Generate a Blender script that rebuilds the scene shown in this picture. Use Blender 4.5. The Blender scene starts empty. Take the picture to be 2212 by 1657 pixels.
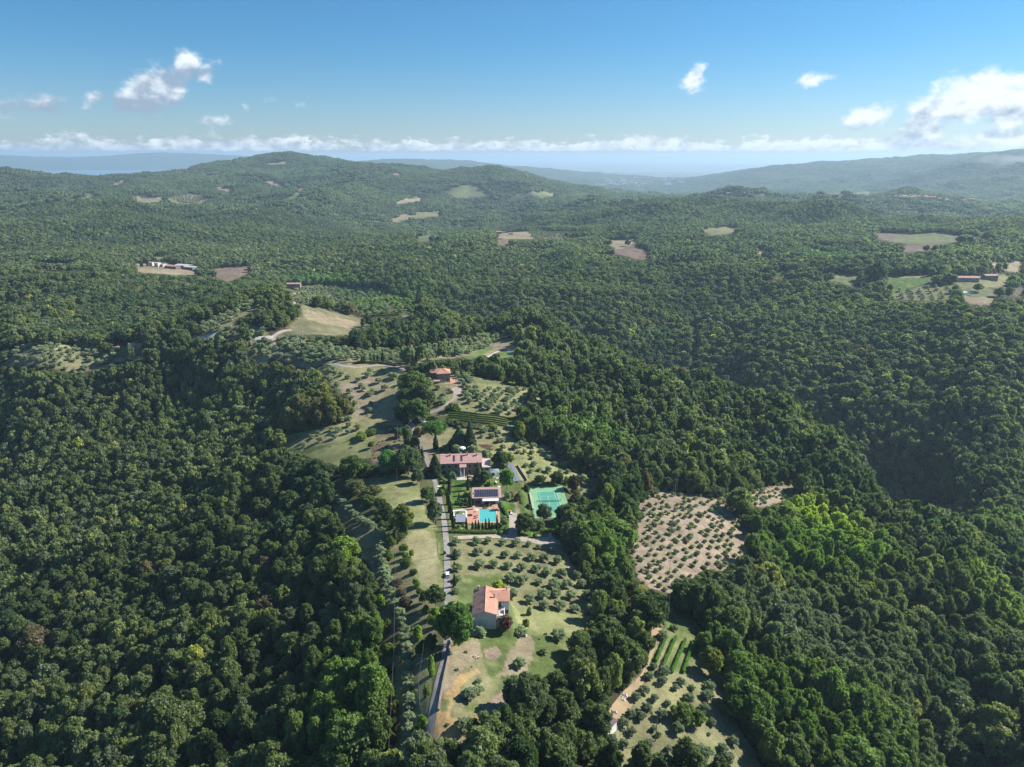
import bpy, math, random, time
import numpy as np
from mathutils import Vector, Matrix

T0 = time.time()
R = math.radians
scene = bpy.context.scene
COL = scene.collection

# ------------------------------------------------------------------ camera
CAMZ = 170.0
PITCH = R(17.26)
FOC = 1579.0            # focal length in units of a 2212 px wide frame
cam_data = bpy.data.cameras.new('camera')
cam = bpy.data.objects.new('camera', cam_data)
COL.objects.link(cam)
cam.location = (0, 0, CAMZ)
cam.rotation_euler = (math.pi / 2 - PITCH, 0, 0)
cam_data.sensor_width = 36.0
cam_data.lens = 36.0 * FOC / 2212.0
cam_data.clip_start = 1.0
cam_data.clip_end = 150000.0
scene.camera = cam

# ------------------------------------------------------------------ light and sky
SUN_EL, SUN_AZ = R(36), R(68)       # azimuth from +Y (view direction) towards +X
SUN_STRENGTH = 4.8
SKY_STRENGTH = 0.069
HAZE_DENSITY = 0.000072
EXPOSURE = 0.86

sun_data = bpy.data.lights.new('sun', 'SUN')
sun_data.energy = SUN_STRENGTH
sun_data.angle = R(0.55)
sun_data.color = (1.0, 0.945, 0.86)
sun = bpy.data.objects.new('sun', sun_data)
COL.objects.link(sun)
SUN_DIR = Vector((math.cos(SUN_EL) * math.sin(SUN_AZ), math.cos(SUN_EL) * math.cos(SUN_AZ), math.sin(SUN_EL)))
sun.rotation_euler = SUN_DIR.to_track_quat('Z', 'Y').to_euler()
sun.location = (300, 100, 500)

scene.view_settings.view_transform = 'Standard'
scene.view_settings.look = 'None'
scene.view_settings.exposure = EXPOSURE
scene.view_settings.gamma = 1.0
scene.view_settings.use_curve_mapping = False
scene.cycles.max_bounces = 6
scene.cycles.diffuse_bounces = 3
scene.cycles.transmission_bounces = 3
scene.cycles.glossy_bounces = 2
scene.cycles.volume_bounces = 2
scene.cycles.use_adaptive_sampling = True
scene.cycles.adaptive_threshold = 0.01
scene.cycles.use_denoising = True


class NT:
    """small helper for writing node trees"""
    def __init__(self, tree):
        self.t = tree
        self.n = tree.nodes
        self.l = tree.links

    def new(self, typ, **kw):
        n = self.n.new(typ)
        for k, v in kw.items():
            setattr(n, k, v)
        return n

    def put(self, sock, v):
        if v is None:
            return
        if isinstance(v, bpy.types.NodeSocket):
            self.l.new(v, sock)
        else:
            if hasattr(sock.default_value, '__len__') and not hasattr(v, '__len__'):
                v = (v,) * len(sock.default_value)
            if hasattr(sock.default_value, '__len__') and len(sock.default_value) == 4 and len(v) == 3:
                v = tuple(v) + (1,)
            sock.default_value = v

    def math(self, op, a, b=None, c=None, clamp=False):
        n = self.new('ShaderNodeMath', operation=op)
        n.use_clamp = clamp
        self.put(n.inputs[0], a)
        self.put(n.inputs[1], b)
        self.put(n.inputs[2], c)
        return n.outputs[0]

    def mix(self, f, a, b, blend='MIX'):
        n = self.new('ShaderNodeMix', data_type='RGBA', blend_type=blend)
        self.put(n.inputs[0], f)
        self.put(n.inputs[6], a)
        self.put(n.inputs[7], b)
        return n.outputs[2]

    def noise(self, vec, scale, detail=4, rough=0.55, dims='3D', dist=0.0, w=None):
        n = self.new('ShaderNodeTexNoise', noise_dimensions=dims)
        if vec is not None:
            self.put(n.inputs['Vector'], vec)
        if w is not None:
            self.put(n.inputs['W'], w)
        n.inputs['Scale'].default_value = scale
        n.inputs['Detail'].default_value = detail
        n.inputs['Roughness'].default_value = rough
        n.inputs['Distortion'].default_value = dist
        return n.outputs[0]

    def ramp(self, f, stops, interp='LINEAR'):
        n = self.new('ShaderNodeValToRGB')
        n.color_ramp.interpolation = interp
        e = n.color_ramp.elements
        while len(e) < len(stops):
            e.new(0.5)
        for el, (p, c) in zip(e, stops):
            el.position = p
            el.color = tuple(c) + ((1,) if len(c) == 3 else ()) if hasattr(c, '__len__') else (c, c, c, 1)
        self.put(n.inputs[0], f)
        return n.outputs[0]

    def maprange(self, v, a, b, c=0.0, d=1.0, smooth=True):
        n = self.new('ShaderNodeMapRange', interpolation_type='SMOOTHSTEP' if smooth else 'LINEAR')
        self.put(n.inputs[0], v)
        for i, x in enumerate((a, b, c, d)):
            self.put(n.inputs[i + 1], x)
        return n.outputs[0]

    def xyz(self, v):
        n = self.new('ShaderNodeSeparateXYZ')
        self.put(n.inputs[0], v)
        return n.outputs

    def vec(self, x, y, z=0.0):
        n = self.new('ShaderNodeCombineXYZ')
        for i, q in enumerate((x, y, z)):
            self.put(n.inputs[i], q)
        return n.outputs[0]


world = bpy.data.worlds.new('World')
scene.world = world
world.use_nodes = True
W = NT(world.node_tree)
for n in list(W.n):
    W.n.remove(n)
sky = W.new('ShaderNodeTexSky', sky_type='NISHITA')
sky.sun_disc = False
sky.sun_elevation = SUN_EL
sky.sun_rotation = SUN_AZ
sky.altitude = 500
sky.air_density = 1.0
sky.dust_density = 0.4
sky.ozone_density = 3.0
geo = W.new('ShaderNodeTexCoord')
dx, dy, dz = W.xyz(geo.outputs['Generated'])[0:3]
el = W.math('MULTIPLY', W.math('ARCSINE', dz), 180 / math.pi)         # elevation in degrees
az = W.math('MULTIPLY', W.math('ARCTAN2', dx, dy), 180 / math.pi)     # azimuth in degrees, 0 ahead, + to the right
# ---- clouds, laid out on the sky sphere by azimuth and elevation
P = W.vec(az, W.math('MULTIPLY', el, 1.25), 0.0)
warp = W.noise(P, 0.55, 3, 0.5)
n1 = W.noise(W.vec(W.math('ADD', az, W.math('MULTIPLY', warp, 1.2)), W.math('MULTIPLY', el, 1.35), 3.7), 0.70, 8, 0.60)
n2 = W.noise(W.vec(az, W.math('MULTIPLY', el, 1.5), 9.1), 0.9, 5, 0.5)


def blob(a0, e0, wa, we, rot=0.0, k=1.0):
    c, s = math.cos(R(rot)), math.sin(R(rot))
    da = W.math('SUBTRACT', az, a0)
    de = W.math('SUBTRACT', el, e0)
    u = W.math('DIVIDE', W.math('ADD', W.math('MULTIPLY', da, c), W.math('MULTIPLY', de, s)), wa)
    v = W.math('DIVIDE', W.math('SUBTRACT', W.math('MULTIPLY', de, c), W.math('MULTIPLY', da, s)), we)
    d = W.math('SQRT', W.math('ADD', W.math('MULTIPLY', u, u), W.math('MULTIPLY', v, v)))
    return W.math('MULTIPLY', W.math('SUBTRACT', 1.0, d), k)


def pixdir(x, y):
    u = (x - 1106) / FOC
    v = (y - 828.5) / FOC
    fwd = math.cos(PITCH) - v * math.sin(PITCH)
    down = math.sin(PITCH) + v * math.cos(PITCH)
    return math.degrees(math.atan2(u, fwd)), -math.degrees(math.atan2(down, math.hypot(u, fwd)))


CL = [  # x, y, half width, half height in frame pixels, tilt, strength
    (340, 192, 85, 38, 26, 1.15), (400, 140, 40, 22, 40, 0.85), (305, 222, 62, 22, 5, 1.05), (445, 158, 42, 16, 30, 0.6),
    (75, 222, 62, 20, 0, 0.85), (205, 212, 32, 12, 25, 0.6), (8, 235, 30, 14, 0, 0.5), (465, 258, 38, 12, 10, 0.42), (450, 290, 28, 9, 0, 0.36),
    (1495, 176, 38, 22, 35, 0.68), (1752, 172, 40, 13, 8, 0.68), (533, 232, 14, 12, 0, .28), (585, 215, 14, 9, 0, .28), (640, 227, 14, 8, 0, .26),
    (1875, 250, 58, 22, 15, 0.9), (2110, 212, 120, 40, 8, 1.1), (2010, 238, 66, 30, 20, 0.9), (2190, 240, 80, 30, 0, 1.0), (1985, 285, 50, 30, 0, 1.0), (2180, 300, 110, 22, 0, 0.85),
]
mask = None
base = None
for (x, y, wx, wy, rot, k) in CL:
    a0, e0 = pixdir(x, y)
    s = 0.0363 * math.cos(R(abs(a0))) ** 2
    b = blob(a0, e0, wx * s * 1.25, wy * 0.036 * 1.35, rot, k)
    mask = b if mask is None else W.math('MAXIMUM', mask, b)
    if k > 0.7:
        low = W.math('MULTIPLY', W.maprange(W.math('SUBTRACT', el, e0), -wy * 0.045, wy * 0.012, 1, 0), W.maprange(b, -0.3, 0.1))
        base = low if base is None else W.math('MAXIMUM', base, low)
mask = W.math('MAXIMUM', mask, -1.0)
# band of small cumulus low over the horizon
band_top = W.math('ADD', 1.55, W.math('MULTIPLY', W.math('SUBTRACT', W.noise(W.vec(az, 0, 0), 0.16, 2, 0.5), 0.5), 1.9))
bandm = W.math('MINIMUM', W.maprange(el, 0.15, 0.5, -0.4, 0.75), W.math('MULTIPLY', W.math('SUBTRACT', band_top, el), 1.0))
bandm = W.math('MINIMUM', bandm, 0.8)
n3 = W.noise(W.vec(az, W.math('MULTIPLY', el, 2.0), 5.0), 1.25, 7, 0.62)
dens1 = W.maprange(W.math('ADD', W.math('MULTIPLY', W.math('SUBTRACT', n1, 0.5), 2.0), W.math('MULTIPLY', mask, 1.35)), 0.13, 0.80)
dens2 = W.maprange(W.math('ADD', W.math('MULTIPLY', W.math('SUBTRACT', n3, 0.5), 2.2), W.math('MULTIPLY', bandm, 0.8)), 0.22, 0.62)
dens2 = W.math('MULTIPLY', dens2, 1.0)
dens = W.math('MAXIMUM', dens1, dens2)
# cloud tone: sunlit tops and shaded grey-blue bases painted into the colour
lift = W.math('ADD', W.math('MULTIPLY', W.math('SUBTRACT', n2, 0.5), 2.2), W.math('SUBTRACT', n1, 0.45))
tone = W.maprange(W.math('ADD', lift, W.math('SUBTRACT', W.math('MULTIPLY', W.maprange(az, -30, 34, 0, 1, False), 0.60), W.math('MULTIPLY', base, 0.75))), -0.45, 0.62)
ccol = W.mix(tone, (0.25, 0.32, 0.42), (0.74, 0.78, 0.82))
tint = W.mix(W.maprange(el, -1, 9, 0, 1), (0.68, 0.79, 0.98), (0.38, 0.74, 0.96))
skycol = W.mix(1.0, sky.outputs[0], tint, 'MULTIPLY')
skycol = W.mix(1.0, skycol, (SKY_STRENGTH,) * 3, 'MULTIPLY')
final = W.mix(W.math('MULTIPLY', dens, 0.90), skycol, W.mix(1.0, ccol, (0.80,) * 3, 'MULTIPLY'))
bg = W.new('ShaderNodeBackground')
W.put(bg.inputs[0], final)
bg.inputs[1].default_value = 1.0
wo = W.new('ShaderNodeOutputWorld')
W.l.new(bg.outputs[0], wo.inputs[0])

# ------------------------------------------------------------------ bookkeeping helpers
TAN_FLOOR = 1e-4


def tag(o, label=None, cat=None, group=None, kind=None):
    if label: o['label'] = label
    if cat: o['category'] = cat
    if group: o['group'] = group
    if kind: o['kind'] = kind
    return o


def link(o, parent=None):
    COL.objects.link(o)
    if parent is not None:
        o.parent = parent
    return o


def thing(name, label, cat, loc=(0, 0, 0), rz=0.0, group=None):
    o = bpy.data.objects.new(name, None)
    o.empty_display_size = 0.5
    o.location = loc
    o.rotation_euler = (0, 0, rz)
    link(o)
    return tag(o, label, cat, group)


class MB:
    """collects shapes and links them as one mesh object"""
    def __init__(self):
        self.v = []
        self.f = []

    def add(self, vs, fs):
        b = len(self.v)
        self.v.extend([tuple(q) for q in vs])
        self.f.extend([tuple(i + b for i in f) for f in fs])
        return self

    def box(self, x0, y0, z0, x1, y1, z1):
        vs = [(x0, y0, z0), (x1, y0, z0), (x1, y1, z0), (x0, y1, z0), (x0, y0, z1), (x1, y0, z1), (x1, y1, z1), (x0, y1, z1)]
        return self.add(vs, [(0, 3, 2, 1), (4, 5, 6, 7), (0, 1, 5, 4), (1, 2, 6, 5), (2, 3, 7, 6), (3, 0, 4, 7)])

    def cyl(self, x, y, z0, z1, r0, r1=None, n=10):
        r1 = r0 if r1 is None else r1
        vs = [(x + r0 * math.cos(2 * math.pi * i / n), y + r0 * math.sin(2 * math.pi * i / n), z0) for i in range(n)]
        vs += [(x + r1 * math.cos(2 * math.pi * i / n), y + r1 * math.sin(2 * math.pi * i / n), z1) for i in range(n)]
        fs = [(i, (i + 1) % n, n + (i + 1) % n, n + i) for i in range(n)]
        fs += [tuple(range(n - 1, -1, -1)), tuple(range(n, 2 * n))]
        return self.add(vs, fs)

    def tube(self, pts, r, n=6, r_end=None):
        pts = [Vector(p) for p in pts]
        m = len(pts)
        vs = []
        for i, p in enumerate(pts):
            d = (pts[min(i + 1, m - 1)] - pts[max(i - 1, 0)]).normalized()
            a = d.orthogonal().normalized() if abs(d.z) > 0.9 else d.cross(Vector((0, 0, 1))).normalized()
            b = d.cross(a)
            rr = r if r_end is None else r + (r_end - r) * i / (m - 1)
            for k in range(n):
                t = 2 * math.pi * k / n
                vs.append(p + a * rr * math.cos(t) + b * rr * math.sin(t))
        fs = []
        for i in range(m - 1):
            for k in range(n):
                fs.append((i * n + k, i * n + (k + 1) % n, (i + 1) * n + (k + 1) % n, (i + 1) * n + k))
        fs.append(tuple(range(n - 1, -1, -1)))
        fs.append(tuple(range((m - 1) * n, m * n)))
        return self.add(vs, fs)

    def prism(self, poly, z0, z1):
        n = len(poly)
        vs = [(p[0], p[1], z0) for p in poly] + [(p[0], p[1], z1) for p in poly]
        a = sum(poly[i][0] * poly[(i + 1) % n][1] - poly[(i + 1) % n][0] * poly[i][1] for i in range(n))
        fs = [(i, (i + 1) % n, n + (i + 1) % n, n + i) for i in range(n)] + [tuple(range(n - 1, -1, -1)), tuple(range(n, 2 * n))]
        if a < 0:
            fs = [f[::-1] for f in fs]
        return self.add(vs, fs)

    def build(self, name, mat, parent=None, smooth=False, loc=None, rz=0.0):
        me = bpy.data.meshes.new(name)
        me.from_pydata(self.v, [], self.f)
        me.materials.append(mat)
        if smooth:
            me.shade_smooth()
        o = bpy.data.objects.new(name, me)
        if loc is not None:
            o.location = loc
        o.rotation_euler = (0, 0, rz)
        return link(o, parent)


def mesh_np(name, co, faces, mat, nper, smooth=False):
    """fast mesh from numpy: co (n,3); faces (m,nper)"""
    me = bpy.data.meshes.new(name)
    me.vertices.add(len(co))
    me.vertices.foreach_set('co', np.ascontiguousarray(co, dtype=np.float32).ravel())
    m = len(faces)
    me.loops.add(m * nper)
    me.polygons.add(m)
    me.loops.foreach_set('vertex_index', np.ascontiguousarray(faces, dtype=np.int32).ravel())
    me.polygons.foreach_set('loop_start', np.arange(0, m * nper, nper, dtype=np.int32))
    me.polygons.foreach_set('loop_total', np.full(m, nper, dtype=np.int32))
    if smooth:
        me.polygons.foreach_set('use_smooth', np.ones(m, dtype=bool))
    me.update(calc_edges=True)
    if mat is not None:
        me.materials.append(mat)
    return me


# ------------------------------------------------------------------ noise
def _h(ix, iy, s):
    n = (ix.astype(np.int64) * 374761393 + iy.astype(np.int64) * 668265263 + s * 1442695041) & 0xFFFFFFFF
    n = ((n ^ (n >> 13)) * 1274126177) & 0xFFFFFFFF
    n = n ^ (n >> 16)
    return (n & 0xFFFF) / 65535.0


def vnoise(x, y, s=0):
    ix = np.floor(x); iy = np.floor(y)
    fx = x - ix; fy = y - iy
    fx = fx * fx * fx * (fx * (fx * 6 - 15) + 10); fy = fy * fy * fy * (fy * (fy * 6 - 15) + 10)
    ix = ix.astype(np.int64); iy = iy.astype(np.int64)
    a = _h(ix, iy, s); b = _h(ix + 1, iy, s); c = _h(ix, iy + 1, s); d = _h(ix + 1, iy + 1, s)
    return (a + (b - a) * fx) * (1 - fy) + (c + (d - c) * fx) * fy


def fbm(x, y, oct=4, s=0, gain=0.5):
    t = 0; amp = 1; tot = 0
    for i in range(oct):
        t = t + amp * (vnoise(x, y, s + i * 17) - 0.5) * 2
        tot += amp
        amp *= gain
        x = x * 2.03 + 11.3; y = y * 1.97 - 7.1
    return t / tot


def ridged(x, y, oct=3, s=0):
    t = 0; amp = 1; tot = 0
    for i in range(oct):
        t = t + amp * (1 - 2 * np.abs(vnoise(x, y, s + i * 31) - 0.5) * 2)
        tot += amp
        amp *= 0.5
        x = x * 2.1 + 5.3; y = y * 2.1 + 1.7
    return t / tot


def sstep(a, b, x):
    t = np.clip((x - a) / (b - a), 0, 1)
    return t * t * (3 - 2 * t)


# ------------------------------------------------------------------ measured points -> directions
CROPS = {0: (0, 0, 0.8848), 1: (900, 1000, 3.682), 2: (900, 1350, 3.168), 3: (1400, 1100, 2.1443), 4: (600, 700, 2.765), 5: (0, 350, 2.458),
         6: (800, 350, 2.458), 7: (1600, 350, 2.458), 8: (1040, 1080, 7.532), 9: (1000, 1000, 7.373), 10: (1120, 1400, 10.356),
         11: (1240, 1150, 7.89), 12: (1420, 1480, 4.2167), 13: (0, 950, 1.7956), 14: (1700, 900, 1.7025), 15: (980, 860, 8.1926),
         16: (780, 1050, 3.681), 17: (800, 1450, 3.917), 18: (1120, 1270, 6.1444), 19: (860, 780, 4.0963), 20: (340, 610, 10.05), 21: (230, 800, 7.628)}
PXS = {k: 0.8848 / v[2] for k, v in CROPS.items()}


def D(n, X, Y):
    x0, y0, s = CROPS[n]
    return (x0 + X / s) * 0.8848, (y0 + Y / s) * 0.8848


def ray(x, y):
    """azimuth and tangent of the depression angle seen from the viewpoint"""
    u = (np.asarray(x, float) - 1106) / FOC
    v = (np.asarray(y, float) - 828.5) / FOC
    fwd = math.cos(PITCH) - v * math.sin(PITCH)
    down = math.sin(PITCH) + v * math.cos(PITCH)
    return np.arctan2(u, fwd), down / np.hypot(u, fwd)


def project(x, y, z):
    """world -> frame pixel (2212 wide), depth"""
    zz = z - CAMZ
    d = y * math.cos(PITCH) - zz * math.sin(PITCH)
    up = y * math.sin(PITCH) + zz * math.cos(PITCH)
    d = np.maximum(d, 1e-3)
    return 1106 + FOC * x / d, 828.5 - FOC * up / d, d
# ------------------------------------------------------------------ terrain
A_DROP = [  # surveyed ground points: sight line, metres below the viewpoint
    (930, 1540, 152), (965, 1330, 158), (970, 1180, 164), (950, 1030, 168), (890, 930, 166), (905, 900, 165),
    (1057, 1340, 160), (1180, 1075, 172), (1050, 1110, 170), (1190, 950, 171), (1150, 870, 165), (952, 825, 154), (870, 800, 154), (1050, 860, 158),
    (1130, 1450, 158), (1000, 1600, 151), (1200, 1400, 162), (1350, 1620, 169), (1480, 1600, 171), (1430, 1350, 171), (1440, 1220, 178),
    (1500, 1100, 185), (1650, 1070, 197), (1600, 1200, 190), (1250, 1000, 177), (1280, 1250, 173), (1300, 900, 179), (1400, 1000, 185),
    (880, 1250, 163), (780, 1150, 168), (830, 1080, 166), (840, 1450, 165), (860, 1620, 161), (740, 960, 172), (800, 870, 165),
    (700, 830, 162), (620, 900, 184), (560, 950, 193), (700, 1400, 180), (600, 1200, 190), (400, 1300, 207), (200, 1300, 224),
    (0, 1300, 234), (600, 1600, 184), (300, 1600, 206), (0, 1600, 226), (400, 1000, 212), (100, 1000, 228), (0, 1100, 240),
    (550, 860, 191), (430, 765, 166), (290, 757, 167), (100, 775, 172), (0, 765, 175), (200, 850, 199), (400, 860, 199), (0, 880, 212), (640, 850, 183),
    (650, 770, 158), (560, 740, 155), (430, 732, 158), (640, 705, 153), (740, 690, 166), (700, 665, 150), (637, 628, 142), (560, 640, 148),
    (800, 735, 165), (900, 770, 159), (1000, 765, 161), (1100, 770, 165), (1102, 708, 166), (1180, 715, 181), (1250, 765, 190),
    (1350, 805, 199), (1450, 850, 206), (850, 650, 173), (950, 680, 179),
    (1550, 860, 203), (1700, 900, 208), (1600, 960, 200), (1750, 1050, 209), (1850, 1000, 222), (1900, 1100, 224), (2000, 1150, 234),
    (2100, 1150, 241), (2212, 1200, 247), (1800, 1250, 212), (2000, 1400, 224), (2200, 1400, 242), (1700, 1500, 191), (1900, 1600, 205), (2200, 1620, 227),
]
A_R = [  # sight line, horizontal distance
    (1650, 840, 800), (1850, 930, 730), (2050, 1000, 680), (2200, 1080, 640), (1600, 750, 930), (1600, 690, 1040), (1800, 760, 900), (1800, 680, 1020),
    (2000, 850, 800), (2000, 750, 900), (2000, 670, 1030), (2200, 900, 750), (2200, 760, 880), (2200, 680, 1000), (2100, 605, 1180), (1960, 612, 1150), (1750, 590, 1230),
    (1130, 690, 1000), (1130, 620, 1180), (1130, 562, 1420), (900, 610, 1200), (700, 565, 1480), (1300, 700, 960), (1300, 620, 1130), (1300, 560, 1380), (1500, 600, 1200),
    (1350, 540, 1500), (1100, 500, 1900), (1400, 500, 1900), (1700, 500, 1850), (2000, 520, 1680), (2200, 520, 1680), (930, 510, 1850), (1550, 545, 1480), (1800, 545, 1480),
    (500, 590, 1390), (380, 577, 1480), (340, 560, 1620), (100, 577, 1480), (230, 592, 1360), (60, 600, 1300), (450, 600, 1330),
    (100, 730, 860), (100, 650, 1080), (100, 605, 1260), (300, 720, 820), (300, 645, 1080), (450, 680, 880), (480, 630, 1080),
    (200, 540, 1850), (200, 500, 2250), (200, 450, 2950), (150, 420, 3500), (100, 386, 4200), (0, 380, 4300), (250, 379, 4300), (0, 450, 2950), (0, 520, 2050),
    (400, 500, 2350), (400, 450, 3000), (400, 400, 3900), (420, 364, 4600), (500, 351, 4800), (560, 345, 5000), (625, 327, 5000), (590, 343, 4900), (665, 343, 4900), (700, 345, 4900), (800, 356, 4800), (900, 369, 4700),
    (600, 500, 2450), (600, 450, 3100), (600, 400, 3900), (600, 365, 4500), (800, 480, 2650), (850, 440, 3200), (850, 400, 3900),
    (1040, 367, 4300), (975, 377, 4350), (1110, 377, 4350), (1000, 420, 3600), (1000, 460, 3000), (1200, 402, 4300), (1180, 440, 3500), (1300, 416, 4400),
    (1400, 428, 4400), (1500, 432, 4300), (1300, 460, 3200), (1500, 460, 3100), (1700, 440, 3900), (1900, 446, 3600), (2100, 452, 3400), (2212, 455, 3300),
    (1520, 412, 8000), (1500, 397, 9000), (1600, 370, 9000), (1700, 362, 9000), (1800, 353, 9000), (1950, 343, 9200), (2050, 341, 9200), (2212, 328, 9000), (2300, 325, 9000),
    (1700, 428, 5600), (2000, 432, 5200), (2180, 432, 5000), (1600, 412, 7300), (1800, 400, 7400), (1950, 385, 7600), (2050, 388, 6300), (2212, 367, 6600), (2300, 360, 6600),
    (770, 352, 12000), (830, 343, 12000), (900, 350, 12000), (960, 343, 12500), (1000, 345, 12500), (1060, 352, 12500), (1150, 361, 12000), (1260, 371, 11500), (1400, 386, 10500),
    (0, 336, 18000), (60, 343, 18000), (150, 343, 18000), (250, 338, 18000), (330, 330, 18000), (420, 334, 18000), (520, 337, 18000), (600, 345, 18000), (-200, 335, 18000),
]
A_HID = [  # azimuth of column, distance, drop : ground that lies behind crests
    (1100, 870, 255), (900, 1000, 248), (1250, 850, 272), (700, 1050, 225), (1400, 800, 278), (1495, 740, 286), (1495, 860, 266), (1495, 960, 246),
    (1620, 710, 292), (1700, 680, 296), (1850, 640, 300), (2000, 600, 303), (2150, 560, 305),
    (600, 7000, 350), (200, 6500, 400), (1000, 6500, 400), (1400, 6200, 330), (1100, 9500, 380), (300, 8200, 280), (600, 9500, 300), (0, 8200, 280),
    (0, 12000, 300), (300, 12000, 300), (0, 15500, 290), (300, 15500, 290), (600, 13500, 300), (-200, 12000, 300), (0, 24000, 300), (300, 24000, 300), (600, 24000, 400), (900, 17000, 430), (1200, 15000, 400), (1500, 13000, 420), (1800, 13000, 420),
    (2100, 13000, 420), (700, 30000, 420), (1000, 30000, 420), (1300, 25000, 420), (1600, 25000, 420), (2000, 25000, 420), (1000, 60000, 420), (1600, 60000, 420), (2200, 60000, 420), (0, 60000, 420), (500, 60000, 420),
    (1106, 60, 160), (1106, 20, 165), (1900, 100, 180), (300, 100, 190), (-300, 400, 240), (2500, 300, 250), (2500, 700, 300), (-300, 900, 215), (2500, 1300, 230), (-300, 1500, 220),
    (2500, 3000, 220), (-300, 4000, 240),
]
pts = []
for (x, y, d) in A_DROP:
    a, t = ray(x, y); r = d / t; pts.append((a, r, d))
for (x, y, r) in A_R:
    a, t = ray(x, y); pts.append((a, r, r * t))
for (x, r, d) in A_HID:
    a, _ = ray(x, 340); pts.append((a, r, d))
pts = np.array([(float(a), float(r), float(d)) for a, r, d in pts])
KA, KR = 2.2, 1.0
U = np.stack([pts[:, 0] * KA, np.log(pts[:, 1]) * KR], 1)
C2 = 0.10 ** 2


def kern(d2):
    return -np.sqrt(d2 + C2)


d2 = ((U[:, None, :] - U[None, :, :]) ** 2).sum(-1)
n_ = len(U)
Amat = np.zeros((n_ + 1, n_ + 1))
Amat[:n_, :n_] = kern(d2) + np.eye(n_) * 0.006
Amat[:n_, n_] = 1
Amat[n_, :n_] = 1
coef = np.linalg.solve(Amat, np.concatenate([pts[:, 2], [0]]))

# polar grid about the viewpoint's foot: fine where the ground is near
AZ = np.concatenate([np.arange(-100, -48, 2.0), np.arange(-48, 48.01, 0.2), np.arange(50, 101, 2.0)]) * math.pi / 180
RR = np.concatenate([np.array([6.0, 30.0, 60.0]), np.exp(np.arange(math.log(85), math.log(1700), 0.006)),
                     np.exp(np.arange(math.log(1700), math.log(12500), 0.011)), np.exp(np.arange(math.log(12500), math.log(62000), 0.022))])
NA, NR = len(AZ), len(RR)
# rbf on a coarser grid, then linear refinement
ca = np.linspace(AZ[0], AZ[-1], 240); cr = np.linspace(math.log(RR[0]), math.log(RR[-1]), 420)
GA, GR = np.meshgrid(ca, cr, indexing='ij')
q = np.stack([GA.ravel() * KA, GR.ravel() * KR], 1)
val = np.full(len(q), coef[n_])
for i in range(n_):
    dd = (q[:, 0] - U[i, 0]) ** 2 + (q[:, 1] - U[i, 1]) ** 2
    val += coef[i] * kern(dd)
coarse = val.reshape(GA.shape)


def bil(grid, xs, ys, x, y):
    i = np.clip(np.searchsorted(xs, x) - 1, 0, len(xs) - 2)
    j = np.clip(np.searchsorted(ys, y) - 1, 0, len(ys) - 2)
    fx = np.clip((x - xs[i]) / (xs[i + 1] - xs[i]), 0, 1)
    fy = np.clip((y - ys[j]) / (ys[j + 1] - ys[j]), 0, 1)
    return (grid[i, j] * (1 - fx) + grid[i + 1, j] * fx) * (1 - fy) + (grid[i, j + 1] * (1 - fx) + grid[i + 1, j + 1] * fx) * fy


GA, GR = np.meshgrid(AZ, RR, indexing='ij')
drop = bil(coarse, ca, cr, GA.ravel(), np.log(GR.ravel())).reshape(GA.shape)
GX, GY = GR * np.sin(GA), GR * np.cos(GA)
Z = CAMZ - drop
Z_BASE = Z.copy()
Z += fbm(GX / 45, GY / 45, 4, 3) * 1.0 * sstep(120, 260, GR)
Z += (ridged(GX / 210, GY / 210, 3, 9) - 0.1) * 17 * sstep(640, 1150, GR)
amp = sstep(1300, 2800, GR) * 84 * (1 - sstep(11000, 15000, GR))
amp = amp * (1 - 0.72 * sstep(3700, 4400, GR) * (1 - sstep(5300, 6000, GR))) * (1 - 0.7 * sstep(7300, 8300, GR))
Z += (ridged(GX / 800 + 3.3, GY / 800, 3, 21) - 0.1) * amp
Z += ridged(GX / 330, GY / 330, 3, 27) * sstep(1500, 3000, GR) * 12 * (1 - sstep(9000, 13000, GR))
Z += ridged(GX / 3000, GY / 3000, 4, 41) * 22 * sstep(8000, 14000, GR)
Z += ridged(GX / 6000, GY / 6000, 3, 45) * 75 * sstep(11000, 14000, GR) * sstep(-0.2, -0.1, GA)
LAKE_Z = CAMZ - 238.0
Z_REL = Z - Z_BASE
lake_m = sstep(0.20, 0.30, -GA) * sstep(8200, 9000, GR) * (1 - sstep(15000, 16200, GR))
Z = Z * (1 - lake_m) + np.minimum(Z, LAKE_Z - 30 + 75 * sstep(-0.47, -0.36, GA) * (1 + .6 * fbm(GX / 1500, GY / 1500, 3, 5))) * lake_m


def ray_hit(x, y):
    """ground point seen along the sight line (x, y)"""
    a, t = ray(x, y)
    a = float(a); t = float(t)
    i = int(np.clip(np.searchsorted(AZ, a) - 1, 0, NA - 2))
    f = (a - AZ[i]) / (AZ[i + 1] - AZ[i])
    prof = Z[i] * (1 - f) + Z[i + 1] * f
    g = (CAMZ - RR * t) - prof
    k = np.nonzero((g[1:] <= 0) & (RR[1:] > 80))[0]
    if len(k) == 0:
        r = RR[-1]
    else:
        k = k[0] + 1
        w = g[k - 1] / (g[k - 1] - g[k] + 1e-9)
        r = RR[k - 1] + (RR[k] - RR[k - 1]) * float(np.clip(w, 0, 1))
    return r * math.sin(a), r * math.cos(a)


def ground(x, y):
    x = np.asarray(x, float); y = np.asarray(y, float)
    r = np.hypot(x, y)
    return bil(Z, AZ, RR, np.arctan2(x, y), r)


def G(n, X, Y, lift=0.0):
    x, y = ray_hit(*D(n, X, Y))
    return Vector((x, y, float(ground(x, y)) + lift))


def mpp(p, n):
    """metres spanned by one pixel of crop n at world point p"""
    _, _, d = project(p[0], p[1], p[2])
    return PXS[n] * float(d) / FOC


PADS = []


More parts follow.
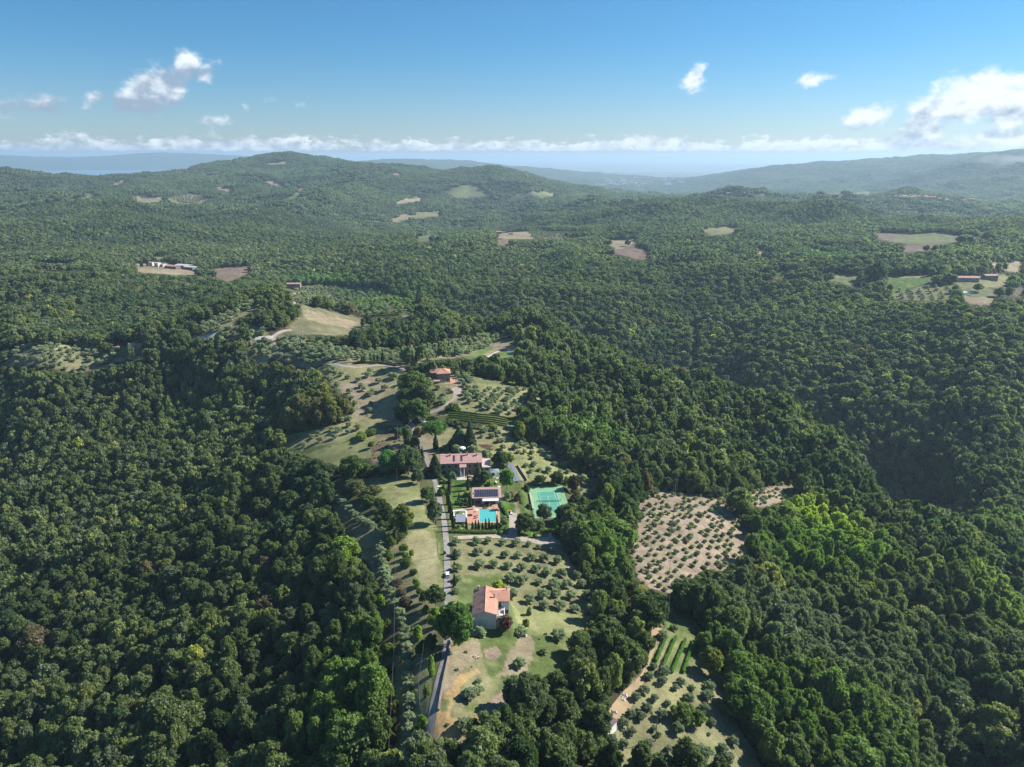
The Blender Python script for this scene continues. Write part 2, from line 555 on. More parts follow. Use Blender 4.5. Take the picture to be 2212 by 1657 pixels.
def pad(cx, cy, hx, hy, rz, z, soft=3.0):
    """level the ground under a building or court"""
    global Z
    m = np.hypot(GX - cx, GY - cy) < math.hypot(hx, hy) + soft * 2
    c, s = math.cos(rz), math.sin(rz)
    lx = (GX[m] - cx) * c + (GY[m] - cy) * s
    ly = -(GX[m] - cx) * s + (GY[m] - cy) * c
    d = np.hypot(np.maximum(np.abs(lx) - hx, 0), np.maximum(np.abs(ly) - hy, 0))
    w = 1 - sstep(0.0, soft, d)
    Z[m] = Z[m] * (1 - w) + z * w


def inpoly(px, py, poly):
    px = np.asarray(px); py = np.asarray(py)
    bx0 = min(p[0] for p in poly); bx1 = max(p[0] for p in poly); by0 = min(p[1] for p in poly); by1 = max(p[1] for p in poly)
    out = np.zeros(px.shape, bool)
    cand = (px >= bx0) & (px <= bx1) & (py >= by0) & (py <= by1)
    x = px[cand]; y = py[cand]
    ins = np.zeros(x.shape, bool)
    n = len(poly)
    for i in range(n):
        x1, y1 = poly[i]; x2, y2 = poly[(i + 1) % n]
        if y1 == y2:
            continue
        c = ((y1 > y) != (y2 > y)) & (x < (x2 - x1) * (y - y1) / (y2 - y1) + x1)
        ins ^= c
    out[cand] = ins
    return out


def wpoly(n, P, sub=3):
    """polygon measured in crop n -> polygon on the ground"""
    out = []
    m = len(P)
    for i in range(m):
        a = P[i]; b = P[(i + 1) % m]
        for k in range(sub):
            f = k / sub
            out.append(ray_hit(*D(n, a[0] + (b[0] - a[0]) * f, a[1] + (b[1] - a[1]) * f)))
    return out
# ------------------------------------------------------------------ land cover
GREEN = (0.10, 0.135, 0.042); DRY = (0.25, 0.235, 0.115); MOWN = (0.20, 0.212, 0.09); STRAW = (0.29, 0.27, 0.145)
SOIL = (0.275, 0.215, 0.16); ORANGE = (0.42, 0.28, 0.13); PLOW = (0.15, 0.108, 0.08); PLOWR = (0.165, 0.122, 0.095); LAWN = (0.05, 0.125, 0.018)
OLIVEG = (0.185, 0.178, 0.09); TAN = (0.27, 0.225, 0.145); PAST = (0.145, 0.165, 0.075); DARKP = (0.085, 0.065, 0.055); SCRUB = (0.10, 0.105, 0.05)
PASTB = (0.105, 0.175, 0.045)
FIELDS = [
    (3, SOIL, [(860, 238), (1000, 186), (1150, 166), (1218, 205), (1100, 262), (960, 305), (870, 340)]),  # crop, colour, polygon
    (0, OLIVEG, [(978, 1165), (1210, 1170), (1250, 1230), (1300, 1300), (1275, 1360), (1240, 1440), (1165, 1500), (1090, 1545), (1050, 1600), (1035, 1657), (900, 1657), (935, 1560), (962, 1450), (975, 1330)]),
    (2, GREEN, [(700, 200), (1000, 160), (1060, 300), (1120, 420), (1740, 480), (1640, 620), (1560, 880), (1350, 1120), (1150, 1180), (1000, 1080), (880, 800), (820, 640), (700, 420)]),
    (2, MOWN, [(1120, 420), (1740, 490), (1650, 620), (1300, 640), (1160, 560)]),
    (2, TAN, [(690, 690), (850, 660), (870, 800), (760, 900), (620, 1100), (560, 1130), (600, 900)]),
    (2, TAN, [(1130, 640), (1260, 600), (1290, 760), (1180, 920), (1000, 960), (1060, 800)]),
    (2, SOIL, [(880, 740), (980, 720), (1020, 780), (980, 820), (900, 810)]),
    (2, ORANGE, [(700, 960), (860, 900), (880, 930), (720, 1010), (640, 1200), (560, 1330), (500, 1420), (530, 1200), (620, 1060)]),
    (2, SOIL, [(1130, 1010), (1260, 1060), (1180, 1110), (1060, 1200), (880, 1250), (900, 1160), (1000, 1090)]),
    (2, ORANGE, [(520, 1240), (600, 1260), (820, 1280), (1000, 1230), (900, 1340), (760, 1360), (700, 1430), (560, 1460), (500, 1400)]),
    (2, GREEN, [(550, 1130), (640, 1130), (600, 1220), (540, 1230)]), (2, GREEN, [(740, 1150), (830, 1130), (850, 1200), (720, 1220)]),
    (16, MOWN, [(380, 440), (870, 380), (900, 600), (1000, 800), (1075, 850), (1130, 1050), (1150, 1300), (1110, 1420), (960, 1480), (900, 1420), (840, 1300), (800, 1180), (740, 900), (700, 740), (500, 640), (400, 530)]),
    (16, GREEN, [(1060, 900), (1095, 880), (1135, 1050), (1140, 1250), (1070, 1150)]),
    (16, STRAW, [(820, 900), (1000, 900), (1060, 1150), (1080, 1350), (1000, 1430), (900, 1350), (830, 1200), (790, 1000)]),
    (16, STRAW, [(380, 480), (480, 590), (700, 680), (860, 600), (880, 640), (780, 720), (600, 700), (440, 600)]),
    (16, OLIVEG, [(120, 640), (300, 700), (470, 870), (560, 900), (640, 980), (780, 960), (800, 1200), (840, 1330), (960, 1560), (960, 1657), (480, 1657), (480, 1400), (400, 1200), (280, 980), (160, 840)]),
    (16, STRAW, [(150, 780), (280, 980), (380, 1120), (400, 1200), (330, 1140), (210, 950)]),
    (17, OLIVEG, [(470, 0), (760, 0), (960, 0), (1090, 120), (1060, 560), (1040, 740), (1000, 960), (940, 1300), (880, 1500), (760, 1657), (560, 1657), (540, 1300), (520, 1000), (500, 600)]),
    (4, DRY, [(540, 540), (700, 520), (900, 530), (1050, 560), (1080, 620), (1040, 760), (1010, 900), (1080, 960), (1090, 1080), (980, 1110), (850, 1180), (800, 1160), (640, 1210), (480, 1170), (350, 1110), (180, 1060), (100, 1030), (300, 1000), (500, 960), (640, 920), (720, 830), (700, 760), (560, 650), (450, 590)]),
    (4, TAN, [(700, 640), (840, 600), (980, 640), (920, 720), (860, 860), (760, 900), (730, 830), (720, 740)]),
    (4, SOIL, [(560, 650), (700, 660), (760, 760), (720, 800), (640, 720)]),
    (4, MOWN, [(360, 1100), (600, 1040), (820, 940), (1040, 940), (1000, 1000), (830, 1050), (820, 1160), (640, 1200), (480, 1160)]),
    (4, GREEN, [(330, 1110), (560, 1060), (720, 1010), (720, 1030), (560, 1080), (400, 1120)]),
    (4, TAN, [(860, 1010), (1040, 960), (1080, 1000), (1060, 1060), (900, 1080), (850, 1060)]),
    (4, (0.19, 0.18, 0.10), [(0, 300), (200, 320), (420, 350), (560, 390), (760, 430), (1000, 435), (1250, 400), (1480, 340), (1700, 310), (1800, 380), (1650, 450), (1480, 480), (1300, 490), (1080, 530), (700, 510), (560, 520), (440, 560), (300, 520), (0, 470)]),
    (4, TAN, [(0, 440), (180, 450), (420, 520), (440, 560), (300, 520), (0, 480)]),
    (4, (0.155, 0.15, 0.085), [(330, 130), (420, 130), (560, 165), (800, 210), (900, 250), (720, 290), (700, 330), (420, 330), (330, 320), (200, 330), (260, 280), (330, 240), (380, 190)]),
    (4, TAN, [(430, 170), (620, 200), (760, 240), (700, 280), (500, 250), (400, 220)]),
    (4, (0.12, 0.13, 0.06), [(340, 20), (500, -20), (900, 20), (1060, 90), (1220, 140), (1100, 195), (900, 200), (560, 150), (400, 120), (330, 100)]),
    (4, OLIVEG, [(1090, 600), (1200, 600), (1260, 660), (1400, 600), (1540, 590), (1720, 640), (1850, 670), (2050, 700), (2000, 760), (1850, 800), (1830, 950), (1770, 960), (1550, 920), (1360, 880), (1240, 880), (1240, 700)]),
    (4, PAST, [(1530, 615), (1720, 630), (1740, 660), (1540, 668)]), (4, PASTB, [(1750, 615), (1890, 645), (1880, 665), (1760, 645)]),
    (4, MOWN, [(1530, 655), (1760, 660), (1700, 690), (1540, 690)]), (4, MOWN, [(1360, 820), (1560, 830), (1760, 870), (1770, 890), (1360, 838)]),
    (4, TAN, [(1400, 590), (1440, 600), (1450, 720), (1380, 700), (1350, 665), (1390, 660)]),
    (4, DRY, [(1850, 680), (2050, 700), (2000, 760), (1850, 790)]),
    (1, DRY, [(560, 100), (640, 130), (900, 170), (1250, 170), (1330, 300), (1420, 310), (1560, 310), (1700, 370), (1830, 560), (2130, 640), (2130, 720), (1920, 790), (1900, 700), (1800, 640), (1440, 650), (1420, 560), (1260, 480), (1060, 380), (640, 360), (480, 300)]),
    (1, MOWN, [(1100, 330), (1300, 380), (1700, 380), (1800, 600), (1440, 640), (1400, 540), (1260, 480)]),
    (1, PAST, [(1900, 700), (2040, 650), (2130, 640), (2130, 720), (1920, 790)]),
    (1, PASTB, [(1255, 85), (1315, 85), (1310, 170), (1250, 165)]),
    (1, GREEN, [(600, 620), (640, 380), (1060, 400), (1260, 500), (1340, 660), (1440, 690), (1460, 900), (1490, 1000), (1560, 1080), (1720, 1090), (1600, 1170), (1400, 1160), (1260, 1130), (760, 1130), (720, 900), (620, 720)]),
    (1, STRAW, [(1300, 500), (1370, 500), (1440, 640), (1340, 650)]),
    (1, LAWN, [(735, 640), (900, 640), (905, 780), (930, 860), (760, 880), (745, 760)]), (1, LAWN, [(1150, 880), (1220, 860), (1260, 960), (1250, 1060), (1180, 1120), (1150, 1000)]),
    (1, LAWN, [(1220, 830), (1290, 860), (1330, 950), (1290, 950), (1210, 860)]), (1, LAWN, [(1370, 740), (1400, 780), (1430, 930), (1380, 920), (1360, 800)]),
    (1, TAN, [(1250, 810), (1310, 830), (1370, 900), (1390, 940), (1330, 930), (1290, 850)]),
    (1, LAWN, [(1415, 1100), (1470, 1090), (1500, 1150), (1420, 1150)]), (1, MOWN, [(1500, 1110), (1640, 1120), (1600, 1160), (1500, 1155)]),
    (1, TAN, [(440, 150), (640, 170), (640, 360), (600, 620), (470, 380), (430, 300)]),
    (4, (0.16, 0.125, 0.075), [(830, 1050), (860, 1005), (1040, 970), (1090, 1090), (1050, 1140), (850, 1200), (820, 1240)]),
    (3, SOIL, [(380, 240), (500, 210), (600, 230), (840, 245), (1000, 200), (1150, 180), (1200, 205), (1080, 250), (960, 270), (850, 310), (850, 370), (930, 430), (960, 480), (880, 560), (800, 620), (700, 620), (560, 690), (560, 780), (470, 740), (330, 690), (300, 600), (290, 480), (330, 330)]),
    (3, (0.19, 0.185, 0.095), [(440, 860), (600, 850), (680, 940), (680, 1050), (700, 1130), (790, 1170), (820, 1230), (820, 1330), (900, 1500), (960, 1580), (1030, 1700), (100, 1700), (150, 1540), (230, 1400), (300, 1240), (360, 1140), (400, 1050), (410, 920)]),
    (3, GREEN, [(445, 860), (600, 850), (680, 940), (660, 1060), (570, 1170), (490, 1100), (500, 1010), (450, 960)]), (3, GREEN, [(380, 1130), (410, 1030), (450, 1050), (420, 1110)]),
    (3, DRY, [(400, 1200), (560, 1200), (620, 1300), (500, 1340), (380, 1330)]), (3, TAN, [(820, 1280), (700, 1330), (740, 1400), (820, 1360)]),
    (19, PASTB, [(1120, 385), (1250, 310), (1350, 290), (1420, 300), (1300, 350), (1180, 400)]), (19, PASTB, [(1400, 370), (1480, 308), (1600, 322), (1640, 345), (1560, 385)]),
    (19, TAN, [(1300, 350), (1420, 300), (1400, 270), (1480, 230), (1640, 260), (1680, 320), (1750, 380), (1640, 345), (1600, 322), (1480, 308), (1400, 350), (1350, 370)]),
    (19, OLIVEG, [(1650, 90), (1760, 60), (1900, 80), (1960, 190), (1900, 225), (1700, 180)]),
    (5, OLIVEG, [(0, 1260), (150, 1220), (250, 1220), (480, 1215), (560, 1230), (700, 1240), (900, 1260), (1150, 1240), (1200, 1250), (1080, 1290), (880, 1300), (700, 1310), (500, 1390), (300, 1350), (0, 1330)]),
    (5, STRAW, [(200, 1250), (280, 1215), (480, 1212), (475, 1245), (300, 1255)]), (5, STRAW, [(60, 1255), (200, 1240), (200, 1260), (80, 1270)]),
    (5, GREEN, [(840, 1275), (1160, 1245), (1190, 1255), (1040, 1295), (860, 1295)]),
    (5, PAST, [(1150, 1175), (1235, 1180), (1200, 1222), (1148, 1212)]), (5, OLIVEG, [(1150, 1105), (1300, 1040), (1560, 925), (1590, 965), (1440, 1050), (1400, 1085), (1580, 1115), (1650, 1165), (1300, 1165), (1200, 1185)]),
    (5, TAN, [(1320, 1100), (1440, 1085), (1570, 1110), (1560, 1130), (1400, 1125)]),
    (5, PAST, [(150, 727), (250, 715), (452, 722), (430, 760), (250, 760)]), (5, TAN, [(200, 800), (330, 780), (560, 775), (640, 790), (480, 808), (220, 815)]),
    (5, PLOWR, [(1190, 772), (1350, 745), (1520, 733), (1500, 770), (1400, 818), (1360, 830), (1280, 800)]), (5, TAN, [(800, 722), (1000, 715), (1200, 758), (1210, 792), (1000, 788), (800, 768)]), (5, SCRUB, [(1680, 850), (1850, 848), (1860, 900), (1770, 960), (1690, 905)]), (21, SCRUB, [(330, 330), (950, 300), (970, 560), (320, 580)]),
    (5, PAST, [(900, 680), (1005, 678), (985, 720), (940, 725)]), (5, TAN, [(0, 618), (110, 618), (100, 626), (0, 628)]),
    (5, TAN, [(770, 345), (840, 320), (1000, 325), (980, 350), (860, 356)]), (5, OLIVEG, [(1000, 318), (1080, 303), (1240, 308), (1240, 355), (1100, 367), (1000, 350)]), (5, PAST, [(1720, 330), (1780, 295), (1820, 300), (1800, 325), (1740, 340)]), (5, TAN, [(1760, 280), (1800, 265), (1830, 275), (1800, 290)]),
    (5, TAN, [(1280, 278), (1330, 262), (1420, 275), (1380, 292)]), (5, TAN, [(1540, 212), (1650, 230), (1740, 262), (1700, 268), (1600, 235)]), (5, TAN, [(640, 245), (760, 222), (750, 240), (660, 255)]),
    (5, TAN, [(960, 165), (1150, 148), (1160, 156), (1000, 178)]), (5, TAN, [(1580, 120), (1720, 112), (1740, 122), (1620, 130)]), (5, SCRUB, [(240, 340), (500, 300), (600, 300), (560, 318), (300, 350)]), (5, TAN, [(1230, 195), (1300, 185), (1290, 200), (1240, 205)]),
    (6, PAST, [(690, 288), (800, 252), (860, 243), (900, 255), (990, 310), (870, 328), (760, 325)]), (6, PAST, [(1075, 347), (1150, 300), (1360, 281), (1372, 320), (1200, 330), (1120, 345)]), (6, TAN, [(395, 350), (540, 318), (585, 340), (520, 352), (410, 368)]),
    (6, TAN, [(280, 470), (390, 455), (430, 425), (520, 415), (480, 465), (300, 476)]), (6, OLIVEG, [(520, 415), (700, 405), (660, 440), (500, 455)]), (6, TAN, [(370, 180), (440, 182), (440, 192), (380, 190)]),
    (6, PAST, [(510, 557), (690, 550), (685, 580), (540, 588)]), (6, TAN, [(485, 522), (580, 510), (640, 512), (570, 532)]),
    (6, PLOWR, [(700, 628), (905, 625), (860, 648), (740, 652)]), (6, PLOWR, [(965, 608), (1040, 572), (1150, 582), (1060, 615)]), (6, TAN, [(900, 560), (1010, 540), (1200, 528), (1260, 560), (1220, 578), (1000, 570)]), (6, OLIVEG, [(1200, 528), (1600, 538), (1500, 562), (1240, 575)]),
    (6, PAST, [(1225, 500), (1300, 496), (1372, 516), (1300, 518)]), (6, TAN, [(1590, 590), (1700, 580), (1855, 573), (1865, 605), (1740, 640), (1680, 600)]), (6, PLOWR, [(1570, 652), (1760, 630), (1840, 608), (1935, 650), (1940, 700), (1840, 695), (1750, 668)]), (6, PLOWR, [(1215, 612), (1370, 608), (1300, 624)]),
    (7, PLOWR, [(1280, 565), (1340, 533), (1560, 545), (1500, 590), (1380, 585)]), (7, PAST, [(1440, 560), (1560, 545), (1700, 533), (1950, 570), (1780, 600), (1520, 605), (1420, 590)]), (7, PLOWR, [(1430, 640), (1500, 608), (1760, 602), (1640, 645), (1520, 655)]), (7, PLOWR, [(1860, 535), (1950, 528), (2060, 552), (1960, 565)]),
    (7, PLOWR, [(860, 612), (950, 608), (1150, 645), (1050, 645)]), (7, TAN, [(1960, 717), (2212, 710), (2212, 775), (2000, 748)]), (7, PASTB, [(1370, 800), (1500, 795), (1640, 800), (1740, 800), (1640, 850), (1430, 890), (1370, 845)]), (7, TAN, [(1440, 795), (1640, 783), (1660, 800), (1500, 806)]),
    (7, PAST, [(880, 797), (1080, 778), (1240, 795), (1200, 865), (1120, 833)]), (7, OLIVEG, [(1260, 910), (1500, 880), (1740, 840), (1820, 850), (1770, 930), (1560, 940), (1330, 930)]), (7, TAN, [(1790, 922), (1900, 910), (2040, 930), (2030, 985), (1900, 965)]),
    (7, DARKP, [(1990, 868), (2212, 855), (2260, 900), (2150, 928), (2080, 908)]), (7, PAST, [(1800, 895), (1830, 870), (2000, 862), (2070, 918), (1900, 922)]), (7, OLIVEG, [(1740, 800), (2110, 785), (2130, 858), (1850, 870)]),
    (7, PASTB, [(680, 765), (810, 763), (806, 778), (684, 778)]), (7, SCRUB, [(620, 792), (860, 780), (860, 802), (640, 812)]), (7, OLIVEG, [(260, 515), (440, 500), (545, 515), (460, 542), (300, 552)]),
    (7, PAST, [(500, 322), (640, 300), (700, 298), (690, 306), (600, 318)]), (7, PAST, [(1000, 302), (1300, 290), (1290, 322), (1050, 322)]), (7, TAN, [(360, 306), (440, 304), (440, 318), (370, 316)]), (7, TAN, [(510, 652), (620, 640), (740, 672), (700, 690), (600, 660)]),
    (14, TAN, [(1185, 960), (1230, 960), (1270, 1020), (1200, 1030)]),
    (6, TAN, [(440, 1040), (520, 1035), (520, 1055), (450, 1055)]), (3, PAST, [(40, 190), (160, 160), (180, 200), (80, 250)]),
    (4, TAN, [(1050, 190), (1120, 190), (1120, 215), (1060, 215)]), (3, TAN, [(-20, 1090), (0, 1080), (20, 1100), (0, 1120)]),
]
# fields lie on even ground: keep the fine relief out of them
Z_FULL = Z
Z = np.where(lake_m > 0.01, Z_FULL, Z_BASE)
fm = np.zeros(GX.shape)
for (n, c, Pp) in FIELDS:
    Pw = wpoly(n, Pp)
    if np.hypot(*Pw[0]) > 560:
        fm[inpoly(GX, GY, Pw)] = 1


def smear(a, n, axis):
    p = np.pad(a, [(n, n) if i == axis else (0, 0) for i in range(2)], mode='edge')
    c = np.cumsum(p, axis=axis)
    w = 2 * n
    return (np.take(c, range(w, c.shape[axis]), axis) - np.take(c, range(0, c.shape[axis] - w), axis)) / w


for _ in range(2):
    fm = smear(smear(fm, 9, 0), 10, 1)
fm = np.clip(fm * 2.2, 0, 1)
Z = Z_FULL - Z_REL * fm * (lake_m < 0.01) * (GR < 11000)
# ------------------------------------------------------------------ building sites (levelled ground)
HOUSE = G(10, 372, 1412); HOUSE_YAW = R(0.5)
VILLA = G(8, 282, 602); VILLA_YAW = R(5)
POOLH = G(8, 880, 1140); POOLH_YAW = R(3)
COURT = G(11, 790, 590); COURT_YAW = R(3.5)
HIPH = G(15, 600, 600); HIPH_YAW = R(8)
POOLC = G(8, 1120, 1470)
FIELDC = G(19, 1470, 345)


def loc2w(o, yaw, x, y):
    c, s = math.cos(yaw), math.sin(yaw)
    return o[0] + x * c - y * s, o[1] + x * s + y * c


def pad_l(o, yaw, x0, y0, x1, y1, z, soft=3.0):
    cx, cy = loc2w(o, yaw, (x0 + x1) / 2, (y0 + y1) / 2)
    pad(cx, cy, (x1 - x0) / 2, (y1 - y0) / 2, yaw, z, soft)


pad_l(HOUSE, HOUSE_YAW, -1, -1, 13, 16, HOUSE.z, 4)
pad_l(VILLA, VILLA_YAW, -1, -8, 29, 15, VILLA.z, 4)
pad_l(POOLH, POOLH_YAW, -3, -21, 15, 10, POOLH.z, 3)
pad(COURT.x, COURT.y, 9.8, 19, COURT_YAW, COURT.z, 4)
pad_l(HIPH, HIPH_YAW, -3, -6, 17, 14, HIPH.z, 4)

OPEN = []
for (n, c, Pp) in FIELDS:
    OPEN.append((c, wpoly(n, Pp)))


def in_open(x, y):
    m = np.zeros(np.shape(x), bool)
    for c, p in OPEN:
        m |= inpoly(x, y, p)
    return m


ws_ = 9 + GR * 0.012
fx = GX + fbm(GX / ws_, GY / ws_, 3, 61) * (1.2 + GR * 0.006)
fy = GY + fbm(GX / ws_, GY / ws_, 3, 67) * (1.2 + GR * 0.010)
cover = np.zeros(GX.shape + (3,), np.float32)
cover[:] = (0.055, 0.052, 0.028)
farm = sstep(5000, 8000, GR)[..., None]
nn = (0.5 + 0.5 * fbm(GX / 420, GY / 420, 4, 71))[..., None]
cover = cover * (1 - farm) + farm * (np.array((0.030, 0.050, 0.022)) * (1 - nn) + np.array((0.062, 0.085, 0.036)) * nn)
plain = (sstep(9500, 13000, GR) * (Z < CAMZ - 330))[..., None]
pn = vnoise(GX / 500, GY / 500, 75)[..., None]; pk = (vnoise(GX / 260, GY / 260, 79) > 0.62)[..., None]
cover = cover * (1 - plain) + plain * np.where(pk, 0.04, 1) * (np.array((0.09, 0.11, 0.06)) * (1 - pn) + np.array((0.20, 0.17, 0.11)) * pn) + plain * np.where(pk, 1, 0) * np.array((0.03, 0.045, 0.02))
cleared = np.zeros(GX.shape, bool)
HAND = [wpoly(0, [(905, 1010), (1010, 1010), (1240, 1010), (1245, 1100), (1215, 1180), (1020, 1190), (975, 1420), (905, 1640), (850, 1657), (800, 1250), (700, 1080), (730, 1030), (900, 1040)]), wpoly(1, [(430, 0), (700, 0), (700, 330), (430, 330)])]
for hp in HAND:
    cover[inpoly(fx, fy, hp)] = (0.095, 0.10, 0.045)
for c, p in OPEN:
    m = inpoly(fx, fy, p)
    cover[m] = c
    cleared |= m
patch = (fbm(GX / 14, GY / 14, 4, 81))
patch = np.where(GR < 900, patch, fbm(GX / 60, GY / 60, 4, 85))
gm = cleared
cover[gm] *= (1 + 0.28 * patch[gm])[:, None]
dry = sstep(0.05, 0.5, fbm(GX / 6, GY / 6, 3, 83)) * gm
cover = cover * (1 - 0.35 * dry[..., None]) + 0.35 * dry[..., None] * np.array(STRAW)


def drape(n, Pp, width, lift=0.10, step=1.5, world_pts=None, widths=None):
    """a ribbon laid on the ground along a measured line"""
    P3 = [Vector((*ray_hit(*D(n, a, b)), 0)) for a, b in Pp] if world_pts is None else [Vector((p[0], p[1], 0)) for p in world_pts]
    if widths is None:
        widths = [width] * len(P3)
    line = []; wd = []
    for i in range(len(P3) - 1):
        p0 = P3[max(i - 1, 0)]; p1 = P3[i]; p2 = P3[i + 1]; p3 = P3[min(i + 2, len(P3) - 1)]
        k = max(1, int((p2 - p1).length / step))
        for j in range(k):
            t = j / k
            q = 0.5 * ((2 * p1) + (p2 - p0) * t + (2 * p0 - 5 * p1 + 4 * p2 - p3) * t * t + (3 * p1 - p0 - 3 * p2 + p3) * t ** 3)
            line.append(q); wd.append(widths[i] + (widths[i + 1] - widths[i]) * t)
    line.append(P3[-1]); wd.append(widths[-1])
    cs = 4
    co = []
    for i, q in enumerate(line):
        d = (line[min(i + 1, len(line) - 1)] - line[max(i - 1, 0)]).normalized()
        nrm = Vector((d.y, -d.x, 0))
        for k in range(cs + 1):
            w = q + nrm * wd[i] * (k / cs - 0.5)
            co.append((w.x, w.y, 0))
    co = np.array(co)
    co[:, 2] = ground(co[:, 0], co[:, 1]) + lift
    fs = []
    for i in range(len(line) - 1):
        for k in range(cs):
            a = i * (cs + 1) + k
            fs.append((a, a + 1, a + cs + 2, a + cs + 1))
    return co, np.array(fs), line, wd


# ------------------------------------------------------------------ materials
def new_mat(name):
    m = bpy.data.materials.new(name)
    m.use_nodes = True
    t = NT(m.node_tree)
    for n in list(t.n):
        t.n.remove(n)
    return m, t


def finish(t, col, rough=0.8, bump=None, bump_s=0.3, bump_d=0.1, spec=0.3, metal=0.0, normal=None):
    b = t.new('ShaderNodeBsdfPrincipled')
    t.put(b.inputs['Base Color'], col)
    t.put(b.inputs['Roughness'], rough)
    b.inputs['Specular IOR Level'].default_value = spec
    b.inputs['Metallic'].default_value = metal
    if bump is not None:
        bn = t.new('ShaderNodeBump')
        bn.inputs['Strength'].default_value = bump_s
        bn.inputs['Distance'].default_value = bump_d
        t.put(bn.inputs['Height'], bump)
        t.l.new(bn.outputs[0], b.inputs['Normal'])
    o = t.new('ShaderNodeOutputMaterial')
    t.l.new(b.outputs[0], o.inputs[0])
    return b


def mat_plain(name, col, rough=0.7, var=0.18, scale=1.5, spec=0.3, metal=0.0, bump=0.0):
    m, t = new_mat(name)
    tc = t.new('ShaderNodeTexCoord')
    n = t.noise(tc.outputs['Object'], scale, 5, 0.6)
    n2 = t.noise(tc.outputs['Object'], scale * 9, 3, 0.6)
    f = t.math('ADD', t.math('MULTIPLY', n, 0.7), t.math('MULTIPLY', n2, 0.3))
    a = tuple(c * (1 - var) for c in col); b = tuple(min(c * (1 + var), 0.95) for c in col)
    finish(t, t.mix(t.maprange(f, 0.3, 0.7), a, b), rough, n2 if bump else None, bump, 0.03, spec, metal)
    return m


def mat_tiles(name, c1, c2, c3, period=0.28, axis=0):
    """clay roof: weathered blotches plus a different tone for every tile course"""
    m, t = new_mat(name)
    tc = t.new('ShaderNodeTexCoord')
    x, y, z = t.xyz(tc.outputs['Object'])[0:3]
    ix = t.math('FLOOR', t.math('DIVIDE', x, period)); iy = t.math('FLOOR', t.math('DIVIDE', y, period * 1.3))
    wn = t.new('ShaderNodeTexWhiteNoise', noise_dimensions='3D')
    t.put(wn.inputs[0], t.vec(ix, iy, 1.0))
    blot = t.noise(tc.outputs['Object'], 0.45, 6, 0.65)
    base = t.mix(wn.outputs[0], c1, c2)
    col = t.mix(t.maprange(blot, 0.45, 0.72), base, c3)
    finish(t, col, 0.85, wn.outputs[0], 0.4, 0.03, 0.2)
    return m


def mat_stone(name, c1, c2, mortar, scale=2.2):
    m, t = new_mat(name)
    tc = t.new('ShaderNodeTexCoord')
    v = t.new('ShaderNodeTexVoronoi', feature='F1')
    mp = t.new('ShaderNodeMapping'); mp.inputs['Scale'].default_value = (1, 1, 1.8)
    t.l.new(tc.outputs['Object'], mp.inputs[0]); t.l.new(mp.outputs[0], v.inputs['Vector'])
    v.inputs['Scale'].default_value = scale
    d = t.new('ShaderNodeTexVoronoi', feature='DISTANCE_TO_EDGE')
    t.l.new(mp.outputs[0], d.inputs['Vector']); d.inputs['Scale'].default_value = scale
    cx = t.xyz(v.outputs['Color'])[0]
    col = t.mix(cx, c1, c2)
    col = t.mix(t.maprange(d.outputs[0], 0.0, 0.07), mortar, col)
    n = t.noise(tc.outputs['Object'], 0.6, 5, 0.6)
    col = t.mix(t.maprange(n, 0.4, 0.8, 0, 0.5), col, tuple(c * 0.6 for c in c1))
    finish(t, col, 0.9, d.outputs[0], 0.6, 0.06, 0.2)
    return m


def mat_leaf(name, base, var=0.40, trans=0.48, gloss=0.25):
    """foliage: colour of the tree x tone of the leaf spray"""
    m, t = new_mat(name)
    ti = t.new('ShaderNodeAttribute', attribute_type='INSTANCER', attribute_name='tint')
    lv = t.new('ShaderNodeAttribute', attribute_type='GEOMETRY', attribute_name='lv')
    k = t.maprange(lv.outputs['Fac'], 0, 1, 1 - var, 1 + var, False)
    col = t.mix(1.0, base, ti.outputs['Color'], 'MULTIPLY')
    col = t.mix(1.0, col, t.vec(k, k, t.math('MULTIPLY', k, 0.95)), 'MULTIPLY')
    d = t.new('ShaderNodeBsdfPrincipled')
    t.put(d.inputs['Base Color'], col)
    d.inputs['Roughness'].default_value = 0.55
    d.inputs['Specular IOR Level'].default_value = gloss
    tr = t.new('ShaderNodeBsdfTranslucent')
    t.put(tr.inputs[0], t.mix(1.0, col, (1.05, 1.25, 0.6), 'MULTIPLY'))
    mx = t.new('ShaderNodeMixShader')
    mx.inputs[0].default_value = trans
    t.l.new(d.outputs[0], mx.inputs[1]); t.l.new(tr.outputs[0], mx.inputs[2])
    o = t.new('ShaderNodeOutputMaterial')
    t.l.new(mx.outputs[0], o.inputs[0])
    return m


M = {}
M['leaf'] = mat_leaf('leaf', (2.0, 2.1, 2.2))
M['bark'] = mat_plain('bark', (0.11, 0.085, 0.06), 0.9, 0.3, 3)
M['olive_bark'] = mat_plain('olive_bark', (0.16, 0.14, 0.11), 0.9, 0.3, 3)
M['asphalt'] = mat_plain('asphalt', (0.25, 0.235, 0.22), 0.9, 0.28, 0.25, 0.2)
M['gravel'] = mat_plain('gravel', (0.36, 0.31, 0.26), 0.95, 0.16, 0.3, 0.1)
M['dirt'] = mat_plain('dirt', (0.36, 0.27, 0.165), 0.95, 0.15, 0.3, 0.1)
M['pale'] = mat_plain('pale', (0.50, 0.46, 0.40), 0.9, 0.1, 0.5, 0.2)

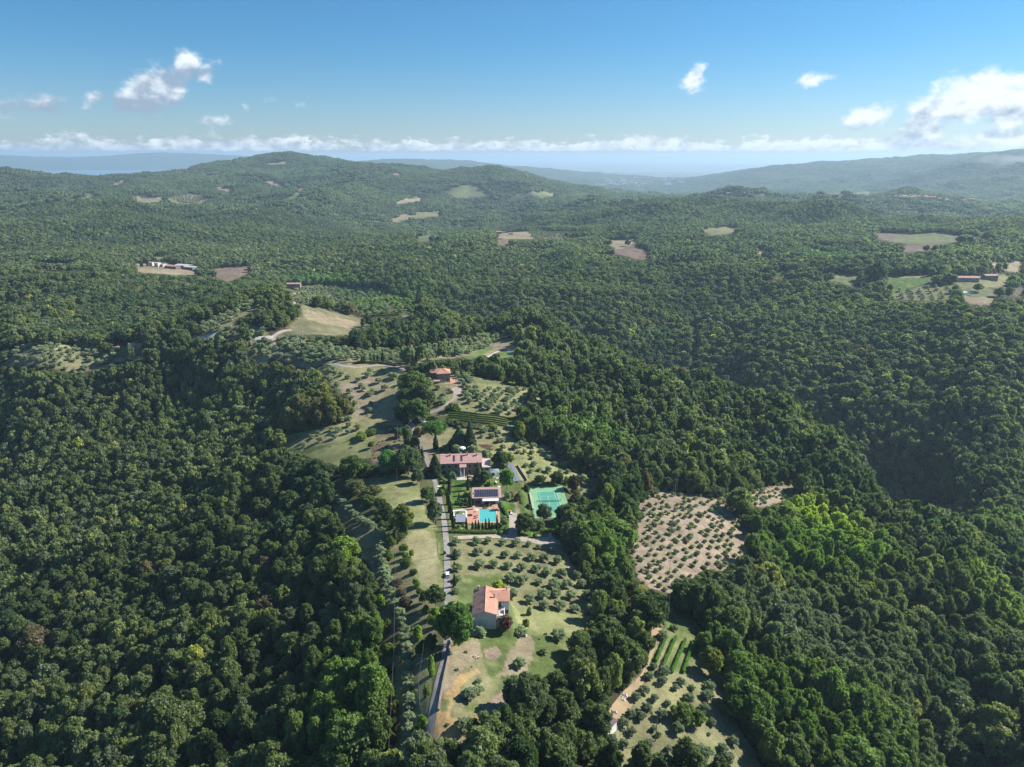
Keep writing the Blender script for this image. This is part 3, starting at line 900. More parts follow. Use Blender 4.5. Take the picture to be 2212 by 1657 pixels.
# ground
gmat, t = new_mat('ground')
at = t.new('ShaderNodeAttribute', attribute_type='GEOMETRY', attribute_name='cover')
tc = t.new('ShaderNodeTexCoord')
pos = tc.outputs['Object']
na = t.noise(pos, 0.9, 7, 0.75)
nb = t.noise(pos, 0.16, 5, 0.6)
nc = t.noise(pos, 0.02, 6, 0.6)
f = t.math('ADD', t.math('ADD', t.math('MULTIPLY', na, 0.8), t.math('MULTIPLY', nb, 0.75)), t.math('MULTIPLY', nc, 0.35))
k = t.maprange(f, 0.66, 1.26, 0.52, 1.5, False)
colr = t.mix(1.0, at.outputs['Color'], t.vec(k, k, k), 'MULTIPLY')
colr = t.mix(t.maprange(t.noise(pos, 0.35, 4, 0.6), 0.55, 0.75, 0, 0.35), colr, t.mix(1.0, colr, (0.8, 1.1, 0.6), 'MULTIPLY'))
finish(t, colr, 0.95, na, 0.7, 0.35, 0.1)
M['ground'] = gmat

# water
wm, t = new_mat('lake_water')
tc = t.new('ShaderNodeTexCoord')
finish(t, (0.09, 0.17, 0.21), 0.22, t.noise(tc.outputs['Object'], 0.02, 3), 0.2, 1.0, 0.5)
M['lake'] = wm
pm, t = new_mat('pool_water')
tc = t.new('ShaderNodeTexCoord')
nz = t.noise(tc.outputs['Object'], 0.9, 3, 0.5)
finish(t, t.mix(nz, (0.07, 0.40, 0.38), (0.11, 0.50, 0.46)), 0.08, t.noise(tc.outputs['Object'], 2.5, 3), 0.25, 0.05, 0.5)
M['pool'] = pm

# ------------------------------------------------------------------ roads
ROADS = []


def road(name, label_mat, n, Pp, width, lift=0.10, widths=None):
    co, fs, line, wd = drape(n, Pp, width, lift, widths=widths)
    ROADS.append((co, fs, name, label_mat, line, wd))


road('road', 'asphalt', 0, [(905, 1660), (922, 1608), (932, 1555), (942, 1500), (953, 1455), (963, 1415), (967, 1370), (968, 1320), (966, 1265), (966, 1215), (964, 1170), (959, 1125), (951, 1085), (944, 1055), (932, 1020), (918, 985), (905, 955)], 2.6)
road('road', 'gravel', 4, [(1128, 1040), (1112, 1000), (1108, 960), (1118, 920), (1140, 880)], 7, widths=[8, 9, 8, 4, 4])
road('road', 'gravel', 4, [(1140, 880), (1150, 760), (1120, 660), (1095, 605), (1075, 575), (1040, 550), (980, 536), (900, 530), (820, 538), (740, 545), (660, 535), (570, 520)], 4)
road('path', 'gravel', 15, [(555, 1215), (660, 1180), (770, 1140), (870, 1070), (960, 1000), (1040, 945), (1085, 880), (1110, 820), (1100, 760), (1060, 700)], 3.2, widths=[4.5, 3.5, 3, 3, 3, 3, 4, 6, 8, 8])
road('driveway', 'gravel', 18, [(-60, 268), (60, 262), (300, 250), (560, 245), (760, 252), (900, 280), (1100, 310), (1300, 320), (1470, 300)], 3.4, lift=.14, widths=[3.4, 3.2, 3.2, 4, 5, 5, 5, 7, 9])
road('driveway', 'gravel', 1, [(1290, 1150), (1298, 1080), (1302, 1000), (1295, 930)], 4.2, lift=.18)
road('dirt_track', 'dirt', 12, [(230, 1290), (330, 1150), (430, 1010), (500, 900), (560, 830), (640, 700), (690, 560), (740, 420), (760, 270), (795, 180)], 3.0, widths=[5, 5.5, 5, 4.2, 3.2, 1.6, 1.2, 1.4, 3, 3.4])
road('dirt_track', 'gravel', 5, [(1750, 1120), (1690, 1130), (1640, 1165), (1655, 1205)], 4)
road('dirt_track', 'pale', 5, [(1530, 1172), (1600, 1165), (1640, 1165)], 5)
road('dirt_track', 'pale', 5, [(1150, 1178), (1190, 1172), (1235, 1160), (1290, 1150)], 5)
road('dirt_track', 'gravel', 4, [(345, 20), (330, 60), (325, 110)], 2.5)
road('dirt_track', 'pale', 7, [(1815, 538), (1850, 534), (1920, 522)], 5)
road('dirt_track', 'pale', 19, [(1350, 380), (1420, 338), (1480, 310)], 2.2)

# trees stay off roads: collect their centre lines
road_pts = np.array([(q.x, q.y, w / 2) for (_, _, _, _, line, wd) in ROADS for q, w in zip(line, wd)])

# ------------------------------------------------------------------ the ground sheet, water, haze
idx = np.arange(NA * NR).reshape(NA, NR)
faces = np.stack([idx[:-1, :-1], idx[1:, :-1], idx[1:, 1:], idx[:-1, 1:]], -1).reshape(-1, 4)[:, ::-1]
co = np.stack([GX, GY, Z], -1).reshape(-1, 3)
me = mesh_np('ground', co, faces, M['ground'], 4, smooth=True)
att = me.color_attributes.new('cover', 'FLOAT_COLOR', 'POINT')
rgba = np.ones((NA * NR, 4), np.float32); rgba[:, :3] = cover.reshape(-1, 3)
att.data.foreach_set('color', rgba.ravel())
tag(link(bpy.data.objects.new('ground', me)), kind='structure', label='rolling ground of wooded hills, groves and fields')
for (co, fs, name, mt, line, w) in ROADS:
    o = link(bpy.data.objects.new(name, mesh_np(name, co, fs, M[mt], 4, smooth=True)))
    tag(o, kind='structure')

lk = MB().box(-16000, 5500, LAKE_Z - 2, -1800, 15800, LAKE_Z)
o = lk.build('lake', M['lake']); tag(o, 'pale blue lake behind the wooded ridge', kind='structure')

hz, t = new_mat('haze_air')
pv = t.new('ShaderNodeVolumePrincipled')
pv.inputs['Color'].default_value = (0.56, 0.76, 0.965, 1)
pv.inputs['Density'].default_value = HAZE_DENSITY
pv.inputs['Anisotropy'].default_value = 0.25
oo = t.new('ShaderNodeOutputMaterial')
t.l.new(pv.outputs[0], oo.inputs['Volume'])
zb = float(Z.min()) - 5; zt = max(float(Z.max()) + 30, CAMZ + 40)
hm = MB().box(-64000, -12000, zb, 64000, 64000, zt)
o = hm.build('haze', hz)
tag(o, 'thin blue haze lying over the hills', kind='stuff')
res = np.abs(bil(coarse, ca, cr, pts[:, 0], np.log(pts[:, 1])) - pts[:, 2]) / pts[:, 1]; print('resid', [(int(i), round(float(res[i]), 4), pts[i].round(2).tolist()) for i in np.argsort(-res)[:8]])
print('terrain', time.time() - T0, 'top', Z.max(), 'faces', len(faces))
# ------------------------------------------------------------------ tree shapes
rng = np.random.default_rng(7)


def ico():
    p = (1 + 5 ** 0.5) / 2
    v = np.array([(-1, p, 0), (1, p, 0), (-1, -p, 0), (1, -p, 0), (0, -1, p), (0, 1, p), (0, -1, -p), (0, 1, -p), (p, 0, -1), (p, 0, 1), (-p, 0, -1), (-p, 0, 1)], float)
    v /= np.linalg.norm(v[0])
    f = np.array([(0, 11, 5), (0, 5, 1), (0, 1, 7), (0, 7, 10), (0, 10, 11), (1, 5, 9), (5, 11, 4), (11, 10, 2), (10, 7, 6), (7, 1, 8), (3, 9, 4), (3, 4, 2), (3, 2, 6), (3, 6, 8), (3, 8, 9), (4, 9, 5), (2, 4, 11), (6, 2, 10), (8, 6, 7), (9, 8, 1)])
    return v, f


IV, IF = ico()


def foliage(name, blobs, n, size, core=0.80, up=0.35, elong=1.5, rough=0.5, droop=0.0):
    """leaf sprays spread through and over a cluster of masses; blobs rows: cx cy cz rx ry rz"""
    B = np.array(blobs, float)
    wts = (B[:, 3] * B[:, 4] + B[:, 3] * B[:, 5] + B[:, 4] * B[:, 5]); wts /= wts.sum()
    k = rng.choice(len(B), n, p=wts)
    d = rng.normal(size=(n, 3)); d[:, 2] += up * np.abs(rng.normal(size=n)); d /= np.linalg.norm(d, axis=1)[:, None]
    rad = 0.78 + 0.42 * rng.random(n) ** 1.3
    c = B[k, :3] + d * B[k, 3:] * rad[:, None]
    nr = d / B[k, 3:]; nr /= np.linalg.norm(nr, axis=1)[:, None]
    nr = nr + rng.normal(size=(n, 3)) * rough; nr /= np.linalg.norm(nr, axis=1)[:, None]
    a = np.cross(nr, rng.normal(size=(n, 3))); a /= np.linalg.norm(a, axis=1)[:, None]
    b = np.cross(nr, a)
    s = size * (0.6 + 0.8 * rng.random(n))
    a = a * (s * elong * 0.5)[:, None]; b = b * (s * 0.5)[:, None]
    a[:, 2] -= droop * s
    bend = nr * (s * 0.12)[:, None]
    co = np.stack([c - a, c + b + bend, c + a, c - b + bend], 1).reshape(-1, 3)
    fc = np.arange(4 * n).reshape(n, 4)
    tri = np.concatenate([fc[:, [0, 1, 2]], fc[:, [0, 2, 3]]])
    # a spray's tone follows its mass with its own scatter
    bt = rng.random(len(B))
    lv = 0.30 * bt[k] + 0.70 * rng.random(n)
    lv = np.concatenate([lv, lv])
    cv = []; cf = []; cl = []
    off = len(co)
    if core > 0:
        for i, r in enumerate(B):
            v = IV * r[3:] * core + r[:3] + rng.normal(size=IV.shape) * 0.05 * r[3]
            cv.append(v); cf.append(IF + off); off += 12; cl.append(np.full(len(IF), 0.35))
        co = np.concatenate([co] + cv); tri = np.concatenate([tri] + cf); lv = np.concatenate([lv] + cl)
    me = mesh_np(name, co, tri, M['leaf'], 3)
    at = me.attributes.new('lv', 'FLOAT', 'FACE')
    at.data.foreach_set('value', lv.astype(np.float32))
    return me


def crown_blobs(nb, rx, rz, base, spread=0.62, size=0.42, seed=0, top=1.0):
    g = np.random.default_rng(seed)
    out = [(0, 0, base + rz * 0.95, rx * 0.62, rx * 0.62, rz * 0.72)]
    for i in range(nb):
        th = 2.399 * i + g.random() * 0.8
        h = (i + 0.5) / nb
        rr = rx * spread * math.sqrt(max(0.06, 1 - (2 * abs(h - 0.42)) ** 2 * 0.8)) * (0.8 + 0.4 * g.random())
        s = size * (0.75 + 0.5 * g.random()) * (1.05 - 0.35 * h)
        out.append((rr * math.cos(th), rr * math.sin(th), base + 2 * rz * (0.12 + 0.78 * h) * top, rx * s, rx * s, rz * s * 0.9))
    return out


LIB = {}
# all tree shapes are one metre-true: broadleaf about 11 m across and 13 m high
LIB['oak'] = [foliage('crown', crown_blobs((24, 16, 30, 20, 26, 14, 34, 22, 18, 28)[i], 5.3, (4.6, 5.0, 4.2, 4.8)[i % 4], (3.0, 2.2, 3.4)[i % 3], seed=i, size=(0.30, 0.38, 0.25, 0.33, 0.28, 0.42, 0.23, 0.31, 0.35, 0.27)[i], spread=(.70, .60, .80, .66, .74)[i % 5]), 3600, 0.62, core=0.70, rough=0.85) for i in range(10)]
LIB['oakmid'] = [foliage('crown', crown_blobs(12, 5.3, 4.6, 3.0, seed=20 + i, size=0.40), 420, 1.35, core=0.84, rough=0.7) for i in range(6)]
LIB['oakfar'] = [foliage('crown', crown_blobs(8, 5.3, 4.4, 2.4, seed=40 + i, size=0.46), 110, 2.1, core=0.86, rough=0.42) for i in range(5)]
LIB['olive'] = [foliage('crown', crown_blobs(11, 2.6, 1.55, 1.1, seed=60 + i, size=0.34, spread=0.74), 1700, 0.36, core=0.66, elong=2.0, rough=1.0) for i in range(6)]
LIB['olivemid'] = [foliage('crown', crown_blobs(7, 2.6, 1.7, 0.9, seed=70 + i, size=0.46), 220, 0.8, rough=0.9) for i in range(4)]
LIB['bush'] = [foliage('crown', crown_blobs(6, 1.6, 0.9, -0.2, seed=80 + i, size=0.5), 600, 0.36, rough=0.8) for i in range(4)]


def clump(seed, n=7, R0=11):
    g = np.random.default_rng(seed)
    out = []
    for i in range(n):
        th = 2.4 * i; r = R0 * math.sqrt((i + 0.3) / n) * 0.95
        h = 8.0 + 3.5 * g.random(); w = 4.0 + 1.6 * g.random()
        out.append((r * math.cos(th), r * math.sin(th), h * 0.55, w, w, h * 0.5))
    return out


LIB['clump'] = [foliage('crown', clump(90 + i), 150, 3.6, core=0.93, elong=1.2, rough=0.4) for i in range(6)]


def cypress_mesh(seed, h=11.0, r=0.85, n=1300, s=0.34):
    g = np.random.default_rng(seed)
    bl = []
    for i in range(9):
        z = h * (0.07 + 0.90 * i / 9)
        rr = r * (1 - (i / 9.4) ** 2.2) * (0.9 + 0.2 * g.random())
        bl.append(((g.random() - .5) * .2, (g.random() - .5) * .2, z, rr, rr, h * 0.085))
    bl.append((0, 0, h * 0.95, r * 0.18, r * 0.18, h * 0.07))
    return foliage('crown', bl, n, s, core=0.9, elong=2.2, rough=0.5, droop=-0.3)


LIB['cypress'] = [cypress_mesh(i) for i in range(4)]
LIB['cypressfat'] = [cypress_mesh(10 + i, 11, 1.9, 1800, 0.45) for i in range(2)]


def conifer_blobs(h, r, seed):
    g = np.random.default_rng(seed)
    bl = []
    nl = 9
    for i in range(nl):
        z = h * (0.12 + 0.84 * i / nl); rr = r * (1 - i / (nl + 0.3))
        for k in range(5):
            th = 2 * math.pi * (k + g.random() * .6) / 5 + i
            bl.append((rr * .6 * math.cos(th), rr * .6 * math.sin(th), z - rr * .12, rr * .42, rr * .42, h * 0.04))
    bl.append((0, 0, h * .5, r * .25, r * .25, h * .42))
    return bl


LIB['conifer'] = [foliage('crown', conifer_blobs(12, 3.4, i), 3000, 0.5, elong=2.2, rough=0.45, droop=0.15) for i in range(2)]


def umbrella_blobs(seed):
    g = np.random.default_rng(seed)
    bl = [(0, 0, 8.4, 4.0, 4.0, 2.3)]
    for i in range(16):
        th = 2.399 * i; r = 4.3 * math.sqrt((i + .5) / 16)
        bl.append((r * math.cos(th), r * math.sin(th), 9.7 - 0.10 * r * r * .55 + g.random() * .3, 1.45, 1.45, 1.35))
    return bl


LIB['umbrella'] = [foliage('crown', umbrella_blobs(1), 4600, 0.42, rough=0.6)]


def trunk_mesh(name, h, r, limbs, seed, mat, spread=2.2):
    g = random.Random(seed)
    m = MB()
    lean = (g.uniform(-.3, .3), g.uniform(-.3, .3))
    m.tube([(0, 0, -0.4), (lean[0] * .4, lean[1] * .4, h * .5), (lean[0], lean[1], h)], r, 7, r * 0.6)
    for i in range(limbs):
        a = 2 * math.pi * i / limbs + g.uniform(-.4, .4)
        z0 = h * g.uniform(.6, .95)
        m.tube([(lean[0] * z0 / h, lean[1] * z0 / h, z0), (spread * .45 * math.cos(a), spread * .45 * math.sin(a), z0 + h * .35), (spread * math.cos(a), spread * math.sin(a), z0 + h * .75)], r * .45, 5, r * .12)
    me = bpy.data.meshes.new(name)
    me.from_pydata(m.v, [], m.f); me.materials.append(mat); me.shade_smooth()
    return me


TR = {'oak': [trunk_mesh('trunk', 4.5, 0.28, 5, i, M['bark'], 3.0) for i in range(3)],
      'olive': [trunk_mesh('trunk', 1.4, 0.20, 4, i, M['olive_bark'], 1.3) for i in range(3)],
      'cypress': [trunk_mesh('trunk', 1.6, 0.14, 0, 1, M['bark'])],
      'conifer': [trunk_mesh('trunk', 9.0, 0.2, 0, 1, M['bark'])],
      'umbrella': [trunk_mesh('trunk', 7.5, 0.3, 7, 3, M['bark'], 3.2)],
      'bush': [trunk_mesh('stem', 0.6, 0.06, 3, 2, M['bark'], .5)]}
NATIVE = {'oak': (10.6, 12.2), 'olive': (5.4, 4.4), 'cypress': (1.75, 11.2), 'cypressfat': (3.9, 11.2), 'conifer': (6.6, 12.0), 'umbrella': (10.6, 11.2), 'bush': (3.6, 1.9)}
TRK = {'oak': 'oak', 'olive': 'olive', 'cypress': 'cypress', 'cypressfat': 'cypress', 'conifer': 'conifer', 'umbrella': 'umbrella', 'bush': 'bush'}

T_OAK = (0.067, 0.084, 0.035); T_LIGHT = (0.085, 0.125, 0.030); T_YEL = (0.20, 0.21, 0.04); T_OLIVE = (0.175, 0.190, 0.130); T_CYP = (0.028, 0.045, 0.018)
T_BRT = (0.11, 0.19, 0.035); T_DARK = (0.032, 0.052, 0.018); T_PURP = (0.095, 0.045, 0.045); T_BROWN = (0.13, 0.10, 0.045); T_PINE = (0.060, 0.115, 0.022); T_GREY = (0.125, 0.14, 0.10)


def plant(kind, name, p, w, h, tint, label, cat, group=None, rot=None, sink=0.15, var=None):
    """one tree or shrub: an empty at its foot with crown and trunk; w, h in metres"""
    lib = LIB[kind]
    v = rng.integers(len(lib)) if var is None else var % len(lib)
    nw, nh = NATIVE[kind]
    sx = w / nw; sz = h / nh
    t0 = thing(name, label, cat, (p[0], p[1], p[2] - sink), rng.random() * 6.28 if rot is None else rot, group)
    c = bpy.data.objects.new('crown', lib[v]); c.scale = (sx, sx, sz); link(c, t0); c['tint'] = [float(q) for q in tint]
    tl = TR[TRK[kind]]
    k = bpy.data.objects.new(tl[0].name.split('.')[0], tl[int(v) % len(tl)]); k.scale = (sx, sx, sz); link(k, t0)
    return t0


def plant_px(kind, name, n, X, Yb, Wp, Hp, tint, label, cat, group=None, **kw):
    p = G(n, X, Yb)
    m = mpp(p, n)
    dep = math.atan2(CAMZ - p.z, math.hypot(p.x, p.y))
    return plant(kind, name, p, Wp * m, Hp * m / math.cos(dep), tint, label, cat, group, **kw)


PROTO = {}


def proto_coll(kind, lib):
    if kind in PROTO:
        return PROTO[kind]
    c = bpy.data.collections.new('shapes_' + kind)
    for i, me in enumerate(lib):
        o = bpy.data.objects.new('shape_%s_%02d' % (kind, i), me)
        c.objects.link(o)
    PROTO[kind] = c
    return c


def scatter(name, kind, P, S, T, label, group=None, rotz=None):
    """a wood nobody could count: one object that sets tree shapes on its points"""
    n = len(P)
    lib = LIB[kind]
    coll = proto_coll(kind, lib)
    me = bpy.data.meshes.new(name)
    me.vertices.add(n)
    me.vertices.foreach_set('co', np.ascontiguousarray(P, np.float32).ravel())
    rz = rng.random(n) * 6.283 if rotz is None else rotz
    a = me.attributes.new('rot', 'FLOAT_VECTOR', 'POINT'); a.data.foreach_set('vector', np.stack([rng.normal(size=n) * .05, rng.normal(size=n) * .05, rz], 1).astype(np.float32).ravel())
    a = me.attributes.new('scl', 'FLOAT_VECTOR', 'POINT'); a.data.foreach_set('vector', np.ascontiguousarray(S, np.float32).ravel())
    a = me.attributes.new('tint', 'FLOAT_VECTOR', 'POINT'); a.data.foreach_set('vector', np.ascontiguousarray(T, np.float32).ravel())
    a = me.attributes.new('pick', 'INT', 'POINT'); a.data.foreach_set('value', rng.integers(0, len(lib), n).astype(np.int32))
    o = link(bpy.data.objects.new(name, me))
    ng = bpy.data.node_groups.new(name, 'GeometryNodeTree')
    ng.interface.new_socket('Geometry', in_out='INPUT', socket_type='NodeSocketGeometry')
    ng.interface.new_socket('Geometry', in_out='OUTPUT', socket_type='NodeSocketGeometry')
    g = NT(ng)
    gi = g.new('NodeGroupInput'); go = g.new('NodeGroupOutput')
    ci = g.new('GeometryNodeCollectionInfo'); ci.inputs[0].default_value = coll
    ci.inputs['Separate Children'].default_value = True; ci.inputs['Reset Children'].default_value = True
    iop = g.new('GeometryNodeInstanceOnPoints')
    g.l.new(gi.outputs[0], iop.inputs['Points']); g.l.new(ci.outputs[0], iop.inputs['Instance'])
    iop.inputs['Pick Instance'].default_value = True

    def named(nm, ty):
        q = g.new('GeometryNodeInputNamedAttribute', data_type=ty); q.inputs['Name'].default_value = nm
        return q.outputs[0]
    g.l.new(named('pick', 'INT'), iop.inputs['Instance Index'])
    e2r = g.new('FunctionNodeEulerToRotation'); g.l.new(named('rot', 'FLOAT_VECTOR'), e2r.inputs[0]); g.l.new(e2r.outputs[0], iop.inputs['Rotation'])
    g.l.new(named('scl', 'FLOAT_VECTOR'), iop.inputs['Scale'])
    g.l.new(iop.outputs[0], go.inputs[0])
    md = o.modifiers.new('scatter', 'NODES'); md.node_group = ng
    return tag(o, label, kind='stuff', group=group)


# ------------------------------------------------------------------ forest
def road_clear(x, y, extra):
    m = np.zeros(len(x), bool)
    near = np.hypot(x, y) < 1000
    X = x[near]; Y = y[near]
    mm = np.zeros(len(X), bool)
    for (a, b, w) in road_pts[::2]:
        mm |= (X - a) ** 2 + (Y - b) ** 2 < (w + extra) ** 2
    m[near] = mm
    return m


def hill_mask(rmin, rmax, step, jit=0.42, azlim=50):
    """jittered points over the sector between two distances"""
    xm = rmax * math.sin(R(min(azlim, 89)))
    gx = np.arange(-xm, xm, step); gy = np.arange(0, rmax, step * 0.9)
    X, Y = np.meshgrid(gx, gy)
    X = X + (np.arange(X.shape[0]) % 2)[:, None] * step * .5
    X = X.ravel(); Y = Y.ravel()
    r = np.hypot(X, Y); a = np.abs(np.arctan2(X, Y))
    k = (r > rmin) & (r < rmax) & (a < R(azlim))
    X = X[k]; Y = Y[k]
    X = X + (rng.random(len(X)) - .5) * 2 * jit * step; Y = Y + (rng.random(len(Y)) - .5) * 2 * jit * step
    return X, Y


# running skyline (per azimuth) for leaving out what lies behind crests
tanE = (Z - CAMZ) / GR
sky_run = np.maximum.accumulate(tanE, axis=1)


def seen(x, y, h):
    r = np.hypot(x, y)
    e = (ground(x, y) + h - CAMZ) / r
    s = bil(sky_run, AZ, RR, np.arctan2(x, y), r * 0.985)
    return e > s - 0.002


def open_for_tree(x, y, h):
    """True where a tree would stand in a clearing or hide it from the air"""
    z = ground(x, y)
    r = np.hypot(x, y)
    m = in_open(x, y)
    hit = {}
    for k in (0.95, 0.6, 0.35, 0.18):
        top = z + h * k
        t = np.maximum((CAMZ - top), 2) / r
        rb = r.copy(); done = np.zeros(len(r), bool); rprev = r.copy(); gprev = h * k + np.zeros(len(r))
        reach = 60 + r * 0.26
        for q in range(1, 17):
            rn = r + reach * (q / 16) ** 1.3
            k2 = ~done
            gz = ground(x[k2] * rn[k2] / r[k2], y[k2] * rn[k2] / r[k2])
            gap = (CAMZ - rn[k2] * t[k2]) - gz
            below = gap < 0
            kk = np.nonzero(k2)[0]
            w_ = np.clip(gprev[kk] / np.maximum(gprev[kk] - gap, 1e-3), 0, 1)
            rb[kk] = np.where(below, rprev[kk] + (rn[kk] - rprev[kk]) * w_, rn[kk])
            gprev[kk] = gap; rprev[kk] = rn[kk]
            done[kk[below]] = True
        s = rb / r
        hit[k] = in_open(x * s, y * s) & (r > 240) & done
    # trees that would hide a clearing are the younger, lower ones of the wood's edge
    f = np.where(~hit[0.95], 1.0, np.where(~hit[0.6], 0.6, np.where(~hit[0.35], 0.36, np.where(~hit[0.18], 0.2, 0.0))))
    h *= np.where(f > 0, f, 1.0)
    return m | (f == 0)


def ell(x, y, n, X, Y, rx, ry):
    c = G(n, X, Y)
    return np.exp(-(((x - c.x) / rx) ** 2 + ((y - c.y) / ry) ** 2))


def forest_tint(x, y):
    n = len(x)
    a = fbm(x / 60, y / 60, 3, 91); b = rng.normal(size=n)
    T = np.array(T_OAK)[None] * np.ones((n, 1))
    rr = np.hypot(x, y)
    a = a + np.clip((rr - 900) / 900, 0, 1) * fbm(x / 330, y / 330, 3, 97) * 1.2
    k = np.clip(0.34 + 0.75 * a + 0.27 * b, 0, 1)[:, None]
    T = T * (1 - k) + np.array((0.115, 0.130, 0.054)) * k
    u = rng.random(n)
    T[u < 0.06] = np.array(T_DARK)
    cold = (fbm(x / 90, y / 90, 2, 99) > 0.33) & (u < 0.8)
    T[cold] = np.array((0.048, 0.072, 0.032))
    T[(u > 0.06) & (u < 0.16)] = np.array((0.085, 0.098, 0.056))
    T[(u > 0.88) & (u < 0.945)] = np.array((0.135, 0.145, 0.052))
    T[u > 0.993] = np.array((0.21, 0.20, 0.05))
    T[(u > 0.989) & (u < 0.993)] = np.array((0.11, 0.085, 0.05))
    # a far clump holds many trees: its colour is their average
    avg = (np.clip((rr - 1500) / 1500, 0, 1) * .72)[:, None]
    T = T * (1 - avg) + (np.array((0.070, 0.088, 0.042)) * (1 + .30 * np.clip(a, -1, 1))[:, None]) * avg
    # stands with a colour of their own
    for (cn, X, Y, rx, ry, col, s) in [(14, 530, 690, 20, 24, (0.21, 0.235, 0.035), 1.0), (14, 560, 800, 30, 16, (0.12, 0.17, 0.035), .8), (14, 350, 800, 25, 14, (0.10, 0.15, 0.03), .7),
                                    (13, 1550, 740, 6, 10, (0.15, 0.19, 0.035), .9), (13, 1560, 1400, 14, 30, (0.095, 0.14, 0.032), .8), (4, 530, 850, 22, 22, (0.13, 0.115, 0.04), .8), (4, 380, 600, 8, 10, (0.16, 0.10, 0.05), .7),
                                    (14, 400, 1450, 40, 22, (0.085, 0.125, 0.03), .8), (14, 600, 1180, 40, 25, (0.095, 0.11, 0.075), .7), (14, 380, 1150, 25, 20, (0.10, 0.115, 0.08), .7), (13, 800, 150, 50, 22, (0.10, 0.125, 0.045), .7), (14, 1350, 700, 25, 25, (0.10, 0.14, 0.035), .6),
                                    (1, 2000, 300, 25, 25, (0.09, 0.14, 0.035), .6), (4, 1100, 80, 60, 40, (0.09, 0.14, 0.04), .6), (7, 1350, 990, 90, 40, (0.13, 0.15, 0.05), .6), (7, 1000, 690, 60, 25, (0.065, 0.13, 0.03), .8), (14, 1240, 1000, 20, 20, (0.15, 0.18, 0.04), .6),
                                    (5, 1940, 860, 60, 40, (0.10, 0.17, 0.04), .8), (1, 2150, 1300, 10, 22, (0.11, 0.16, 0.035), .7)]:
        e = np.clip(ell(x, y, cn, X, Y, rx, ry) * 1.6, 0, 1)[:, None] * s
        T = T * (1 - e) + np.array(col) * e * (0.85 + 0.3 * rng.random(n)[:, None])
    return T * (0.88 + 0.24 * rng.random(n)[:, None])


CUT = [G(0, 1494, 840), G(0, 1497, 800), G(0, 1500, 700)]


def cutline(x, y):
    """the straight gap kept clear under the power line"""
    m = np.zeros(len(x), bool)
    for a, b in zip(CUT[:-1], CUT[1:]):
        d = Vector((b.x - a.x, b.y - a.y)); L2 = d.length_squared
        t = np.clip(((x - a.x) * d.x + (y - a.y) * d.y) / L2, 0, 1)
        m |= np.hypot(x - a.x - t * d.x, y - a.y - t * d.y) < 5.0
    return m


X, Y = hill_mask(95, 760, 6.5, azlim=49)
hh = 8.5 + 7.5 * rng.random(len(X)) ** 1.3 + 5.0 * fbm(X / 28, Y / 28, 2, 95)
keep = ~open_for_tree(X, Y, hh)
X, Y, hh = X[keep], Y[keep], hh[keep]
keep = ~road_clear(X, Y, 1.0) & ~cutline(X, Y)
for hp in HAND:
    keep &= ~inpoly(X, Y, hp)
X, Y, hh = X[keep], Y[keep], hh[keep]
keep = seen(X, Y, 30) | (np.hypot(X, Y) < 350)
X, Y, hh = X[keep], Y[keep], hh[keep]
ww = (3.4 + np.clip(hh, 2, 20) * (0.18 + 0.32 * rng.random(len(X)))) * np.where(rng.random(len(X)) < .10, 1.4, 1.0)
ww = np.minimum(ww, hh * 1.4)
Zt = ground(X, Y) - 0.3
Tn = forest_tint(X, Y)
px, py, pd = project(X, Y, Zt + hh * .6)
size = ww / pd * FOC
inview = (px > -5) & (px < 2217) & (py < 1670)
score = np.where(inview, size, 0)
order = np.argsort(-score)
first = order[:290]
rest = order[290:]


def region(a):
    if a < 880:
        d = ('at the left edge', 'deep in the wood', 'on the wood edge')[0 if a < 300 else (1 if a < 600 else 2)]
        return d + ' left of the road'
    if a < 1440:
        return 'in the belt between the two gardens'
    return 'on the wooded slope to the right'


def tone(t):
    if t[0] > 0.15: return 'yellowing'
    if t[0] > 0.105: return 'pale green'
    if t[1] > 0.10: return 'mid green'
    return 'dark green'


for i in first:
    sw = 'broad' if ww[i] > 10.5 else ('middling' if ww[i] > 8.5 else 'slender')
    band = 'bottom of photo' if py[i] > 1450 else ('low in photo' if py[i] > 1200 else 'mid photo')
    lab = '%s %s tree %s, %s' % (sw, tone(Tn[i]), region(px[i]), band)
    plant('oak', 'forest_tree', (X[i], Y[i], Zt[i]), ww[i], hh[i], Tn[i], lab, 'tree', group=lab)
S = np.stack([ww / NATIVE['oak'][0], ww / NATIVE['oak'][0], hh / NATIVE['oak'][1]], 1)
Pn = np.stack([X, Y, Zt], 1)
near = rest[np.hypot(X[rest], Y[rest]) < 430]; mid = rest[np.hypot(X[rest], Y[rest]) >= 430]
scatter('forest', 'oak', Pn[near], S[near], Tn[near], 'dense mixed broadleaf wood on the slopes either side of the ridge')
scatter('forest', 'oakmid', Pn[mid], S[mid], Tn[mid], 'broadleaf wood filling the gullies beyond the villa')
print('near forest', len(near), len(mid), time.time() - T0)

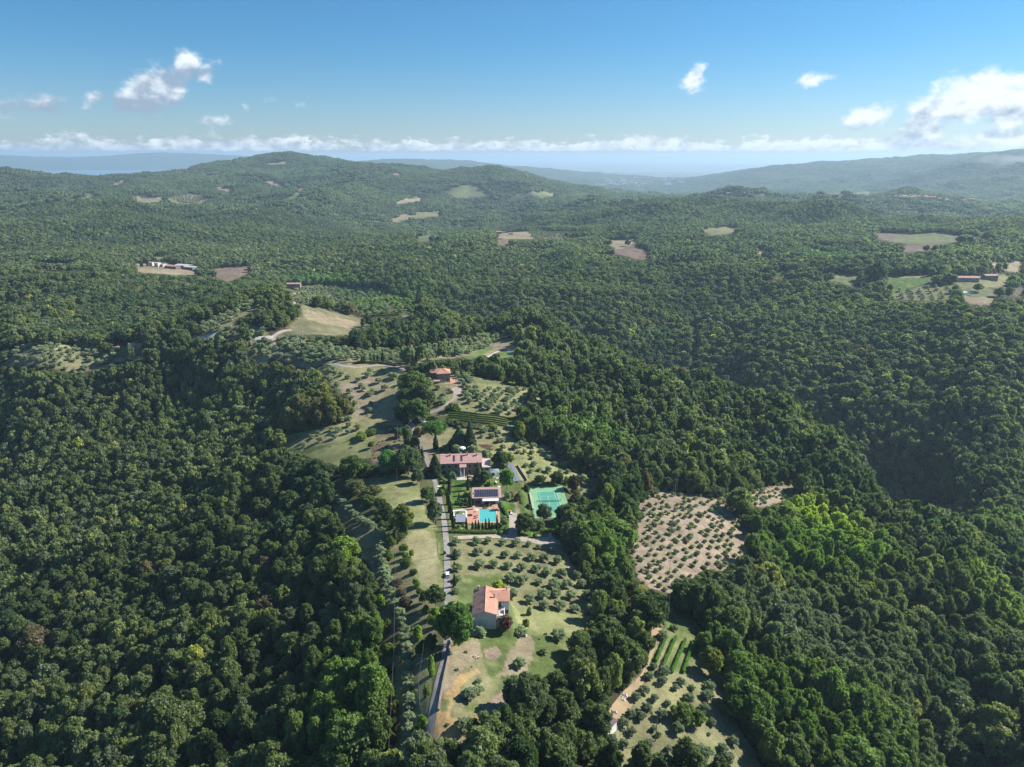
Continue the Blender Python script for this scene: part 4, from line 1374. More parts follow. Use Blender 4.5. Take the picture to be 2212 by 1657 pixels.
# thicket: young growth closing the foot of every wood edge
X, Y = hill_mask(110, 620, 3.9, azlim=47)
k = ~in_open(X, Y); X, Y = X[k], Y[k]
k = np.zeros(len(X), bool)
for a_, b_ in ((9, 0), (-9, 0), (0, 9), (0, -9), (6, 6), (-6, 6), (6, -6), (-6, -6)):
    k |= in_open(X + a_, Y + b_)
X, Y = X[k], Y[k]
k = ~road_clear(X, Y, 0.8)
for hp in HAND:
    k &= ~inpoly(X, Y, hp)
X, Y = X[k], Y[k]
w2 = 3.0 + 3.0 * rng.random(len(X)); h2 = w2 * (.7 + .5 * rng.random(len(X)))
k = ~open_for_tree(X, Y, h2)
X, Y, w2, h2 = X[k], Y[k], w2[k], h2[k]
scatter('thicket', 'oak', np.stack([X, Y, ground(X, Y) - .8], 1), np.stack([w2 / 10.6, w2 / 10.6, h2 / 12.2], 1), forest_tint(X, Y), 'young trees and brambles closing the edges of the woods')

X, Y = hill_mask(760, 2600, 8.8, azlim=44)
hh = 9.5 + 5.5 * rng.random(len(X))
keep = seen(X, Y, 16); X, Y, hh = X[keep], Y[keep], hh[keep]
keep = ~open_for_tree(X, Y, hh); X, Y, hh = X[keep], Y[keep], hh[keep]
keep = ~road_clear(X, Y, 4) & ~cutline(X, Y); X, Y, hh = X[keep], Y[keep], hh[keep]
ww = hh * (0.75 + 0.3 * rng.random(len(X)))
Tn = forest_tint(X, Y)
S = np.stack([ww / NATIVE['oak'][0], ww / NATIVE['oak'][0], hh / NATIVE['oak'][1]], 1)
Pn = np.stack([X, Y, ground(X, Y) - 1], 1)
r = np.hypot(X, Y)
a = r < 1300
scatter('forest', 'oakmid', Pn[a], S[a], Tn[a], 'wooded slopes across the gorge behind the ridge')
scatter('forest', 'oakfar', Pn[~a], S[~a], Tn[~a], 'wooded plateau in the middle distance')
print('mid forest', a.sum(), (~a).sum(), time.time() - T0)

X, Y = hill_mask(2600, 9800, 21, azlim=40)
keep = seen(X, Y, 14); X, Y = X[keep], Y[keep]
hc = np.full(len(X), 11.0); keep = ~open_for_tree(X, Y, hc); X, Y, hc = X[keep], Y[keep], hc[keep]
Tn = forest_tint(X, Y)
k = 0.85 + 0.35 * rng.random(len(X))
S = np.stack([k * 1.1, k * 1.1, k * hc / 11], 1)
scatter('forest', 'clump', np.stack([X, Y, ground(X, Y) - 1.5], 1), S, Tn, 'distant woods covering the long hill and the far ridges')
print('far forest', len(X), time.time() - T0)
# ------------------------------------------------------------------ olive trees
OL = []      # crop, X, Y(base), width px, label or None, tint, grove
def o_add(n, rows, label, tint=T_OLIVE):
    for r in rows:
        p = G(n, r[0], r[1]); m = mpp(p, n)
        OL.append((p, r[2] * m, (r[3] * m / .8 if len(r) > 3 else r[2] * m * rng.uniform(.74, .9)), label, tint))


ORD = ['first', 'second', 'third', 'fourth', 'fifth', 'sixth', 'seventh', 'eighth']
GROVE = [[(260, 365, 160), (440, 345, 140), (660, 370, 140), (860, 380, 150), (1050, 390, 110), (1190, 430, 100), (1410, 470, 120)],
         [(285, 520, 170), (480, 520, 120), (700, 560, 150), (890, 565, 150), (1090, 590, 160), (1280, 610, 160), (1480, 650, 160)],
         [(310, 720, 190), (520, 700, 150), (735, 720, 160), (940, 750, 160), (1160, 770, 160), (1330, 830, 190), (1550, 840, 160), (1780, 870, 150)],
         [(780, 930, 200), (940, 960, 210), (1200, 960, 150), (1430, 1020, 190), (1620, 1010, 180), (1840, 1000, 170), (2080, 1050, 180)],
         [(810, 1160, 190), (1060, 1240, 190), (1270, 1170, 200), (1450, 1150, 180), (1680, 1180, 180), (1930, 1160, 170)],
         [(1280, 1320, 180), (1510, 1330, 200), (1740, 1370, 160), (2000, 1390, 170), (2130, 1240, 150)]]
for i, row in enumerate(GROVE):
    for j, q in enumerate(row):
        o_add(18, [q], 'grey-green olive, %s from the road in the %s grove row below the driveway' % (ORD[j], ORD[i]))
for j, q in enumerate([(785, 1215, 90), (795, 1320, 105), (790, 1450, 95), (795, 1545, 90), (785, 1650, 80)]):
    o_add(1, [q], 'olive in the roadside line, %s below the pool hedge' % ORD[j])
for q, l in [((1180, 640, 105), 'olive on the bank just below the purple-leaved tree'), ((1465, 670, 125), 'twin-crowned olive alone in the middle of the lower lawn'), ((1355, 780, 75), 'smallest olive standing alone on the lower lawn'),
             ((1165, 885, 105), 'rounded lone olive below the bare soil circle'), ((1430, 985, 100), 'dusky olive against the wood on the right of the lower lawn'), ((785, 1125, 130), 'olive at the end of the orange bank beside the road'),
             ((850, 1090, 90), 'leaning olive behind the one at the orange bank'), ((740, 1365, 140), 'spreading olive over the orange soil near the road'), ((875, 1455, 120), 'dark round olive between orange soil and bottom wood'), ((545, 1505, 100), 'olive right beside the bottom end of the asphalt road'),
             ((715, 1650, 160), 'large olive at the bottom edge beside the road'), ((930, 1675, 150), 'large olive at the bottom edge left of the oaks'), ((850, 1010, 60), 'small olive at the head of the orange bank')]:
    o_add(2, [q], l)
o_add(12, [(950, 245, 85), (830, 330, 110), (1190, 390, 80)], 'olive around the green patch above the short vine rows')
o_add(12, [(740, 640, 80), (690, 740, 100), (850, 700, 130), (830, 800, 110), (640, 890, 110), (1020, 810, 110), (965, 860, 80), (560, 960, 110), (750, 970, 90)], 'dusky olive between the short vine rows and the orange track', T_GREY)
o_add(12, [(1135, 860, 80), (1100, 980, 120), (1310, 860, 130), (1290, 960, 140), (1260, 1090, 120), (1420, 1040, 130), (1340, 1220, 100)], 'olive at the right side of the hillside garden', T_GREY)
o_add(12, [(670, 1080, 120), (880, 1020, 80), (500, 1140, 110), (610, 1160, 110), (820, 1150, 130), (430, 1230, 130), (510, 1320, 110), (310, 1430, 150), (430, 1440, 110)], 'dusky olive beside the brown-roofed shed and crossarm pole', T_GREY)
o_add(12, [(990, 1300, 140), (740, 1280, 80), (680, 1450, 120), (890, 1490, 90), (570, 1590, 110), (870, 1600, 100), (1040, 1590, 60), (1260, 1560, 180), (345, 1600, 50), (1310, 1330, 50), (1230, 1657, 150), (1450, 1500, 120), (1490, 1600, 150), (1560, 1420, 120)], 'dusky olive low on the dry slope of the hillside garden', T_GREY)
L1 = [(150, 605), (175, 640), (205, 675), (235, 705), (265, 735), (300, 770), (335, 800), (370, 830), (405, 850), (440, 865), (470, 880)]
o_add(16, [(x, y, 85) for x, y in L1], 'silvery olive in the short slanting row beside the left wood')
L2 = [(530, 900), (540, 950), (548, 1000), (545, 1050), (540, 1100), (545, 1150), (555, 1200), (570, 1250), (585, 1300), (600, 1350), (615, 1400), (630, 1450), (655, 1500), (680, 1550), (700, 1600), (715, 1640)]
o_add(16, [(x + 15, y + 25, 100) for x, y in L2], 'silvery olive in the long curving row left of the mown strip')
L3 = [(650, 120), (690, 200), (715, 270), (735, 350), (740, 430), (755, 520), (760, 620), (770, 700), (765, 800), (770, 900), (780, 1000), (785, 1090), (780, 1190), (775, 1290), (770, 1390)]
o_add(17, [(x, y + 25, 125) for x, y in L3], 'silvery olive in the row between the overhead cable and the road')
D1 = [(590, 565), (645, 600), (690, 620), (820, 610), (895, 650), (940, 700), (980, 615), (920, 580), (1010, 620), (570, 640), (620, 680), (640, 740), (700, 720), (690, 760), (800, 700), (835, 740), (845, 800), (835, 850), (730, 850), (700, 900), (650, 910), (580, 970), (620, 980), (600, 1025), (690, 990), (760, 965),
      (695, 945), (490, 1000), (500, 1048), (390, 1080), (300, 1038), (350, 1025), (410, 1015), (445, 1028), (895, 950), (1040, 660), (780, 680), (860, 720), (760, 640), (840, 580), (600, 600), (480, 610), (530, 630), (660, 790), (740, 800), (680, 850), (610, 720), (720, 760), (450, 580), (540, 590), (980, 980), (1010, 960)]
o_add(4, [(x, y, rng.uniform(38, 54)) for x, y in D1], 'olive scattered over the dry meadow beyond the left wood')


def grove(n, poly, dr, dt, ang, w, label, tint=T_OLIVE, jit=0.25, drop=0.08, minz=0):
    P = wpoly(n, poly)
    xs = [p[0] for p in P]; ys = [p[1] for p in P]
    cx, cy = sum(xs) / len(xs), sum(ys) / len(ys)
    ext = max(max(xs) - min(xs), max(ys) - min(ys))
    c, s = math.cos(ang), math.sin(ang)
    u = np.arange(-ext, ext, dt); v = np.arange(-ext, ext, dr)
    U_, V_ = np.meshgrid(u, v)
    U_ = U_ + rng.normal(size=U_.shape) * jit * dt; V_ = V_ + rng.normal(size=V_.shape) * jit * dt * .5
    x = (cx + U_ * c - V_ * s).ravel(); y = (cy + U_ * s + V_ * c).ravel()
    k = inpoly(x, y, P) & (rng.random(len(x)) > drop)
    x, y = x[k], y[k]
    k = ~road_clear(x, y, 1.6)
    x, y = x[k], y[k]
    z = ground(x, y)
    for a, b, q in zip(x, y, z):
        ww = w * rng.uniform(.75, 1.25)
        OL.append((Vector((a, b, q)), ww, ww * rng.uniform(.72, .9), label, tint))


grove(3, [(380, 240), (500, 215), (600, 235), (840, 250), (1000, 210), (1150, 185), (1190, 205), (1080, 245), (960, 270), (850, 310), (850, 370), (930, 430), (960, 480), (880, 560), (800, 620), (700, 620), (560, 690), (560, 760), (470, 740), (330, 690), (305, 600), (300, 480), (335, 330)], 5.6, 3.9, R(-68), 2.5, 'thin olive in rows on the bare pinkish soil', (0.16, 0.18, 0.11), .25, .12)
grove(1, [(1000, 200), (1290, 180), (1340, 300), (1700, 370), (1830, 580), (1440, 645), (1400, 550), (1290, 440), (1130, 300), (1020, 300)], 7.5, 5.5, R(25), 4.0, 'olive in the sloping grove above the tennis court')
grove(1, [(1850, 560), (2040, 610), (2040, 680), (1890, 650)], 8, 6, R(25), 5.0, 'olive in the corner of the grove right of the tennis court')
grove(4, [(1440, 680), (1540, 670), (1740, 690), (1860, 690), (1990, 720), (1850, 800), (1830, 900), (1700, 860), (1560, 810), (1500, 780), (1440, 740)], 7, 5.5, R(20), 4.4, 'olive in the grove behind the short vineyard')
grove(4, [(1250, 690), (1300, 670), (1400, 700), (1410, 740), (1350, 790), (1250, 820)], 7, 5.5, R(80), 4.2, 'olive in front of the hipped-roof farmhouse')
grove(4, [(1420, 600), (1535, 590), (1530, 680), (1440, 690)], 6, 5, R(30), 5.2, 'bushy olive right of the hipped-roof farmhouse')
grove(4, [(560, 395), (760, 435), (1000, 440), (1250, 405), (1480, 345), (1690, 318), (1740, 360), (1640, 410), (1480, 460), (1300, 480), (1080, 520), (700, 500), (560, 500)], 6.5, 5.6, R(12), 5.0, 'olive in the long silvery grove along the ridge track')
grove(4, [(0, 300), (200, 322), (420, 352), (560, 395), (560, 500), (440, 540), (300, 500), (0, 440)], 7, 5.5, R(-20), 4.8, 'olive in the terraced grove below the big dry field')
grove(4, [(560, 10), (900, 25), (1060, 95), (1210, 142), (1100, 190), (900, 195), (700, 165)], 8, 7.5, R(10), 6.0, 'young tree on the terraces below the plateau wood', (0.115, 0.15, 0.06), .35)
grove(4, [(340, 20), (500, 0), (900, 60), (1000, 150), (900, 200), (560, 150), (400, 120), (330, 100)], 8, 6.5, R(-15), 5.0, 'olive on the slope right of the long farmhouse')
grove(4, [(1850, 300), (1900, 285), (2000, 310), (2040, 360), (1960, 385), (1870, 370)], 7.5, 5.5, R(60), 4.4, 'olive in the rows right of the little tower')
grove(5, [(0, 1265), (150, 1222), (480, 1218), (560, 1232), (700, 1242), (700, 1310), (500, 1388), (300, 1350), (0, 1330)], 7.5, 6.5, R(0), 5.4, 'olive in the grove left of the small red-roofed house')
grove(5, [(1150, 1115), (1300, 1055), (1560, 935), (1562, 965), (1300, 1130), (1200, 1165)], 7, 6, R(40), 5.0, 'olive on the narrow strip running down from the farmhouse')
grove(5, [(1230, 1150), (1400, 1090), (1580, 1120), (1640, 1160), (1300, 1162)], 7, 6, R(-10), 5.0, 'olive on the slope between the wooded knoll and the pale track')
grove(3, [(870, 240), (1000, 190), (1150, 170), (1210, 205), (1100, 258), (960, 300), (875, 335)], 5.6, 4.0, R(-68), 2.5, 'thin olive on the narrow tongue of the bare grove', (0.16, 0.18, 0.11), .25, .12)
grove(5, [(1200, 1185), (1400, 1165), (1650, 1165), (1800, 1205), (1990, 1240), (1980, 1300), (1700, 1325), (1480, 1270), (1300, 1225)], 6.5, 5.5, R(-20), 4.8, 'olive in the silvery grove at the bend of the ridge track')
grove(7, [(1260, 910), (1500, 880), (1740, 840), (1820, 850), (1770, 930), (1560, 940), (1330, 930)], 11, 6.0, R(70), 4.2, 'olive in the neat rows beside the far pasture')
grove(6, [(1200, 530), (1600, 538), (1500, 562), (1240, 575)], 12, 8, R(10), 5, 'olive in rows on the distant plateau', T_GREY)
grove(5, [(1000, 320), (1080, 303), (1240, 308), (1240, 352), (1100, 365)], 16, 10, R(15), 6, 'tree in rows on the far hillside', T_GREY)
print('olives', len(OL), time.time() - T0)

P_ = np.array([tuple(q[0]) for q in OL])
w_ = np.array([q[1] for q in OL]); h_ = np.array([q[2] for q in OL])
px, py, pd = project(P_[:, 0], P_[:, 1], P_[:, 2] + 1.5)
sc_ = np.where((px > -5) & (px < 2217) & (py < 1668), w_ / pd, 0)
order = np.argsort(-sc_)
for i in order[:298]:
    p, w, h, lab, ti = OL[i]
    t_ = np.array(ti) * rng.uniform(.85, 1.15)
    plant('olive', 'olive_tree', p, w, h, t_, lab, 'olive tree', group='olive trees of the groves and lawns' if 'driveway' in lab else lab)
rest = order[298:]
t_ = np.array([OL[i][4] for i in rest]) * (0.85 + .3 * rng.random((len(rest), 1)))
S = np.stack([w_[rest] / 5.4, w_[rest] / 5.4, h_[rest] / 4.4], 1)
r = np.hypot(P_[rest, 0], P_[rest, 1])
a = r < 620
Q = P_[rest]; Q[:, 2] -= 0.15
scatter('olive_grove', 'olive', Q[a], S[a], t_[a], 'smaller olives of the groves along the ridge')
scatter('olive_grove', 'olivemid', Q[~a], S[~a], t_[~a], 'far olives of the groves beyond the ridge')

# ------------------------------------------------------------------ cypresses
CY = []
for X_, Y_, H_ in [(95, 440, 70), (122, 440, 65), (222, 430, 75), (252, 425, 70), (295, 420, 60), (308, 420, 95), (520, 425, 80), (558, 400, 60), (638, 430, 90), (750, 415, 50), (840, 385, 45)]:
    CY.append((19, X_, Y_, H_ * .24, H_, 'cypress among the olives along the ridge track'))
for X_, Y_, H_ in [(612, 500, 150), (598, 505, 120), (626, 505, 110)]:
    CY.append((19, X_, Y_, H_ * .16, H_, 'tall cypress in the tight cluster behind the hipped-roof farmhouse'))
for X_, Y_, H_ in [(757, 300, 50), (808, 320, 60), (860, 320, 70), (880, 290, 50), (965, 290, 60), (1000, 270, 60), (1052, 262, 50), (1075, 255, 70), (1102, 245, 55), (1146, 230, 60), (1168, 220, 60), (1190, 215, 60), (1208, 205, 60), (1238, 190, 60)]:
    CY.append((19, X_, Y_, H_ * .24, H_, 'cypress in the avenue climbing towards the little tower'))
for X_, Y_, H_ in [(958, 350, 60), (993, 375, 40), (1008, 375, 60), (1026, 370, 80)]:
    CY.append((19, X_, Y_, H_ * .22, H_, 'cypress left of the bright green playing strip'))
for X_, Y_, H_ in [(1770, 95, 50), (1785, 95, 50), (1930, 285, 50), (1955, 280, 45), (1825, 340, 70), (1805, 340, 60), (1900, 300, 40), (2030, 300, 40), (2078, 300, 40), (1490, 110, 60), (1450, 120, 80)]:
    CY.append((19, X_, Y_, H_ * .24, H_, 'cypress between the small football pitch and the gorge'))
pr = [(745, 1380), (855, 1460), (915, 1430), (970, 1430), (1040, 1470), (1100, 1400), (1160, 1390), (1212, 1470), (1308, 1330)]
for j, (X_, Y_) in enumerate(pr):
    CY.append((8, X_, 1645, 44, 1645 - Y_, ('leftmost', 'second', 'third', 'fourth', 'fifth', 'sixth', 'seventh', 'eighth', 'rightmost')[j] + ' cypress in the row below the swimming pool'))
for q in [(430, 960, 50, 400, 'tall slender cypress at the left end of the villa lawn'), (770, 880, 44, 310, 'slender cypress at the corner of the villa terrace'), (612, 1130, 36, 230, 'short thin cypress at the lower edge of the villa lawn'), (812, 1190, 50, 290, 'cypress beside the pool house porch'),
          (400, 1150, 48, 330, 'uppermost cypress of the fence line beside the shaded road'), (430, 1290, 50, 360, 'second cypress of the fence line beside the shaded road'), (462, 1420, 50, 340, 'third cypress of the fence line beside the shaded road'), (492, 1550, 48, 330, 'fourth cypress of the fence line beside the shaded road'), (510, 1640, 46, 280, 'lowest cypress of the fence line beside the shaded road')]:
    CY.append((8,) + q)
CY.append((9, 175, 850, 44, 260, 'leftmost of two leaning cypresses beside the villa gate'))
CY.append((9, 232, 960, 48, 300, 'dark cypress right of its twin beside the villa gate'))
CY.append((15, 545, 1335, 58, 430, 'very tall lone cypress where the farm path meets the road'))
CY.append((16, 1215, 1165, 26, 95, 'small cypress in the roadside line above the white car'))
CY.append((16, 1215, 1410, 28, 120, 'small cypress in the roadside line just below the white car'))
CY.append((16, 1212, 1260, 24, 80, 'stubby cypress in the roadside line beside the white car'))
for X_, Y_, H_ in [(45, 415, 170), (85, 415, 120), (205, 400, 150), (340, 385, 190), (430, 370, 180), (478, 375, 160)]:
    CY.append((20, X_, Y_, H_ * .26, H_, 'dark poplar-like cypress by the distant farm sheds'))
CY.append((5, 1135, 1170, 26, 62, 'lone cypress beside the pale track left of the grove'))
for q in [(850, 740, 22, 40), (880, 735, 18, 36)]:
    CY.append((5, 1660 + q[0] - 850, 860, 26, 52, 'cypress beside the long farmhouse on the ridge'))
for X_ in (2000, 2035, 2075):
    CY.append((4, X_, 412 - (X_ - 2000) * .1, 11, 42, 'cypress on the rim of the gorge'))
for i in range(16):
    CY.append((7, 20 + 22 * i + rng.uniform(-6, 6), 720 + rng.uniform(-10, 20), 18, rng.uniform(45, 70), 'dark cypress in the park on the far side of the gorge'))
for (n, X_, Y_, Wp, Hp, lab) in CY:
    plant_px('cypress', 'cypress_tree', n, X_, Y_, Wp * 1.1, Hp * (1.25 if n == 19 else 1.0), np.array(T_CYP) * rng.uniform(.85, 1.2), lab, 'cypress', group=lab if ('avenue' in lab or 'along' in lab or 'cluster' in lab or 'strip' in lab or 'between' in lab or 'distant' in lab or 'park' in lab or 'rim' in lab or 'long farmhouse' in lab) else 'cypresses of the villa and road')

# ------------------------------------------------------------------ single trees and shrubs
for (kind, name, n, X_, Y_, Wp, Hp, ti, lab) in [
    ('oak', 'oak_tree', 2, 665, 715, 290, 285, (0.06, 0.10, 0.025), 'large oak overhanging the road beside the grey gabled house'),
    ('oak', 'plum_tree', 2, 1062, 598, 92, 112, (0.11, 0.055, 0.055), 'purple-leaved plum tree at the corner of the grey gabled house'),
    ('bush', 'shrub', 2, 1000, 290, 130, 75, T_YEL, 'yellow-green shrub behind the near terracotta roof'),
    ('bush', 'shrub', 2, 1238, 480, 48, 70, (0.12, 0.15, 0.04), 'small upright shrub in front of the lowest olive row'),
    ('bush', 'shrub', 2, 1215, 565, 55, 65, (0.12, 0.14, 0.05), 'low shrub above the olive on the bank'),
    ('bush', 'shrub', 2, 860, 640, 120, 80, T_OLIVE, 'grey shrub against the shaded gable wall'),
    ('umbrella', 'umbrella_pine', 9, 470, 700, 440, 480, T_PINE, 'bright green umbrella pine above the villa'),
    ('cypressfat', 'cypress_tree', 9, 472, 705, 100, 260, T_DARK, 'thick dark cypress under the umbrella pine'),
    ('conifer', 'spruce_tree', 9, 1085, 660, 250, 470, (0.035, 0.055, 0.035), 'dark pointed spruce above the villa garden'),
    ('conifer', 'cedar_tree', 9, 900, 640, 400, 350, (0.075, 0.10, 0.05), 'feathery grey-green cedar left of the spruce'),
    ('conifer', 'fir_tree', 9, 460, 1190, 330, 400, (0.035, 0.055, 0.022), 'dark fir at the left corner of the villa'),
    ('conifer', 'cedar_tree', 8, 960, 740, 220, 380, (0.08, 0.09, 0.05), 'wispy cedar in front of the villa wall'),
    ('oak', 'garden_tree', 8, 1490, 900, 250, 430, (0.10, 0.17, 0.03), 'bright green leaning tree right of the pool house'),
    ('oak', 'garden_tree', 8, 1350, 480, 290, 300, T_DARK, 'very dark round tree right of the villa'),
    ('oak', 'garden_tree', 8, 1500, 430, 240, 260, (0.12, 0.14, 0.035), 'yellow-green tree behind the dark round tree'),
    ('olive', 'olive_tree', 8, 1110, 330, 210, 200, T_OLIVE, 'spiky olive at the right corner of the villa roof'),
    ('olive', 'olive_tree', 8, 860, 195, 190, 160, T_OLIVE, 'olive behind the villa right of the white parasol'),
    ('olive', 'olive_tree', 8, 560, 195, 180, 160, T_OLIVE, 'olive behind the villa left of the white parasol'),
    ('bush', 'garden_shrub', 8, 380, 150, 130, 130, (0.11, 0.13, 0.05), 'palm-like shrub behind the left end of the villa'),
    ('olive', 'olive_tree', 8, 485, 720, 160, 190, (0.13, 0.17, 0.09), 'clipped round olive on the villa lawn corner'),
    ('bush', 'topiary_ball', 8, 332, 755, 78, 90, (0.12, 0.16, 0.08), 'clipped grey-green ball left of the villa lawn'),
    ('bush', 'topiary_ball', 8, 290, 680, 78, 75, (0.12, 0.16, 0.08), 'smaller clipped ball nearest the dark fir'),
    ('bush', 'topiary_ball', 8, 432, 725, 70, 75, (0.12, 0.16, 0.08), 'clipped ball beneath the round olive'),
    ('bush', 'topiary_ball', 8, 866, 1075, 62, 75, (0.12, 0.16, 0.08), 'clipped ball beside the pool house porch'),
    ('oak', 'garden_tree', 8, 1095, 720, 230, 190, (0.07, 0.10, 0.035), 'rounded dark shrub tree between villa and pool house'),
    ('bush', 'garden_shrub', 8, 1170, 790, 140, 90, (0.13, 0.18, 0.04), 'light green clipped shrub above the pool house roof'),
    ('olive', 'olive_tree', 8, 1500, 1060, 140, 160, T_OLIVE, 'olive right of the pool house on the lawn edge'),
    ('bush', 'garden_shrub', 8, 1570, 1000, 110, 120, (0.10, 0.09, 0.055), 'brownish shrub on the bank above the small lawn'),
    ('bush', 'garden_shrub', 8, 300, 960, 180, 200, (0.14, 0.17, 0.04), 'yellow-green shrub between the road and the villa lawn'),
    ('olive', 'roadside_tree', 8, 70, 1080, 210, 290, (0.11, 0.13, 0.07), 'pale grey-green tree at the bend beside the shaded road'),
    ('oak', 'roadside_tree', 8, 150, 1480, 240, 400, (0.065, 0.085, 0.045), 'tall grey-green tree left of the shaded road'),
    ('bush', 'garden_shrub', 8, 740, 1010, 150, 140, (0.15, 0.20, 0.035), 'bright yellow-green shrub beside the villa lawn'),
    ('bush', 'garden_shrub', 8, 620, 1140, 180, 140, (0.09, 0.11, 0.065), 'grey shrubs below the villa lawn'),
    ('bush', 'garden_shrub', 8, 730, 1150, 150, 150, (0.08, 0.10, 0.055), 'dark shrubs left of the pool house porch'),
    ('bush', 'potted_plant', 8, 1060, 1180, 70, 80, (0.10, 0.14, 0.03), 'leafy plant in front of the pool house, left one'),
    ('bush', 'potted_plant', 8, 1192, 1165, 70, 100, (0.10, 0.16, 0.03), 'leafy plant in front of the pool house, right one'),
    ('olive', 'olive_tree', 8, 1365, 1230, 100, 150, T_OLIVE, 'thin olive on the small lawn right of the terrace'),
    ('olive', 'olive_tree', 8, 1440, 1520, 160, 170, T_OLIVE, 'olive between the terrace and the driveway'),
    ('bush', 'garden_shrub', 8, 590, 1340, 110, 80, (0.12, 0.18, 0.04), 'green plants in the bed left of the terrace'),
    ('bush', 'garden_shrub', 8, 590, 1590, 130, 90, (0.15, 0.19, 0.04), 'yellow-green plants below the dark greenhouse roof'),
    ('bush', 'garden_shrub', 8, 690, 1560, 90, 90, (0.16, 0.15, 0.09), 'pale flowering plants below the dark greenhouse roof'),
    ('oak', 'evergreen_oak', 11, 690, 975, 310, 330, (0.085, 0.10, 0.06), 'round grey-green oak over the near end of the tennis court'),
    ('oak', 'evergreen_oak', 11, 1060, 980, 350, 350, (0.08, 0.095, 0.055), 'round oak at the right corner of the tennis court'),
    ('oak', 'evergreen_oak', 11, 330, 1180, 400, 390, (0.065, 0.085, 0.035), 'broad oak between driveway and tennis court'),
    ('oak', 'garden_tree', 11, 625, 1120, 170, 170, (0.09, 0.12, 0.05), 'small tree between the oaks above the gravel'),
    ('bush', 'laurel_bush', 11, 960, 1090, 260, 150, (0.07, 0.15, 0.03), 'glossy bright green bush behind the clipped hedge'),
    ('bush', 'topiary_ball', 11, 522, 1280, 110, 110, (0.07, 0.12, 0.02), 'dark clipped ball on the gravel island'),
    ('oak', 'plum_tree', 11, 1290, 780, 260, 330, (0.055, 0.045, 0.035), 'brown-purple tree right of the tennis court, lower one'),
    ('oak', 'plum_tree', 11, 1250, 430, 230, 330, (0.06, 0.05, 0.035), 'brown-purple tree right of the tennis court, upper one'),
    ('oak', 'garden_tree', 11, 940, 260, 280, 250, (0.045, 0.06, 0.022), 'dark round tree behind the tennis court'),
    ('oak', 'garden_tree', 11, 625, 260, 210, 190, (0.07, 0.10, 0.03), 'small green tree behind the tennis court'),
    ('bush', 'garden_tree', 11, 1130, 260, 150, 190, (0.12, 0.16, 0.035), 'yellow-green bush behind the right court corner'),
    ('bush', 'garden_shrub', 11, 350, 380, 160, 150, (0.06, 0.07, 0.035), 'dark shrub at the left corner of the court'),
    ('bush', 'garden_shrub', 11, 190, 560, 150, 170, (0.09, 0.06, 0.05), 'reddish shrub on the bank left of the court'),
    ('bush', 'garden_shrub', 11, 400, 720, 110, 110, (0.10, 0.09, 0.05), 'brownish shrub by the court wall'),
    ('bush', 'garden_shrub', 11, 60, 500, 120, 130, (0.10, 0.12, 0.05), 'olive-green shrub above the small lawn'),
    ('oak', 'oak_tree', 16, 310, 465, 250, 250, (0.06, 0.085, 0.025), 'large dark oak at the bottom of the left meadow'),
    ('oak', 'roadside_tree', 16, 615, 410, 190, 220, (0.055, 0.13, 0.035), 'bright green tree left of the overhead cable'),
    ('oak', 'roadside_tree', 16, 800, 400, 250, 250, (0.075, 0.10, 0.045), 'broad grey-green tree left of the villa gate'),
    ('oak', 'oak_tree', 16, 755, 930, 200, 225, (0.095, 0.105, 0.025), 'yellowish oak at the head of the mown strip'),
    ('oak', 'roadside_tree', 16, 1045, 1590, 170, 190, (0.07, 0.095, 0.035), 'rounded tree at the bottom of the mown strip'),
    ('olive', 'roadside_tree', 16, 1045, 850, 120, 210, (0.10, 0.115, 0.07), 'grey-green tree on the verge opposite the pool'),
    ('bush', 'shrub', 16, 1040, 1680, 110, 90, (0.16, 0.20, 0.04), 'yellow-green shrub on the verge above the big oak'),
    ('oak', 'garden_tree', 16, 960, 650, 130, 150, (0.08, 0.11, 0.04), 'green tree on the verge left of the shaded road'),
    ('oak', 'garden_tree', 16, 880, 480, 120, 130, (0.06, 0.08, 0.045), 'dark tree on the verge below the villa gate'),
    ('bush', 'shrub', 17, 990, 780, 90, 200, (0.14, 0.18, 0.04), 'upright yellow-green shrub beside the road bend'),
    ('bush', 'shrub', 17, 950, 970, 80, 110, (0.10, 0.14, 0.035), 'shrub left of the pale road surface'),
    ('bush', 'shrub', 17, 905, 1270, 110, 130, (0.11, 0.16, 0.035), 'green shrub on the verge low in the photo'),
    ('olive', 'roadside_tree', 17, 880, 1680, 300, 320, (0.13, 0.14, 0.09), 'large pale grey tree at the bottom end of the road'),
    ('bush', 'shrub', 17, 860, 430, 120, 140, (0.14, 0.18, 0.035), 'yellow-green shrub in the grove left of the big oak'),
    ('oak', 'oak_tree', 12, 1330, 720, 280, 290, (0.11, 0.115, 0.03), 'round yellow-brown oak right of the short vine rows'),
    ('oak', 'fig_tree', 12, 1040, 1180, 260, 160, (0.10, 0.13, 0.035), 'wide green fig tree in the hillside garden'),
    ('oak', 'fig_tree', 12, 1190, 1240, 150, 150, (0.10, 0.13, 0.04), 'smaller green fig tree right of the wide one'),
    ('bush', 'shrub', 12, 790, 1335, 70, 50, (0.12, 0.16, 0.04), 'shrub at the foot of the crossarm pole'),
    ('oak', 'oak_tree', 4, 1130, 730, 190, 170, (0.085, 0.11, 0.035), 'upper oak in the belt left of the farm path'),
    ('oak', 'oak_tree', 4, 1190, 790, 130, 130, (0.065, 0.085, 0.035), 'middle oak in the belt left of the farm path'),
    ('oak', 'oak_tree', 4, 1080, 900, 140, 140, (0.06, 0.08, 0.025), 'lower left oak in the belt beside the pale road'),
    ('oak', 'oak_tree', 4, 1160, 910, 150, 160, (0.075, 0.105, 0.03), 'lower right oak in the belt beside the pale road'),
    ('oak', 'oak_tree', 4, 1080, 810, 110, 120, (0.05, 0.07, 0.025), 'dark oak at the left edge of the belt'),
